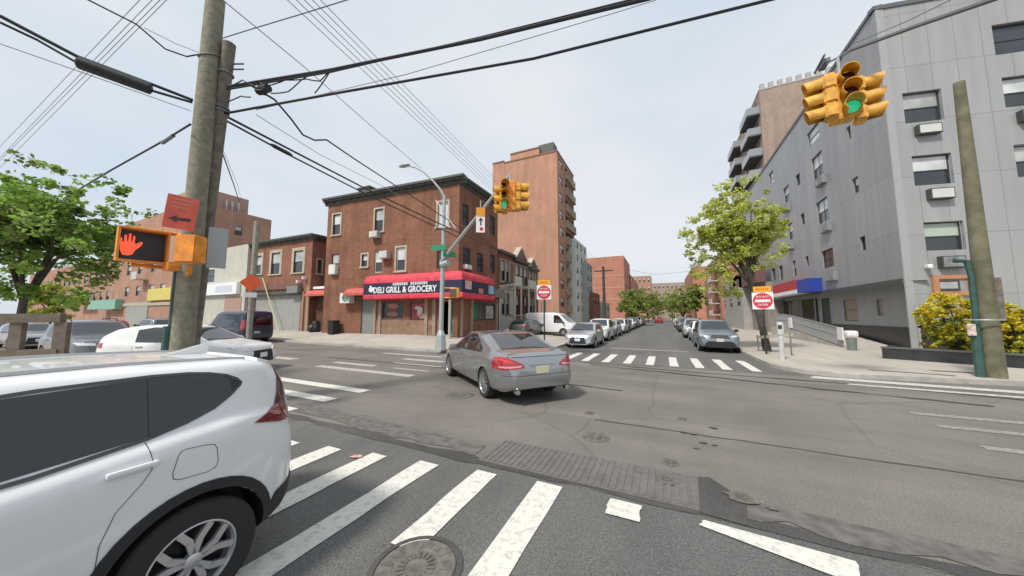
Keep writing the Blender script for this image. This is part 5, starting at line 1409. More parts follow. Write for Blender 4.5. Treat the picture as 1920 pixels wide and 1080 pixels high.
def sed_extra(root, hull):
    for sg in (1, -1):
        me = boolean(offset(hull, .011), prism_long([(sg * .50, .80), (sg * .88, .775), (sg * .88, .805), (sg * .50, .835)], -1.2, -.6), 'INTERSECT'); child('reversing_light', finish(me, mat('clear_lens', (.55, .36, .35), .15, spec=.7)), root)
        me = boolean(offset(hull, .012), prism_long([(sg * .60, .86), (sg * .82, .90), (sg * .86, .955), (sg * .76, .945)], -1.2, -.6), 'INTERSECT'); child('brake_lens', finish(me, mat('brake_lens', (.62, .03, .03), .15, spec=.7, coat=1.0)), root)
    me = boolean(offset(hull, .006), prism_long([(-.42, .66), (.42, .66), (.42, .80), (-.42, .80)], -1.3, -.7), 'INTERSECT')
    me = boolean(offset(hull, .024), prism_long([(-1.1, .36), (1.1, .36), (1.1, .595), (-1.1, .595)], -1.3, -.62), 'INTERSECT'); child('bumper', finish(me, P_SILVER), root)
    me = boolean(offset(hull, .016), prism_long([(-.80, 1.0), (.80, 1.0), (.80, 1.09), (-.80, 1.09)], -1.3, -.86), 'INTERSECT'); child('boot_lip', finish(me, P_SILVER), root)
    b = MB(); b.rbox((-1.075, 0, .72), (.02, .31, .155), .008); o = b.build('number_plate', M_PLATE); o.parent = root
    b = MB(); b.rbox((-1.07, 0, .835), (.03, .62, .022), .008); o = b.build('boot_trim', M_CHROME); o.parent = root
    gl = offset(hull, .003); me = boolean(gl, prism_long([(-.84, .612), (.84, .612), (.84, .622), (-.84, .622)], -1.3, -.8), 'INTERSECT'); child('bumper_gap', finish(me, M_BLACK), root)
    me = boolean(offset(hull, .005), prism_long([(-.30, .28), (.30, .28), (.28, .38), (-.28, .38)], -1.3, -.7), 'INTERSECT'); child('bumper_trim', finish(me, M_BLACK), root)
    for sg in (1, -1):
        b = MB(); b.tube([(-1.0, sg * .6, .30), (-1.10, sg * .6, .30)], .05, 12); o = b.build('exhaust', M_CHROME); o.parent = root
    b = MB(); b.prism([(.62, 1.44), (.85, 1.462), (.70, 1.52), (.64, 1.525)], lambda x, z: Vector((x, -.015, z)), Vector((0, .03, 0))); o = b.build('roof_aerial', P_SILVER); o.parent = root
SED['extra'] = [sed_extra]
sedan = make_car(SED, 'moving_car', 'silver grey sedan driving away across the middle of the junction', 'car')
# pose from its tyre contacts
c0, c1 = gp(914, 744.5), gp(841, 703)
hd = Vector((c1.x - c0.x, c1.y - c0.y, 0)); ang = math.atan2(hd.y, hd.x)
SEDANG = math.degrees(ang)
rr = Vector((math.sin(ang), -math.cos(ang), 0)) * .85
place(sedan, c0.x + rr.x, c0.y + rr.y, SEDANG - 1.0); sedan.scale = (1.02, 1.04, 1.02)

# ---- generic parked kinds
def suv_spec(pm, **kw):
    S = dict(L0=-1.0, L1=3.55, W=1.85, tum=.32, wheels=(0.0, 2.66), wr=.35, arch=.40, rim=.225, rimstyle='five', paint=pm, nst=40, chk=1, shoulder=.94,
    top=[(-1.0, .6), (-.97, .98), (-.85, 1.30), (-.68, 1.60), (-.2, 1.67), (.6, 1.69), (1.3, 1.64), (2.08, 1.16), (2.3, 1.10), (3.25, 1.0), (3.5, .88), (3.55, .6)],
    belt=[(-1.0, .55), (-.9, .98), (.0, 1.04), (1.8, 1.0), (2.6, .97), (3.3, .88), (3.55, .5)],
    bot=[(-1.0, .4), (-.7, .26), (.2, .22), (2.9, .22), (3.55, .28)],
    plan=[(-1.0, .72), (-.95, .82), (-.8, .91), (-.5, .98), (0, 1), (2.8, 1), (3.25, .95), (3.48, .84), (3.55, .72)],
    side_glass=[('side_window', [(.35, 1.06), (1.15, 1.04), (1.15, 1.56), (.35, 1.57)]), ('side_window', [(1.21, 1.04), (2.0, 1.03), (1.92, 1.10), (1.32, 1.54), (1.21, 1.56)]), ('quarter_window', [(.28, 1.065), (.28, 1.56), (-.3, 1.53), (-.45, 1.18)])],
    long=[('rear_window', [(-.6, 1.15), (.6, 1.15), (.52, 1.54), (-.52, 1.54)], -1.2, -.4, M_GLASS), ('windscreen', [(-.72, 1.12), (.72, 1.12), (.56, 1.59), (-.56, 1.59)], 1.25, 2.35, M_GLASS),
          ('grille', [(-.46, .74), (.46, .74), (.34, .90), (-.34, .90)], 3.3, 3.8, M_BLACK), ('bumper_trim', [(-.72, .28), (.72, .28), (.62, .52), (.48, .60), (-.48, .60), (-.62, .52)], 3.2, 3.8, M_BLACK)],
    long2=[('head_light', [(.48, .80), (.84, .83), (.90, .93), (.50, .89)], 3.0, 3.8, M_LENS), ('tail_light', [(.5, .92), (.92, .92), (.92, 1.06), (.55, 1.06)], -1.2, -.6, M_TAIL)],
    side=[('sill_trim', [(-.5, .15), (-.5, .30), (3.1, .30), (3.1, .15)], M_BLACK)], gaps=[('panel_gap', [[(1.18, .3), (1.18, 1.04)], [(.3, .4), (.32, 1.06)], [(2.1, .3), (2.1, 1.0)]])],
    handles=[(.5, .95), (1.36, .93)], mirror=(1.88, 1.04, M_BLACK), side_in=.5)
    def ex(root, hull):
        for sg in (1, -1):
            b = MB(); b.tube([(-.4, sg * .56, 1.655), (-.3, sg * .57, 1.71), (.6, sg * .58, 1.735), (1.1, sg * .57, 1.71), (1.2, sg * .56, 1.65)], .02, 6); o = b.build('roof_rail', M_BLACK); o.parent = root
        b = MB(); b.rbox((3.56, 0, .66), (.02, .32, .16), .008); o = b.build('number_plate', mat('plate_pale', (.6, .55, .5), .5)); o.parent = root
    S['extra'] = [ex]; S.update(kw); return S
def hatch_spec(pm, **kw):
    S = dict(L0=-.85, L1=3.5, W=1.78, tum=.38, wheels=(0.0, 2.62), wr=.32, arch=.36, rim=.205, rimstyle='five', paint=pm, nst=40, chk=1,
    top=[(-.85, .55), (-.83, .95), (-.72, 1.1), (-.3, 1.36), (.3, 1.47), (1.0, 1.48), (1.5, 1.42), (2.3, 1.02), (2.5, .97), (3.25, .86), (3.46, .76), (3.5, .5)],
    belt=[(-.85, .5), (-.75, .96), (.4, .95), (2.4, .90), (3.2, .78), (3.5, .46)],
    bot=[(-.85, .36), (-.6, .24), (0, .2), (2.8, .2), (3.5, .22)],
    plan=[(-.85, .7), (-.8, .8), (-.6, .92), (-.2, 1), (2.7, 1), (3.2, .94), (3.44, .82), (3.5, .7)],
    side_glass=[('side_window', [(.4, .97), (1.2, .955), (1.2, 1.40), (.75, 1.40), (.35, 1.32)]), ('side_window', [(1.26, .955), (2.15, .935), (2.05, 1.0), (1.5, 1.34), (1.26, 1.40)])],
    long=[('rear_window', [(-.6, 1.06), (.6, 1.06), (.5, 1.36), (-.5, 1.36)], -1, .1, M_GLASS), ('windscreen', [(-.7, 1.0), (.7, 1.0), (.54, 1.39), (-.54, 1.39)], 1.35, 2.5, M_GLASS),
          ('grille', [(-.5, .28), (.5, .28), (.40, .66), (-.40, .66)], 3.2, 3.8, M_BLACK)],
    long2=[('head_light', [(.44, .64), (.80, .68), (.86, .80), (.50, .73)], 3.0, 3.8, M_LENS), ('tail_light', [(.5, .82), (.9, .82), (.9, .96), (.5, .94)], -1, -.5, M_TAIL), ('fog_light', [(.56, .34), (.76, .36), (.76, .46), (.58, .46)], 3.0, 3.8, M_LENS)],
    side=[], gaps=[('panel_gap', [[(1.23, .26), (1.23, .95)], [(.36, .45), (.38, .96)], [(2.25, .26), (2.25, .9)]])], handles=[(.55, .86), (1.45, .84)], mirror=(2.0, .93, pm))
    def ex(root, hull):
        b = MB(); b.rbox((3.515, 0, .50), (.02, .32, .15), .008); o = b.build('number_plate', M_SIGNW); o.parent = root
    S['extra'] = [ex]; S.update(kw); return S
P_BLUEGREY = paint('blue_grey', (0.19, 0.235, 0.27), .4)
P_SILV2 = paint('light_silver', (0.42, 0.43, 0.45), .5)
P_BLK = paint('black', (0.012, 0.013, 0.016), .1, .25)
P_GREY = paint('mid_grey', (0.12, 0.125, 0.135), .4)
P_NAVY = paint('navy', (0.018, 0.024, 0.055), .2)
P_REDC = paint('red', (0.32, 0.02, 0.02), .1)
P_TEAL = paint('pale_teal', (0.36, 0.42, 0.43), .3)
rav = make_car(suv_spec(P_BLUEGREY), 'parked_car', 'blue grey SUV with black roof rails, nearest parked car on the right kerb', 'car', 'cars parked along the side street')
mits = make_car(hatch_spec(P_SILV2), 'parked_car', 'silver car with a big black grille, nearest parked car on the left kerb', 'car', 'cars parked along the side street')
RFAX = lambda o, xf, yf: place(o, xf, yf, -90)      # origin = rear axle; nose towards the camera
pr = gp(1352, 666); RFAX(rav, 2.58, 19.15 + 3.55)
RFAX(mits, -4.55, 18.35 + 3.5)
def recolour(o, pm, srcs):
    for ch in o.children_recursive if hasattr(o, 'children_recursive') else []:
        for sl_ in ch.material_slots:
            if sl_.material in srcs:
                sl_.link = 'OBJECT'; sl_.material = pm
def park(src, x, y, pm, label, ang=-90, sc=1.0):
    o = copy_tree(src); o['label'] = label; place(o, x, y, ang); o.scale = (sc, sc, sc)
    bpy.context.view_layer.update()
    recolour(o, pm, (P_BLUEGREY, P_SILV2)); return o
y = 19.15 + 3.55
LEFTC = [(rav, P_WHITE, 'white SUV parked right behind the silver car with the black grille', 1.0), (mits, P_SILV2, 'silver car third along the left kerb', 1.0), (rav, P_WHITE, 'white SUV fourth along the left kerb', .95), (mits, P_NAVY, 'dark navy car fifth along the left kerb', 1.02), (mits, P_WHITE, 'white car sixth along the left kerb', 1.0), (rav, P_GREY, 'dark grey SUV seventh along the left kerb', 1.0), (mits, P_SILV2, 'silver car eighth along the left kerb', 1), (rav, P_WHITE, 'white SUV ninth along the left kerb', 1), (mits, P_BLK, 'black car tenth along the left kerb', 1), (mits, P_REDC, 'dark red car farthest along the left kerb', 1)]
yy = 18.35 + 3.5
for s_, p_, l_, sc in LEFTC:
    yy += 5.5; park(s_, -4.55 + random.uniform(-.12, .12), yy, p_, l_, -90 + random.uniform(-1.2, 1.2), sc)
RIGHTC = [(mits, P_WHITE, 'white car parked right behind the blue grey SUV', 1.03), (rav, P_TEAL, 'pale teal SUV third along the right kerb', .98), (mits, P_SILV2, 'silver car fourth along the right kerb', 1), (rav, P_GREY, 'dark grey SUV fifth along the right kerb', 1), (mits, P_GREY, 'dark grey car sixth along the right kerb', 1), (rav, P_SILV2, 'silver SUV seventh along the right kerb', 1), (mits, P_WHITE, 'white car eighth along the right kerb', 1), (mits, P_TEAL, 'pale teal car farthest along the right kerb', 1)]
yy = 19.15 + 3.55
for s_, p_, l_, sc in RIGHTC:
    yy += 5.5; park(s_, 2.58 + random.uniform(-.12, .12), yy, p_, l_, -90 + random.uniform(-1.2, 1.2), sc)
o = park(rav, -1.0, 88, P_REDC, 'red SUV driving up the middle of the side street far away', 90); o['group'] = None; del o['group']
o.name = 'moving_car'
# parked black car with roof behind the blue grey SUV (two dark roofs on the pavement side)
# ---- left-hand traffic on the cross street
cw = copy_tree(mits); recol = None
cw.name = 'moving_car'; cw['label'] = 'white compact crossover half hidden behind the wooden utility pole'; del cw['group']
bpy.context.view_layer.update(); recolour(cw, P_WHITE, (P_SILV2,))
f0 = gp(487, 690); 
fx, fy = -12.9, 6.25
ca_ = math.degrees(math.atan2(2.3, 4.0)); place(cw, fx - 3.5 * math.cos(R(ca_)), fy - 3.5 * math.sin(R(ca_)), ca_); cw.scale = (1.06, 1.06, 1.09)
def q_car(src, px, Y, ang, pm, label, name='queueing_car', sc=1.0):
    d = ray(px, 620); X = d.x / d.y * Y
    o = copy_tree(src); o['label'] = label; o.name = name; place(o, X, Y, ang); o.scale = (sc,) * 3; o['group'] = 'cars on the cross street at left'
    bpy.context.view_layer.update(); recolour(o, pm, (P_BLUEGREY, P_SILV2)); return o
o = q_car(rav, 128, 5.0, 2, P_GREY, 'grey SUV with a wide windscreen waiting beside the wooden fence', sc=1.03); o.location = (-22.0, 4.25, 0)
q_car(mits, 44, 4.7, 2, P_SILV2, 'silver car seen through the wooden fence')
q_car(mits, -12, 4.9, 2, P_WHITE, 'white car at the left edge seen through the wooden fence')
q_car(rav, 300, 11.6, 180, P_BLUEGREY, 'slate SUV in the far lane left of the utility pole', sc=1.0)
q_car(mits, 215, 11.4, 180, P_REDC, 'dark red car in the far lane behind the grey SUV')
# ---- vans
def van_spec(pm, h, L, **kw):
    S = dict(L0=-.95, L1=L, W=1.9, tum=.10, wheels=(0.0, L - 1.1), wr=.34, arch=.38, rim=.2, rimstyle='five', paint=pm, nst=40, chk=2, shoulder=.985, crease=.5,
    top=[(-.95, .7), (-.93, h - .35), (-.86, h - .05), (-.5, h), (L - 2.0, h), (L - 1.5, h - .12), (L - .75, 1.25), (L - .55, 1.16), (L - .1, 1.0), (L, .6)],
    belt=[(-.95, .65), (-.9, 1.1), (L - .9, 1.1), (L - .4, .98), (L, .5)], bot=[(-.95, .4), (-.6, .26), (L, .26)],
    plan=[(-.95, .86), (-.9, .93), (-.75, .985), (-.4, 1), (L - .8, 1), (L - .3, .93), (L, .7)],
    side_glass=[('side_window', [(L - 1.95, 1.13), (L - .95, 1.12), (L - 1.02, 1.2), (L - 1.5, h - .28), (L - 1.95, h - .24)])],
    long=[('windscreen', [(-.74, 1.2), (.74, 1.2), (.68, h - .2), (-.68, h - .2)], L - 1.6, L - .4, M_GLASS), ('rear_window', [(-.68, 1.2), (.68, 1.2), (.64, h - .3), (-.64, h - .3)], -1.2, -.8, M_TINT), ('grille', [(-.4, .6), (.4, .6), (.4, .85), (-.4, .85)], L - .3, L + .3, M_BLACK)],
    long2=[('tail_light', [(.74, .95), (.96, .95), (.96, 1.55), (.78, 1.55)], -1.2, -.72, M_TAIL), ('head_light', [(.45, .78), (.85, .8), (.85, .98), (.5, .95)], L - .5, L + .3, M_LENS)],
    side=[('sill_trim', [(-.7, .2), (-.7, .36), (L - .3, .36), (L - .3, .2)], M_BLACK)], gaps=[('panel_gap', [[(L - 2.02, .35), (L - 2.02, h - .2)], [(.35, .35), (.35, h - .2)], [(.35, 1.12), (L - 2.02, 1.12)]])], handles=[(L - 1.8, 1.0)], mirror=(L - 1.05, 1.1, M_BLACK))
    def ex(root, hull):
        b = MB(); b.rbox((-.96, .1, .75), (.02, .34, .15), .008); o = b.build('number_plate', mat('plate_grey', (.45, .46, .48), .5)); o.parent = root
    S['extra'] = [ex]; S.update(kw); return S
van = make_car(van_spec(P_NAVY, 2.16, 4.2), 'cargo_van', 'dark navy cargo van parked at the far kerb in front of the garage', 'van')
Yv = 12.2; van.scale = (1.04, 1.04, 1.04); place(van, onY(484, 640, Yv).x - .95, Yv, 180 - 1)
wv = make_car(van_spec(P_WHITE, 2.05, 3.9), 'cargo_van', 'white cargo van parked sideways in front of the row houses', 'van')
pv = gp(1020, 628, .15); place(wv, onY(1008, 610, 27.2).x, 27.2, -4, .15)
o = park(mits, onY(985, 610, 25.0).x, 24.2, P_GREY, 'small dark grey car parked in the row house yard beside the white van', 85); o.location.z = .15; del o['group']
# ---------------------------------------------------------------- poles
def pole(name, label, base, top, r0, r1, m, extra=None, n=20):
    t = thing(name, label, 'utility pole', tuple(base))
    b = MB(); base, top = Vector(base), Vector(top); k = 14
    pts = [base + (top - base) * (i / k) for i in range(k + 1)]
    b.tube(pts, [(r0 + (r1 - r0) * i / k) * random.uniform(.985, 1.015) for i in range(k + 1)], n)
    b.build('shaft', m, t, ang=60)
    return t
PD = 6.15   # camera depth of the left-hand pole
def pp(x, y, D=PD): return at(x, y, D)
pb = pp(349, 690); g_ = gp(349, 690, KH)
base = at(346, 592, PD); base = Vector((base.x, base.y, KH)); ptop = at(412, -60, PD)
PL_TOP = Vector((base.x + .05, base.y + .02, ptop.z)); PL_BASE = base
def polex(z): return PL_BASE + (PL_TOP - PL_BASE) * ((z - KH) / (PL_TOP.z - KH))
p1 = pole('utility_pole', 'tall greenish wooden utility pole carrying the walk signal, rising out of the picture', PL_BASE, PL_TOP, .172, .158, M_WOODPOLE)
cz = at(345, 425, PD).z
b = MB(); off = Vector((-.185 * math.cos(AZ) , -.185 * math.sin(AZ), 0)) + Vector((.04, -.06, 0)); b.tube([PL_BASE + off, polex(at(345, 480, PD).z) + off], .045, 10); b.tube([PL_BASE + off * 1.2 + Vector((0, 0, .0)), PL_BASE + off * 1.2 + Vector((0, 0, 1.55))], .07, 8); b.build('conduit', M_CONDUIT, p1)
b = MB(); z = at(390, 70, PD).z; c = polex(z); b.tube([c + Vector((.172 * math.cos(v), .172 * math.sin(v), .08 * math.sin(v))) for v in [2 * math.pi * k / 20 for k in range(21)]], .018, 6); b.build('strap', M_CABLEG, p1)
D2 = 6.75
b2 = at(361, 592, D2); base2 = Vector((b2.x, b2.y, KH)); zt2 = at(432, 82, D2).z; top2 = Vector((at(430, 82, D2).x, at(430, 82, D2).y, zt2))
p2 = pole('utility_pole', 'shorter grey cut off pole standing right behind the tall wooden pole', base2, top2, .125, .112, M_OLDWOOD)
b = MB()
for (x, y) in ((440, 120), (440, 130)):
    c = at(x - 4, y, D2); b.tube([c, c + Vector((.22, .1, 0))], .018, 6)
for y in (140, 205, 212): 
    z = at(432, y, D2).z; q = base2 + (top2 - base2) * ((z - KH) / (zt2 - KH)); b.tube([q + Vector((.128 * math.cos(v), .128 * math.sin(v), 0)) for v in [2 * math.pi * k / 16 for k in range(17)]], .02, 6)
b.build('bracket', M_CABLEG, p2)
# right-hand pole
rb = gp(1866, 708, KH); rt = at(1797, 155, rb.y * _ca - rb.x * _sa) if False else None
Dr = (Vector((rb.x, rb.y, 0)) - Vector((0, 0, 0))).dot(Vector((-_sa, _ca, 0)))
rt = at(1797, 155, Dr * _c) ; rtop = Vector((rb.x, rb.y, onY(1798, 155, rb.y).z))
rt2 = onY(1798, 155, rb.y); rtop = Vector((rt2.x, rb.y, rt2.z))
p3 = pole('utility_pole', 'mossy wooden pole at the right edge in front of the yellow bushes', rb, rtop, .21, .115, mat('pole_wood_mossy', (0.23, 0.215, 0.145), 0.9, col2=(0.13, 0.13, 0.075), scale=4, bump=.6, bscale=30, stain=.35))
b = MB(); o1 = Vector((-.28, -.05, 0)); zc = onY(1822, 490, rb.y).z
b.tube([rb + o1, rb + o1 + Vector((.05, 0, zc - .6)), rb + o1 + Vector((.0, 0, zc - KH)), rb + o1 + Vector((-.25, 0, zc - KH + .05))], .065, 10); b.tube([rb + o1 * 1.05, rb + o1 * 1.05 + Vector((0, 0, 1.2))], .095, 10); b.build('conduit', M_CONDUIT, p3)
b = MB(); z_ = onY(1850, 600, rb.y).z; b.tube([Vector((rb.x, rb.y, z_)) + Vector((.33 * math.cos(v) - .06, .33 * math.sin(v), 0)) for v in [2 * math.pi * k / 18 for k in range(19)]], .02, 6); b.build('strap', M_STEEL, p3)
b = MB(); c = rb + Vector((-.42, -.16, onY(1835, 628, rb.y).z)); b.rbox(c, (.16, .06, .34), .02); b.build('sticker_sign', mat('sticker_pale', (.6, .5, .42), .6, var=.4, scale=12), p3)
b = MB(); z0, z1_ = onY(1870, 600, rb.y).z, onY(1866, 520, rb.y).z; b.obox(rb + Vector((.22, .1, z0 - KH)), (.2, 0, 0), (0, .2, 0), (0, 0, z1_ - z0)); b.build('stub', M_OLDWOOD, p3)
# ---------------------------------------------------------------- walk signal on the left pole
M_DARKFACE = mat('signal_face', (.02, .02, .024), .4)
M_HAND = mat('hand_lit', (.8, .08, .035), .4, emit=((1.0, .09, .035), .75))
SD = 5.85
def facing(x, y, D):   # local frame facing the camera along the bearing of (x,y), upright
    c = at(x, y, D); n = EYE - c; n.z = 0; n.normalize(); r_ = Vector((-n.y, n.x, 0)); return c, r_, n
def upx(px, D): return px / FPX * D
ws = thing('walk_signal', 'orange pedestrian signal showing a red hand, on the wooden pole', 'walk signal', tuple(at(268, 470, SD)))
c, r_, n = facing(268, 462, SD)
ang_ = R(-8); r2 = (r_ * math.cos(ang_) + n * math.sin(ang_)); n2 = (n * math.cos(ang_) - r_ * math.sin(ang_)); up = Vector((0, 0, 1))
w_, h_ = upx(58, SD), upx(56, SD)
def fbox(b, c, r_, n, w, h, d0, d1, mi=0): b.obox(c - r_ * w / 2 - up * h / 2 + n * d0, r_ * w, n * (d1 - d0), up * h, mi)
b = MB(); fbox(b, c, r2, n2, w_, h_, -.22, 0); 
for (dx, dz, ww, hh) in ((0, h_ / 2 + .015, w_ + .06, .03), (0, -h_ / 2 - .015, w_ + .06, .03), (-w_ / 2 - .015, 0, .03, h_), (w_ / 2 + .015, 0, .03, h_)): fbox(b, c + r2 * dx + up * dz, r2, n2, ww, hh, -.05, .13)
b.build('housing', M_ORANGE, ws)
b = MB(); fbox(b, c, r2, n2, w_ * .96, h_ * .94, 0, .012); b.build('face', M_DARKFACE, ws)
hand = [(-.30, -.40), (-.12, -.42), (.02, -.36), (.10, -.18), (.26, -.02), (.33, .12), (.27, .17), (.10, .04), (.06, .08), (.06, .34), (.0, .36), (-.02, .12), (-.06, .12), (-.07, .42), (-.14, .43), (-.15, .12), (-.19, .12), (-.21, .36), (-.28, .35), (-.28, .08), (-.32, .06), (-.36, .24), (-.42, .22), (-.40, -.02), (-.38, -.22)]
b = MB(); hc = c - r2 * w_ * .22; b.prism([(x * h_ * .66, z * h_ * .86) for x, z in hand], lambda x, z: hc + r2 * x + up * z + n2 * .014, n2 * .004); b.build('hand_symbol', M_HAND, ws)
M_BR = M_ORANGE
b = MB(); q0 = c + up * (h_ / 2 + .06) - n2 * .1; q1 = polex(q0.z); b.tube([q0 - r2 * .1, q0 + r2 * w_ * .8, q1], .035, 8); b.build('bracket', M_ORANGE, ws); b = MB(); q0 = c - up * (h_ / 2 + .07) - n2 * .1; q1 = polex(q0.z); b.tube([q0 - r2 * .1, q0 + r2 * w_ * .8, q1], .035, 8); q = polex(c.z - h_ / 2 - .07); b.box(q - Vector((.06, .22, 0)), (.25, .2, .16)); b.build('bracket', M_ORANGE, ws)
ws2 = thing('walk_signal', 'orange pedestrian signal seen from behind, next to the red hand signal', 'walk signal', tuple(at(357, 470, SD - .2)))
c, r_, n = facing(358, 468, SD - .2); a_ = R(40); r3 = r_ * math.cos(a_) + n * math.sin(a_); n3 = n * math.cos(a_) - r_ * math.sin(a_)
bm = bmesh.new(); bmesh.ops.create_cube(bm, size=1.0); bmesh.ops.scale(bm, vec=(upx(34, SD), .26, upx(50, SD)), verts=bm.verts); bmesh.ops.bevel(bm, geom=bm.edges[:], offset=.02, segments=2, affect='EDGES')
b = MB(); M4 = Matrix.Translation(c) @ Matrix((r3, n3, up)).transposed().to_4x4(); b.add_bm(bm, M4); bm.free(); b.build('housing', M_ORANGE, ws2)
b = MB(); fbox(b, c, r3, n3, upx(30, SD), upx(44, SD), -.15, -.132); b.build('face', M_DARKFACE, ws2)
b = MB(); b.tube([c - up * upx(30, SD), c - up * upx(38, SD), polex(c.z - upx(40, SD))], .04, 8); b.build('bracket', M_ORANGE, ws2)
# red temporary sign and grey sign back on the left pole
sg = thing('road_sign', 'faded red square sign with a black arrow above the walk signal', 'sign', tuple(at(341, 400, SD - .1)))
c, r_, n = facing(340, 399, SD - .12); w_, h_ = upx(42, SD), upx(62, SD); a_ = R(-14); r2 = r_ * math.cos(a_) + n * math.sin(a_); n2 = n * math.cos(a_) - r_ * math.sin(a_)
tl = up * 1.0 + r2 * .07; tl.normalize()
b = MB(); b.obox(c - r2 * w_ / 2 - tl * h_ / 2, r2 * w_, n2 * -.01, tl * h_); b.build('panel', mat('sign_faded_red', (.72, .13, .085), .5, var=.15, scale=3, coords='Generated'), sg)
arrow = [(-.32, -.02), (-.10, .14), (-.10, .05), (.30, .09), (.30, -.04), (-.10, -.07), (-.06, -.17)]
b = MB(); cc = c - tl * h_ * .20; b.prism([(x * w_ * 1.1, z * w_ * 1.1) for x, z in arrow], lambda x, z: cc + r2 * x + tl * z + n2 * .003, n2 * .003); b.build('arrow', mat('arrow_faded', (.09, .05, .045), .6), sg)
b = MB(); 
for k in range(3): b.obox(c - r2 * w_ * .36 + tl * h_ * (.36 - .12 * k), r2 * w_ * (.72 - .1 * k), n2 * .004, tl * h_ * .05)
b.build('worn_lettering', mat('sign_faded_pink', (.66, .22, .17), .6), sg)
gs = facing(407, 465, 6.5); b = MB(); b.obox(gs[0] - gs[1] * upx(13, 6.5) - up * upx(38, 6.5), gs[1] * upx(27, 6.5), gs[2] * .01, up * upx(76, 6.5)); o = b.build('sign_back', mat('sign_back_grey', (.36, .38, .39), .5, .3)); tag(o, 'bare grey metal back of a tall sign fixed behind the wooden pole', 'sign')
# orange diamond work sign on a post further left
os_ = thing('work_sign', 'orange diamond road work sign with a white plate below, before the garage', 'sign', tuple(gp(462, 640)))
Dv = 16.2; c, r_, n = facing(471, 530, Dv); b = MB(); q = upx(17, Dv); b.prism([(-q, 0), (0, -q), (q, 0), (0, q)], lambda x, z: c + r_ * x + up * z, n * .02); b.build('panel', mat('sign_orange', (.80, .12, .03), .5, var=.08), os_)
b = MB(); fbox(b, c - up * upx(23, Dv), r_, n, upx(19, Dv), upx(9, Dv), 0, .02); b.build('plate', M_SIGNW, os_)
fb = at(466, 640, Dv); b = MB(); b.tube([(fb.x, fb.y, .1), (fb.x, fb.y, c.z + upx(120, Dv))], .13, 10); b.build('post', mat('post_weathered', (.27, .26, .22), .9, var=.2, scale=5), os_)
# ---------------------------------------------------------------- lamp and signal pole at the deli corner
M_POLEP = mat('lamp_pole_paint', (.40, .44, .44), .45, .3, var=.08, scale=3)
lb = gp(826, 656, .17); LY = lb.y
ls = thing('lamp_post', 'pale grey street lamp post with a curved lamp arm in front of the deli', 'lamp post', tuple(lb))
ltop = onY(834, 372, LY); ltop.x = lb.x + .05
b = MB(); b.tube([lb, lb + Vector((0, 0, .75))], [.30, .22], 8, sm=False); b.tube([lb + Vector((0, 0, .75)), lb + Vector((0, 0, 1.0))], [.22, .13], 8, sm=False)
b.tube([lb + Vector((0, 0, .9)), Vector((lb.x + .04, LY, onY(832, 490, LY).z)), ltop], [.125, .105, .085], 12); b.build('pole', M_POLEP, ls)
arm = [onY(x, y, LY) for x, y in ((834, 372), (829, 358), (818, 343), (803, 328), (790, 321), (776, 319))]
arm = [Vector((p.x, LY - .12 * k, p.z)) for k, p in enumerate(arm)]
b = MB(); b.tube(arm, [.075, .06, .05, .045, .04, .04], 8); b.build('lamp_arm', M_POLEP, ls)
b = MB(); hd_ = arm[-1] + Vector((-.12, 0, .02)); bm = bmesh.new(); bmesh.ops.create_uvsphere(bm, u_segments=14, v_segments=8, radius=1.0); bmesh.ops.scale(bm, vec=(.38, .16, .085), verts=bm.verts); b.add_bm(bm, Matrix.Translation(hd_), sm=True); bm.free(); b.build('lamp_head', M_STEEL, ls)
# diagonal signal arm
ms0 = onY(829, 492, LY); ms1 = onY(957, 327, LY - 1.2)
ms = thing('signal_arm', 'diagonal steel signal arm braced off the lamp post', 'signal arm', tuple(ms0))
b = MB(); b.tube([ms0 + Vector((0, -.1, 0)), ms1], [.09, .065], 10); b.tube([onY(836, 497, LY) - Vector((.2, .1, 0)), onY(836, 497, LY) + Vector((.25, -.1, .1))], .17, 10); b.build('arm', M_POLEP, ms)
b = MB(); b.tube([onY(817, 375, LY), onY(854, 428, LY)], .02, 6); q = onY(833, 428, LY); b.tube([q + Vector((-.55, -.1, .05)), q + Vector((.5, -.1, -.02))], .045, 8); b.build('brace', M_POLEP, ms)
def street_sign(x, y, w, label, yaw):
    c = onY(x, y, LY - .15); b = MB(); a = R(yaw); r_ = Vector((math.cos(a), math.sin(a), 0)); b.obox(c - r_ * w / 2 - up * .14, r_ * w, Vector((-r_.y, r_.x, 0)) * .02, up * .28); o = b.build('street_sign', mat('sign_street_green', (.02, .25, .13), .45)); return tag(o, label, 'sign')
street_sign(822, 464, .85, 'green street name sign left of the lamp post', 5); street_sign(843, 477, .7, 'green street name sign right of the lamp post', 60)
# sign hung from the arm
c = onY(901, 414, LY - 1.0); n_ = (EYE - c); n_.z = 0; n_.normalize(); r_ = Vector((-n_.y, n_.x, 0))
hs_ = thing('hanging_sign', 'tall white and orange lane control sign hung from the signal arm', 'sign', tuple(c))
hw_, hh_ = .40, 1.18; b = MB(); fbox(b, c - up * .18, r_, n_, hw_, hh_ * .62, 0, .02, 0); fbox(b, c + up * .40, r_, n_, hw_, hh_ * .36, 0, .02, 1); b.build('panel', [M_SIGNW, mat('sign_amber', (.78, .33, .03), .5)], hs_)
b = MB()
b.prism([(-.02, -.1), (.04, -.1), (.04, .12), (.12, .12), (.01, .27), (-.10, .12), (-.02, .12)], lambda x, z: c + r_ * x + up * (z - .12) + n_ * .022, n_ * .004, 0)
b.build('arrow_symbol', M_BLACK, hs_); b = MB(); b.prism([(.08 * math.cos(v) + .04, .08 * math.sin(v)) for v in [2 * math.pi * k / 14 for k in range(14)]], lambda x, z: c + r_ * x + up * (z - .38) + n_ * .024, n_ * .004); b.build('red_ring', M_RED, hs_)
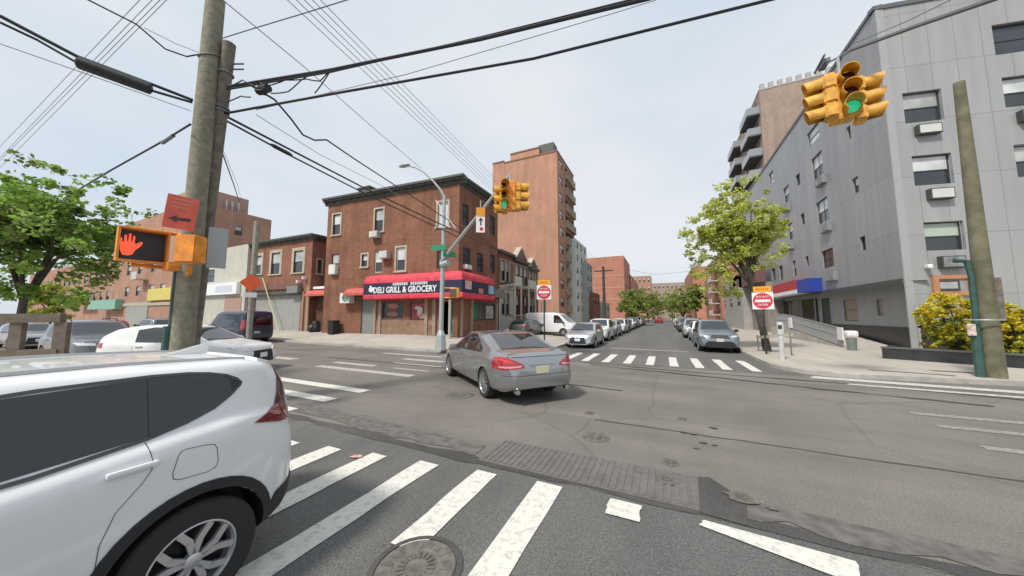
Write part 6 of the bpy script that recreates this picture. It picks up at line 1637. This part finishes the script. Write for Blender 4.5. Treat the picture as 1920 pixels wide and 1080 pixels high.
b = MB(); b.tube([c + up * .58, c + up * .95], .025, 6); b.build('hanger', M_STEEL, hs_)
# ---------------------------------------------------------------- signal heads
M_LENSD = mat('lens_dark_red', (.06, .012, .014), .3); M_LENSA = mat('lens_dark_amber', (.05, .02, .01), .3); M_LENSG = mat('lens_green_lit', (.02, .45, .25), .3, emit=((.03, .75, .38), .40)); M_LENSGO = mat('lens_dark_green', (.012, .04, .03), .3)
def signal_head(parent, c, yaw, s, lit, hood_m, tilt=0.0):
    """one three-lamp head, front towards yaw"""
    a = R(yaw); n = Vector((math.cos(a), math.sin(a), 0)); r_ = Vector((-n.y, n.x, 0)); upv = Vector((0, 0, 1)) + r_ * tilt; upv.normalize()
    b = MB(); hw, hh = .36 * s, 1.10 * s
    for k in (-1, 0, 1):
        bm = bmesh.new(); bmesh.ops.create_cube(bm, size=1); bmesh.ops.scale(bm, vec=(.23 * s, hw, .355 * s), verts=bm.verts); bmesh.ops.bevel(bm, geom=bm.edges[:], offset=.035 * s, segments=2, affect='EDGES')
        b.add_bm(bm, Matrix.Translation(c + upv * (k * .365 * s)) @ Matrix((n, r_, upv)).transposed().to_4x4()); bm.free()
    h = b.build('signal_head', hood_m, parent)
    for k, (m, on) in enumerate(((M_LENSD, 0), (M_LENSA, 0), (M_LENSG if lit else M_LENSGO, 1))):
        lc = c + upv * ((1 - k) * .365 * s) + n * .115 * s
        b = MB(); b.lathe(lc, n, [(.0, .14 * s), (.02 * s, .13 * s), (.045 * s, .08 * s), (.055 * s, .001)], 18, 0); b.build('lens', m, h)
        b = MB(); L_ = .35 * s
        rows = []
        for d_, rr in ((0, .165), (1, .165), (1, .152), (0, .152)):
            row = []
            for j in range(17):
                t_ = R(-52 + 284 * j / 16)
                dd = L_ * d_ * (.86 + .14 * math.sin(t_))
                row.append(lc + (r_ * math.cos(t_) + upv * math.sin(t_)) * rr * s + n * dd)
            rows.append(row)
        b.grid(rows, False, 0, True); b.build('visor', [hood_m], h, ang=50)
    return h
# cluster at the end of the diagonal arm
CD = LY - 1.2
cc = onY(956, 371, CD)
ts = thing('traffic_signal', 'yellow traffic signal cluster with green light hanging off the diagonal arm', 'traffic signal', tuple(cc), 'yellow traffic signals')
tocam = math.degrees(math.atan2(-cc.y, -cc.x)); s_ = onY(956, 345, CD).z - onY(956, 397, CD).z; s_ /= 1.10
signal_head(ts, cc + Vector((-.14, -.20, 0)) * s_ * 1.0, tocam + 6, s_, True, M_SIGNAL)
signal_head(ts, cc + Vector((-.28, .12, 0)) * s_ * 1.0, tocam - 85, s_, False, M_SIGNAL); signal_head(ts, cc + Vector((.32, .05, .0)) * s_, tocam + 92, s_, False, M_SIGNAL)
b = MB(); b.rbox(cc + Vector((.10, -.12, 0)) * s_, (.30 * s_, .36 * s_, 1.14 * s_), .03, R(tocam)); b.build('backplate', M_ORANGE, ts)
b = MB(); b.tube([ms1, cc + Vector((0, 0, .5 * s_))], .05, 8); b.build('hanger', M_STEEL, ts)
# big cluster over the junction at right, hung from a span cable
SGD = 7.6
cc2 = at(1578, 184, SGD); s2 = upx(86, SGD) / 1.10
ts2 = thing('traffic_signal', 'large yellow traffic signal cluster hanging before the grey building with green light', 'traffic signal', tuple(cc2), 'yellow traffic signals')
tocam = math.degrees(math.atan2(-cc2.y, -cc2.x)); rr_ = Vector((-math.sin(R(tocam)), math.cos(R(tocam)), 0)) * -1; fw_ = Vector((math.cos(R(tocam)), math.sin(R(tocam)), 0))
rgt = Vector((_ca, _sa, 0))
signal_head(ts2, cc2 + rgt * .16 * s2 + fw_ * .16 * s2, tocam + 12, s2, True, M_SIGNAL, -.05)
signal_head(ts2, cc2 - rgt * .30 * s2, tocam - 78, s2, False, M_SIGNAL, .0); signal_head(ts2, cc2 + rgt * .40 * s2 - fw_ * .15 * s2, tocam + 98, s2, False, M_SIGNAL, .0)
b = MB(); b.rbox(cc2 - rgt * .05 * s2 - fw_ * .05, (.32 * s2, .40 * s2, 1.16 * s2), .04, R(tocam + 20)); b.build('backplate', M_SIGNAL, ts2)
b = MB(); b.tube([cc2 + up * .5 * s2, cc2 + up * (upx(82, SGD))], .03, 6); b.build('hanger', M_STEEL, ts2)
# small signal box on the deli corner (orange and faded, beside the lamp post)
c = onY(853, 549, LY + .2); sb_ = thing('walk_signal', 'faded orange pedestrian signal in front of the deli door by the lamp post', 'walk signal', tuple(c))
b = MB(); b.rbox(c, (.46, .3, .50), .04, R(20)); b.build('housing', M_SIGNAL, sb_); b = MB(); b.rbox(c + Vector((.0, -.17, 0)), (.36, .05, .40), .02, R(20)); b.build('face', mat('signal_face_brown', (.12, .08, .05), .5), sb_)
b = MB(); b.tube([Vector((lb.x + .05, LY, c.z + .25)), c + Vector((0, 0, .25))], .03, 6); b.tube([Vector((lb.x + .05, LY, c.z - .25)), c + Vector((0, 0, -.25))], .03, 6); b.build('bracket', M_SIGNAL, sb_)
# ---------------------------------------------------------------- do-not-enter signs
def dne(x, y, D, w, label, px, py):
    c = at(x, y, D); n = EYE - c; n.z = 0; n.normalize(); r_ = Vector((-n.y, n.x, 0))
    t = thing('do_not_enter_sign', label, 'sign', (c.x, c.y, KH), 'do not enter signs')
    b = MB(); b.prism([(-w / 2, -w / 2), (w / 2, -w / 2), (w / 2, w / 2), (-w / 2, w / 2)], lambda a, z: c + r_ * a + up * z, n * .015); b.build('panel', M_SIGNW, t)
    b = MB(); b.prism([(w * .47 * math.cos(v), w * .47 * math.sin(v)) for v in [2 * math.pi * k / 36 for k in range(36)]], lambda a, z: c + r_ * a + up * z + n * .016, n * .003); b.build('red_disc', mat('sign_red_pinkish', (.60, .04, .055), .45), t)  # disc in a slightly pinker red than the plain sign red
    b = MB(); b.obox(c - r_ * w * .36 - up * w * .075 + n * .02, r_ * w * .72, n * .003, up * w * .15); b.build('white_bar', M_SIGNW, t)
    text_on('DO NOT', w * .17, c + up * w * .23 + n * .024, r_, up, M_SIGNW, t, sx=.9); text_on('ENTER', w * .17, c - up * w * .24 + n * .024, r_, up, M_SIGNW, t, sx=.9)
    b = MB(); b.obox(c - r_ * w * .42 + up * w * .52, r_ * w * .84, n * .015, up * w * .34); b.build('plate', mat('plate_amber', (.86, .36, .02), .5, var=.12, scale=3), t)
    b = MB()
    for k in range(7): b.obox(c - r_ * w * (.30 - .09 * k) + up * w * .62 + n * .016, r_ * w * .05, n * .003, up * w * .14)
    b.build('worn_lettering', mat('amber_dark', (.45, .15, .02), .6), t)
    b = MB(); f = Vector((c.x, c.y, 0)) - n * .04; b.tube([f + up * KH, f + up * (c.z + w * .8)], .04, 8); b.build('post', mat('post_black', (.03, .032, .034), .5), t)
    return t
dne(1430, 564, 14.6, .78, 'do not enter sign on a black post at the right corner', 0, 0)
dne(1020, 548, 16.6, .76, 'do not enter sign on a black post behind the silver sedan', 0, 0)
f = gp(1443, 672, KH)
# parking meter, bins, barrier board, bags
mp = gp(1467, 674, KH)
t = thing('parking_meter', 'pale grey parking meter on the right corner pavement', 'parking meter', tuple(mp))
b = MB(); b.tube([mp, mp + up * .95], [.09, .085], 10); b.build('post', mat('meter_pale', (.5, .5, .48), .5, var=.1), t)
b = MB(); b.rbox(mp + up * 1.22, (.22, .18, .55), .07); b.build('meter_head', MATS['meter_pale'], t); b = MB(); b.box(mp + Vector((-.03, -.1, 1.3)), (.12, .02, .14)); b.build('display', M_GLASS, t)
bn = onX(1612, 618, 9.4); bn = gp(1598, 657, KH)
t = thing('litter_bin', 'white topped litter bin at the low end of the ramp railing', 'bin', tuple(bn))
b = MB(); b.lathe(bn, (0, 0, 1), [(0, .17), (.62, .20)], 16, caps=True); b.build('basket', mat('bin_green', (.16, .21, .18), .6, var=.1), t); b = MB(); b.rbox(bn + up * .84, (.44, .44, .30), .08); b.build('bin_liner', M_SIGNW, t)
for k, (px, py, h, lab) in enumerate(((586, 622, .95, 'black rubbish bags by the garage door pier'), (625, 622, 1.0, 'black wheeled bin under the small alley awning'))):
    Y_ = GY - .4 if k == 0 else FA.pt(FA.az(625, 610)[0], 0).y - .45
    c = onY(px, py, Y_); c.z = zl(c.x, c.y)
    t = thing('rubbish_bin', lab, 'bin', tuple(c))
    b = MB()
    if k == 0:
        for q in range(4):
            bm = bmesh.new(); bmesh.ops.create_icosphere(bm, subdivisions=2, radius=.36)
            for v in bm.verts: v.co *= random.uniform(.86, 1.1)
            b.add_bm(bm, Matrix.Translation(c + Vector((random.uniform(-.45, .45), random.uniform(-.2, .2), .30 + .32 * (q > 2)))), sm=False); bm.free()
        b.build('bag', M_BLACK, t)
    else:
        b.rbox(c + up * .5, (.62, .6, 1.0), .05); b.build('bin_body', M_BLACK, t); b = MB(); b.rbox(c + up * 1.04, (.68, .66, .10), .04); b.build('lid', M_BLACK, t)
c = FA.pt(FA.az(655, 560)[0], FA.az(655, 559)[1], .35)
t = thing('wall_fan', 'white extractor unit with a green ring on the deli wall by the grey door', 'extractor', tuple(c))
b = MB(); b.obox(c - FA.d * .6 - up * .42 - FA.n * .3, FA.d * 1.0, FA.n * .5, up * .8); b.build('case', MATS['ac_white'], t); b = MB(); b.lathe(c + FA.n * .2 - FA.d * .15, FA.n, [(0, .30), (.03, .30), (.03, .2), (.0, .19), (0, .001)], 20); b.build('fan_ring', mat('fan_green', (.2, .32, .22), .5), t)
# ladder-like pale plank leaning by the garage
q0 = FG.pt(FG.az(534, 610)[0], .5, .5); q1 = FG.pt(FG.az(500, 522)[0], FG.az(500, 522)[1], .35)
b = MB(); b.tube([q0, q1], .05, 6); tag(b.build('guy_wire_guard', mat('guard_yellow', (.55, .56, .30), .6)), 'pale yellow guy wire guard slanting across the garage shutter', 'wire guard')
# pale board barrier by the tree
a_, b_ = onX(1392, 642, 4.1), onX(1430, 625, 4.9)
a0 = gp(1385, 650, KH); 
b = MB(); p0 = Vector((4.15, 19.6, .75)); p1_ = Vector((5.1, 17.9, 1.0)); b.obox(p0, p1_ - p0, Vector((.03, .02, 0)), up * .14)
t = thing('tree_guard', 'pale wooden tree guard rail around the street tree pit', 'tree guard', (4.2, 19.6, KH)); b.build('rail', mat('board_pale', (.45, .42, .34), .8, var=.1), t)
b = MB(); b.tube([(4.2, 19.5, KH), (4.2, 19.5, .95)], .03, 6); b.build('stake', M_OLDWOOD, t); b = MB(); b.tube([(5.05, 18.0, KH), (5.05, 18.0, 1.15)], .03, 6); b.build('stake', M_OLDWOOD, t)
# ---------------------------------------------------------------- wooden fence at the left
M_FENCE = mat('fence_wood', (.20, .165, .13), .9, col2=(.13, .105, .08), scale=5, bump=.3, bscale=20)
FD = 6.0
fa, fb_ = at(-90, 604, FD - .3), at(112, 604, FD + .2)
t = thing('wooden_fence', 'weathered brown timber fence with thick posts at the left edge', 'fence', (fa.x, fa.y, KH))
d = (fb_ - fa); d.z = 0; L_ = d.length; d.normalize(); nn = Vector((-d.y, d.x, 0))
def fz(y): return at(60, y, FD).z
b = MB()
b.obox(Vector((fa.x, fa.y, fz(605))) , d * L_, nn * .14, up * (fz(588) - fz(605))); b.build('top_rail', M_FENCE, t)
b = MB(); b.obox(Vector((fa.x, fa.y, fz(676))), d * L_, nn * .12, up * (fz(656) - fz(676))); b.build('middle_rail', M_FENCE, t)
for px, w in ((-60, .2), (30, .16), (92, .18)):
    tt = ((at(px, 604, FD) - fa).dot(d)); b = MB(); o = Vector((fa.x, fa.y, KH)) + d * (tt - w / 2) + nn * .02; b.obox(o, d * w, nn * .11, up * (fz(605) - KH)); b.build('post', M_FENCE, t)
b = MB(); k = 0.0
while k < L_:
    b.obox(Vector((fa.x, fa.y, KH)) + d * k + nn * .03, d * .13, nn * .04, up * (fz(676) - KH - .02)); k += .14
b.build('boards', M_FENCE, t)
# ---------------------------------------------------------------- trees and bushes
def leaf_mesh(name, clusters, nper, size, mats, parent, flat=.5):
    """leaves scattered in small clumps: clusters = list of (center, radius, material index)"""
    V = []; Fc = []; MI = []
    for (c, r, mi) in clusters:
        n = int(nper * random.uniform(.7, 1.3))
        for _ in range(n):
            v = rng.normal(size=3); v /= np.linalg.norm(v); p = np.array(c) + v * r * rng.uniform(.25, 1.0) ** .6 * np.array([1, 1, .75])
            a = rng.normal(size=3); a[2] = a[2] * flat; a /= np.linalg.norm(a) ; bb = np.cross(a, rng.normal(size=3)); bb /= np.linalg.norm(bb)
            s = size * rng.uniform(.6, 1.3); w = s * .38
            i = len(V); n_ = np.cross(a, bb)
            V += [tuple(p - a * s * .5), tuple(p + bb * w - a * s * .05 + n_ * s * .06), tuple(p + a * s * .55), tuple(p - bb * w - a * s * .05 + n_ * s * .06)]
            Fc.append((i, i + 1, i + 2, i + 3)); MI.append(mi if rng.random() < .8 else int(rng.integers(len(mats))))
    me = bpy.data.meshes.new(name); off = ROOTLOC.get(parent.name, (0, 0, 0))
    V = [(x - off[0], y - off[1], z - off[2]) for x, y, z in V]
    me.from_pydata(V, [], Fc)
    for m in mats: me.materials.append(m)
    me.polygons.foreach_set('material_index', MI); me.update()
    o = bpy.data.objects.new(name, me); COL.objects.link(o); o.parent = parent; ROOTLOC[o.name] = off; return o
def tree(label, base, ccen, crad, zr, r0, mats, nclu, nper, size, group=None, limbs=7, seed=1, hollow=.35, trunk_m=None, cat='tree', fork=.45, lop=0.0, crad_c=.09):
    st = random.getstate(); random.seed(seed)
    base = Vector(base); cc = Vector(ccen)
    t = thing('street_tree', label, cat, tuple(base), group)
    b = MB(); fk = base + Vector((0, 0, (cc.z - zr * .8 - base.z) * 1.0)); fk.x = base.x * .6 + cc.x * .4; fk.y = base.y * .6 + cc.y * .4
    b.tube([base, base + (fk - base) * .3 + Vector((.03, 0, 0)), base + (fk - base) * .7, fk], [r0 * 1.25, r0, r0 * .85, r0 * .75], 10)
    b.build('trunk', trunk_m or M_BARK, t, ang=70)
    b = MB(); tips = []
    for k in range(limbs):
        a = 2 * math.pi * k / limbs + random.uniform(-.4, .4); el = random.uniform(.15, 1.2)
        e = cc + Vector((math.cos(a) * math.cos(el) * crad * .8, math.sin(a) * math.cos(el) * crad * .8, math.sin(el) * zr * .75 - zr * .1))
        m1 = fk + (e - fk) * .4 + Vector((random.uniform(-.2, .2), random.uniform(-.2, .2), .25)) ; m2 = fk + (e - fk) * .75
        b.tube([fk - Vector((0, 0, .15)), m1, m2, e], [r0 * .5, r0 * .33, r0 * .2, r0 * .06], 6); tips += [m1, m2, e]
        for q in range(4):
            s_ = m1 + (e - m1) * random.uniform(.1, .9); e2 = s_ + Vector((random.uniform(-1, 1), random.uniform(-1, 1), random.uniform(-.3, .8))) * crad * .38
            b.tube([s_, (s_ + e2) / 2 + Vector((0, 0, .06)), e2], [r0 * .14, r0 * .1, r0 * .03], 5); tips += [e2, (s_ + e2) / 2]
    b.build('branches', trunk_m or M_BARK, t, ang=70)
    cl = []
    for k in range(nclu):
        if random.random() < .5:
            p = random.choice(tips) + Vector((random.uniform(-1, 1), random.uniform(-1, 1), random.uniform(-1, 1))) * crad * .14
        else:
            while True:
                v = Vector((random.uniform(-1, 1), random.uniform(-1, 1), random.uniform(-1, 1)))
                if hollow < v.length < 1: break
            bump = 1 + .18 * math.sin(3.1 * v.x + 2.3 * v.z + seed) + .12 * math.sin(5.3 * v.y - 4.1 * v.x)
            p = cc + Vector((v.x * crad * bump, v.y * crad * bump, v.z * zr * bump))
        cl.append((tuple(p), crad * random.uniform(crad_c * .6, crad_c * 1.5), int(random.random() ** 1.3 * len(mats))))
    leaf_mesh('crown', cl, nper, size, mats, t)
    random.setstate(st)
    return t
M_BARK = mat('bark_dark', (.075, .062, .052), .95, var=.3, scale=6, bump=.5, bscale=20)
LG = [mat('leaf_fresh', (.24, .40, .065), .5, var=.2, scale=2, transl=.5), mat('leaf_mid', (.135, .25, .04), .5, var=.2, scale=2, transl=.45), mat('leaf_pale', (.34, .48, .12), .5, var=.2, scale=2, transl=.5), mat('leaf_olive', (.15, .19, .05), .6, var=.2, scale=2, transl=.4)]
LY_ = [mat('leaf_spring', (.50, .54, .085), .55, var=.2, scale=2, transl=.4), mat('leaf_spring_deep', (.34, .38, .06), .55, var=.2, scale=2, transl=.35), mat('leaf_spring_pale', (.62, .66, .24), .55, var=.15, scale=2, transl=.4)]
LB = [mat('bush_yellow', (.72, .60, .04), .55, var=.2, scale=2, transl=.3), mat('bush_lime', (.54, .54, .05), .55, var=.2, scale=2, transl=.3), mat('bush_green', (.12, .16, .025), .55, var=.2, scale=2, transl=.25), mat('bush_ochre', (.40, .27, .03), .55, transl=.2)]
TD = 7.6
tb_ = at(32, 600, TD); tc = at(72, 445, TD)
tree('leafy green tree with fresh leaves over the fence at the left edge', (tb_.x, tb_.y, KH), (tc.x, tc.y, tc.z), upx(132, TD), upx(142, TD), .085, LG, 360, 46, .105, seed=5, limbs=10, hollow=.35, crad_c=.12)
tb_ = at(1391, 640, 17.0); tcx = at(1369, 446, 17.0)
tree('yellow green street tree with open spring crown before the grey building', (4.6, 19.7, KH), (tcx.x, tcx.y, tcx.z), upx(69, 17), upx(106, 17), .15, LY_, 520, 56, .12, seed=11, limbs=12, hollow=.35, crad_c=.12)
LT = [mat('leaf_far', (.25, .32, .07), .6, var=.2, scale=1, transl=.3), mat('leaf_far_deep', (.19, .26, .05), .6, transl=.3), mat('leaf_far_pale', (.31, .36, .10), .6, transl=.3)]
# small trees further down the street
for k, (px, py, D, rp, zp, lab) in enumerate(((1186, 572, 62, 32, 33, 'green tree at the left kerb far down the street'), (1214, 567, 90, 27, 32, 'bright green tree second down the left side of the street'), (1232, 571, 120, 20, 26, 'small green tree at the far end of the left kerb'), (1280, 569, 70, 28, 34, 'green tree behind the parked cars far down the right side'), (1260, 570, 105, 23, 30, 'bright tree at the far end of the right kerb'), (1303, 560, 50, 16, 26, 'olive tree before the orange brick block at right'))):
    c = at(px, py, D); b0 = Vector((c.x, c.y, 0))
    tree(lab, b0, c, upx(rp, D), upx(zp, D), .16, LT, 170, 34, .32, 'trees along the far street', seed=20 + k, limbs=6, crad_c=.16)
c = at(100, 562, 22); tree('lime green young tree behind the fence at left', (c.x, c.y, KH), c, upx(38, 22), upx(36, 22), .09, [LY_[0], LY_[1], LG[0]], 110, 26, .22, seed=40, limbs=6, crad_c=.15)
def bush(label, cen, rx, rz, seed):
    random.seed(seed); t = thing('yellow_bush', label, 'bush', (cen.x, cen.y, cen.z - rz), 'yellow bushes in the planter')
    b = MB(); cl = []
    for k in range(14):
        a = random.uniform(0, 6.28); e = Vector((cen.x + math.cos(a) * rx * .7, cen.y + math.sin(a) * rx * .6, cen.z + random.uniform(-.2, .8) * rz)); b.tube([(cen.x, cen.y, cen.z - rz), (cen + (e - cen) * .5), e], [.03, .02, .008], 5)
    b.build('stems', M_BARK, t)
    for k in range(300):
        while True:
            v = Vector((random.uniform(-1, 1), random.uniform(-1, 1), random.uniform(-1, 1)))
            if .4 < v.length < 1: break
        f = 1 + .16 * math.sin(4 * v.x + seed) + .14 * math.sin(5 * v.z + 2 * seed)
        cl.append(((cen.x + v.x * rx * f, cen.y + v.y * rx * .85 * f, max(cen.z - rz, cen.z + v.z * rz * f)), rx * random.uniform(.07, .16), 0 if v.z > .1 and random.random() < .7 else random.choice((0, 1, 1, 2, 3))))
    leaf_mesh('foliage', cl, 42, .09, LB, t)
bc = PLO + PLN * 1.0; 
c = at(1795, 606, 12.3); bush('big yellow green bush in the planter left of the mossy pole', c, upx(52, 12.3), upx(58, 12.3), 3)
c = at(1908, 625, 11.6); bush('yellow bush at the right edge behind the mossy pole', c, upx(36, 11.6), upx(62, 11.6), 4)
c = at(1850, 625, 13.0); bush('small yellow bush between the two larger ones behind the pole', c, upx(50, 13.0), upx(50, 13.0), 6)
random.seed(99)
# ---------------------------------------------------------------- overhead wires
def wire(pts, r, label, m=None, sag=0.0, n=18, name='overhead_cable', group='overhead cables'):
    """pts: world points; a catenary-like dip is added between consecutive points"""
    b = MB(); P = []
    for a, c in zip(pts, pts[1:]):
        for k in range(n):
            t = k / n; P.append(a + (c - a) * t - up * (sag * 4 * t * (1 - t)))
    P.append(pts[-1]); b.tube(P, r, 6)
    return tag(b.build(name, m or M_CABLE), label, 'cable', group)
def W2(*q): return [at(x, y, D) for x, y, D in q]
wire(W2((424, 163, 6.7), (620, 131, 6.3), (900, 74, 5.8), (1215, -2, 5.2), (1500, -80, 4.8)), .030, 'thick black cable bundle running from the stub pole to the top right, upper of two')
wire(W2((424, 168, 6.7), (620, 135, 6.3), (905, 69, 5.8), (1215, -8, 5.2), (1500, -86, 4.8)), .018, 'black messenger wire wound along the upper thick cable bundle')
wire(W2((420, 213, 6.7), (640, 173, 6.3), (1000, 110, 5.8), (1450, -2, 5.0), (1600, -42, 4.8)), .024, 'black cable from the stub pole to the top right, lower of two')
wire(W2((480, 206, 6.6), (760, 140, 6.2), (1150, 25, 5.6), (1230, 0, 5.4)), .007, 'thin grey wire between the two black cables at top right', M_CABLEL)
wire(W2((0, 30, 4.6), (145, 106, 5.1), (290, 160, 5.7), (362, 188, 6.1)), .026, 'thick black cable from the left edge to the wooden pole')
wire(W2((0, 42, 4.6), (70, 75, 4.9), (145, 118, 5.1)), .018, 'short black cable feeding the splice case at upper left')
wire(W2((285, 170, 5.6), (360, 192, 6.1)), .022, 'short black cable between splice case and wooden pole')
b = MB(); a_, c_ = at(143, 116, 5.1), at(285, 168, 5.6); dd = (c_ - a_); b.tube([a_, a_ + dd * .03, c_ - dd * .03, c_], [.06, .095, .095, .06], 14); tag(b.build('splice_case', mat('splice_black', (.018, .022, .02), .5, var=.4, scale=8)), 'fat black cable splice case hanging at upper left', 'splice case')
wire(W2((0, 82, 4.6), (180, 145, 5.3), (358, 208, 6.1)), .007, 'thin pale wire under the splice case at upper left', M_CABLEL)
wire(W2((150, -8, 5.2), (255, 45, 5.5), (310, 92, 5.8), (350, 106, 6.0), (372, 102, 6.1)), .013, 'dark drop wire dipping to the wooden pole from the top edge')
wire(W2((270, 52, 5.6), (330, 82, 5.9), (372, 98, 6.1)), .006, 'thin grey wire beside the dipping drop wire', M_CABLEL)
wire(W2((357, 233, 6.1), (305, 265, 7.0), (210, 318, 8.2), (120, 372, 9.5)), .020, 'dark service cable from the wooden pole down towards the leafy tree')
b = MB(); b.tube(W2((325, 254, 6.6), (305, 268, 7.0)), .035, 8); tag(b.build('cable_clamp', M_CABLEG), 'grey cable clamp on the service cable above the leafy tree', 'clamp')
wire(W2((416, 214, 6.7), (545, 281, 8.5), (690, 356, 12), (868, 440, 17.5), (1010, 500, 32)), .026, 'twin black cable from stub pole over the deli building, upper')
wire(W2((416, 222, 6.7), (545, 292, 8.5), (690, 366, 12), (862, 446, 17.5)), .022, 'twin black cable from stub pole over the deli building, lower')
b = MB(); b.tube(W2((508, 271, 7.8), (514, 274, 7.9), (541, 288, 8.3), (547, 291, 8.4)), [.03, .05, .05, .03], 10); tag(b.build('splice_case', MATS['splice_black']), 'small black splice on the twin cables left of the deli building', 'splice case')
wire(W2((470, 160, 6.6), (515, 187, 6.8), (545, 222, 7.2), (568, 253, 7.6), (590, 263, 7.9), (612, 262, 8.3), (660, 295, 9.5), (760, 360, 13), (860, 425, 18), (960, 480, 28)), .020, 'drooping dark cable looping from the coil down past the lamp post')
wire(W2((480, 215, 6.7), (600, 290, 9), (720, 350, 13), (800, 400, 17)), .008, 'thin grey wire between the twin cables and the drooping cable', M_CABLEL)
wire(W2((420, 2, 6.3), (570, 125, 8.5), (700, 240, 12), (790, 316, 16)), .010, 'thin wire from the tall wooden pole down to the lamp head', M_CABLEG)
wire(W2((416, 72, 6.3), (470, 55, 6.1), (560, 28, 5.8), (650, 0, 5.5), (720, -20, 5.3)), .010, 'grey wire from the tall pole to the top edge', M_CABLEG)
wire(W2((408, 262, 6.7), (438, 345, 10), (449, 380, 15)), .014, 'dark guy wire falling from the stub pole to the roof antennas')
wire(W2((410, 262, 6.7), (445, 345, 10), (452, 372, 15)), .005, 'thin guy wire beside the dark one above the roof antennas', M_CABLEG)
# bunched coil and loops on the stub pole
random.seed(31)
b = MB(); c = at(492, 167, 6.6)
for k in range(9):
    a0 = random.uniform(0, 6.28); r0 = random.uniform(.05, .14); nx = Vector((random.uniform(-1, 1), random.uniform(-1, 1), random.uniform(-1, 1))).normalized(); ux = nx.orthogonal().normalized(); vx = nx.cross(ux)
    b.tube([c + ux * math.cos(v) * r0 + vx * math.sin(v) * r0 for v in [a0 + 2 * math.pi * j / 14 for j in range(15)]], .018, 5)
b.tube([c + Vector((-.15, 0, 0)), c + Vector((.18, .02, -.02))], .08, 10); tag(b.build('cable_coil', M_CABLE), 'tangled black cable coil beside the stub pole', 'cable coil')
for k, (q, lab) in enumerate(((((508, 175), (540, 172), (565, 150), (585, 135)), 'looping tap wire right of the tangled coil'), (((505, 160), (535, 150), (575, 148), (600, 152), (620, 130)), 'looping tap wire just below the upper thick bundle'), (((590, 175), (605, 155), (618, 135)), 'short tap wire joining the two thick cables'), (((424, 165), (455, 150), (470, 158), (485, 165)), 'curled jumper wire between stub pole and coil'), (((422, 192), (452, 180), (470, 182)), 'lower jumper wire between stub pole and coil'))):
    wire([at(x, y, 6.5) for x, y in q], .012, lab, sag=.01, n=6, name='jumper_wire', group='jumper wires on the stub pole')
# street pole far left side with the bundle of thin power lines overhead
fpx = onX(1131, 500, -6.2); 
t = pole('utility_pole', 'far dark utility pole on the left pavement before the orange red block', Vector((fpx.x, fpx.y, KH)), fpx, .2, .14, mat('pole_dark', (.06, .055, .05), .9))
b = MB(); b.box(fpx - up * .5, (2.2, .12, .14)); b.build('crossarm', MATS['pole_dark'], t)
for k, (x0, x1, y1) in enumerate(((538, 921, 356), (556, 921, 350), (572, 922, 344), (588, 924, 338), (604, 926, 333))):
    A = at(x0 - 42, -40, 6.0); far = fpx + Vector((-1.0 + .5 * k, 0, -.2)); mid = at(x1, y1, 22 + 0 * k)
    wire([A, mid, far] if k < 4 else [A, mid], .008, '%s thin power line crossing the sky over the deli building' % ('first', 'second', 'third', 'fourth', 'fifth')[k] + ' counted from the left', M_CABLEG, sag=.0, group='thin power lines')
for k, (x0, y0, x1) in enumerate(((0, 272, 262), (0, 292, 285), (0, 296, 300), (18, 292, 312))):
    wire(W2((x0 - 40, y0 + 45, 40), (x1, 0, 16), (x1 + 60, -60, 13)), .018, 'pale thin line at upper left, %s from the left' % ('first', 'second', 'third', 'fourth')[k], M_CABLEL, group='pale lines at upper left')
# span cables at the right carrying the big signal
sp0, sp1 = at(1545, 108, 9.5), at(1590, 92, SGD)
SPE = onX(1549, 120, BX - .03)
wire([SPE] + W2((1600, 92, SGD), (1720, 48, 6.4), (1870, -4, 5.2), (1990, -45, 4.6)), .045, 'thick span cable across the grey building holding the traffic signal', mat('cable_slate', (.12, .135, .14), .6))
wire(W2((1600, 82, 7.6), (1700, 40, 6.6), (1790, -4, 5.8)), .009, 'thin wire above the thick span cable', M_CABLEG)
b = MB(); c = SPE + Vector((-.1, 0, 0)); b.rbox(c, (.35, 1.0, .3), .06); b.tube([c + Vector((-.2, .9, .1)), c + Vector((-.2, -.7, .25))], .07, 8); tag(b.build('cable_terminal', M_CABLEG), 'grey cable terminal where the span cable meets the roof edge', 'cable terminal')
wire(W2((1172, 505, 70), (1230, 515, 90), (1300, 508, 70)), .03, 'distant thin wire spanning the far end of the street', M_CABLEG)
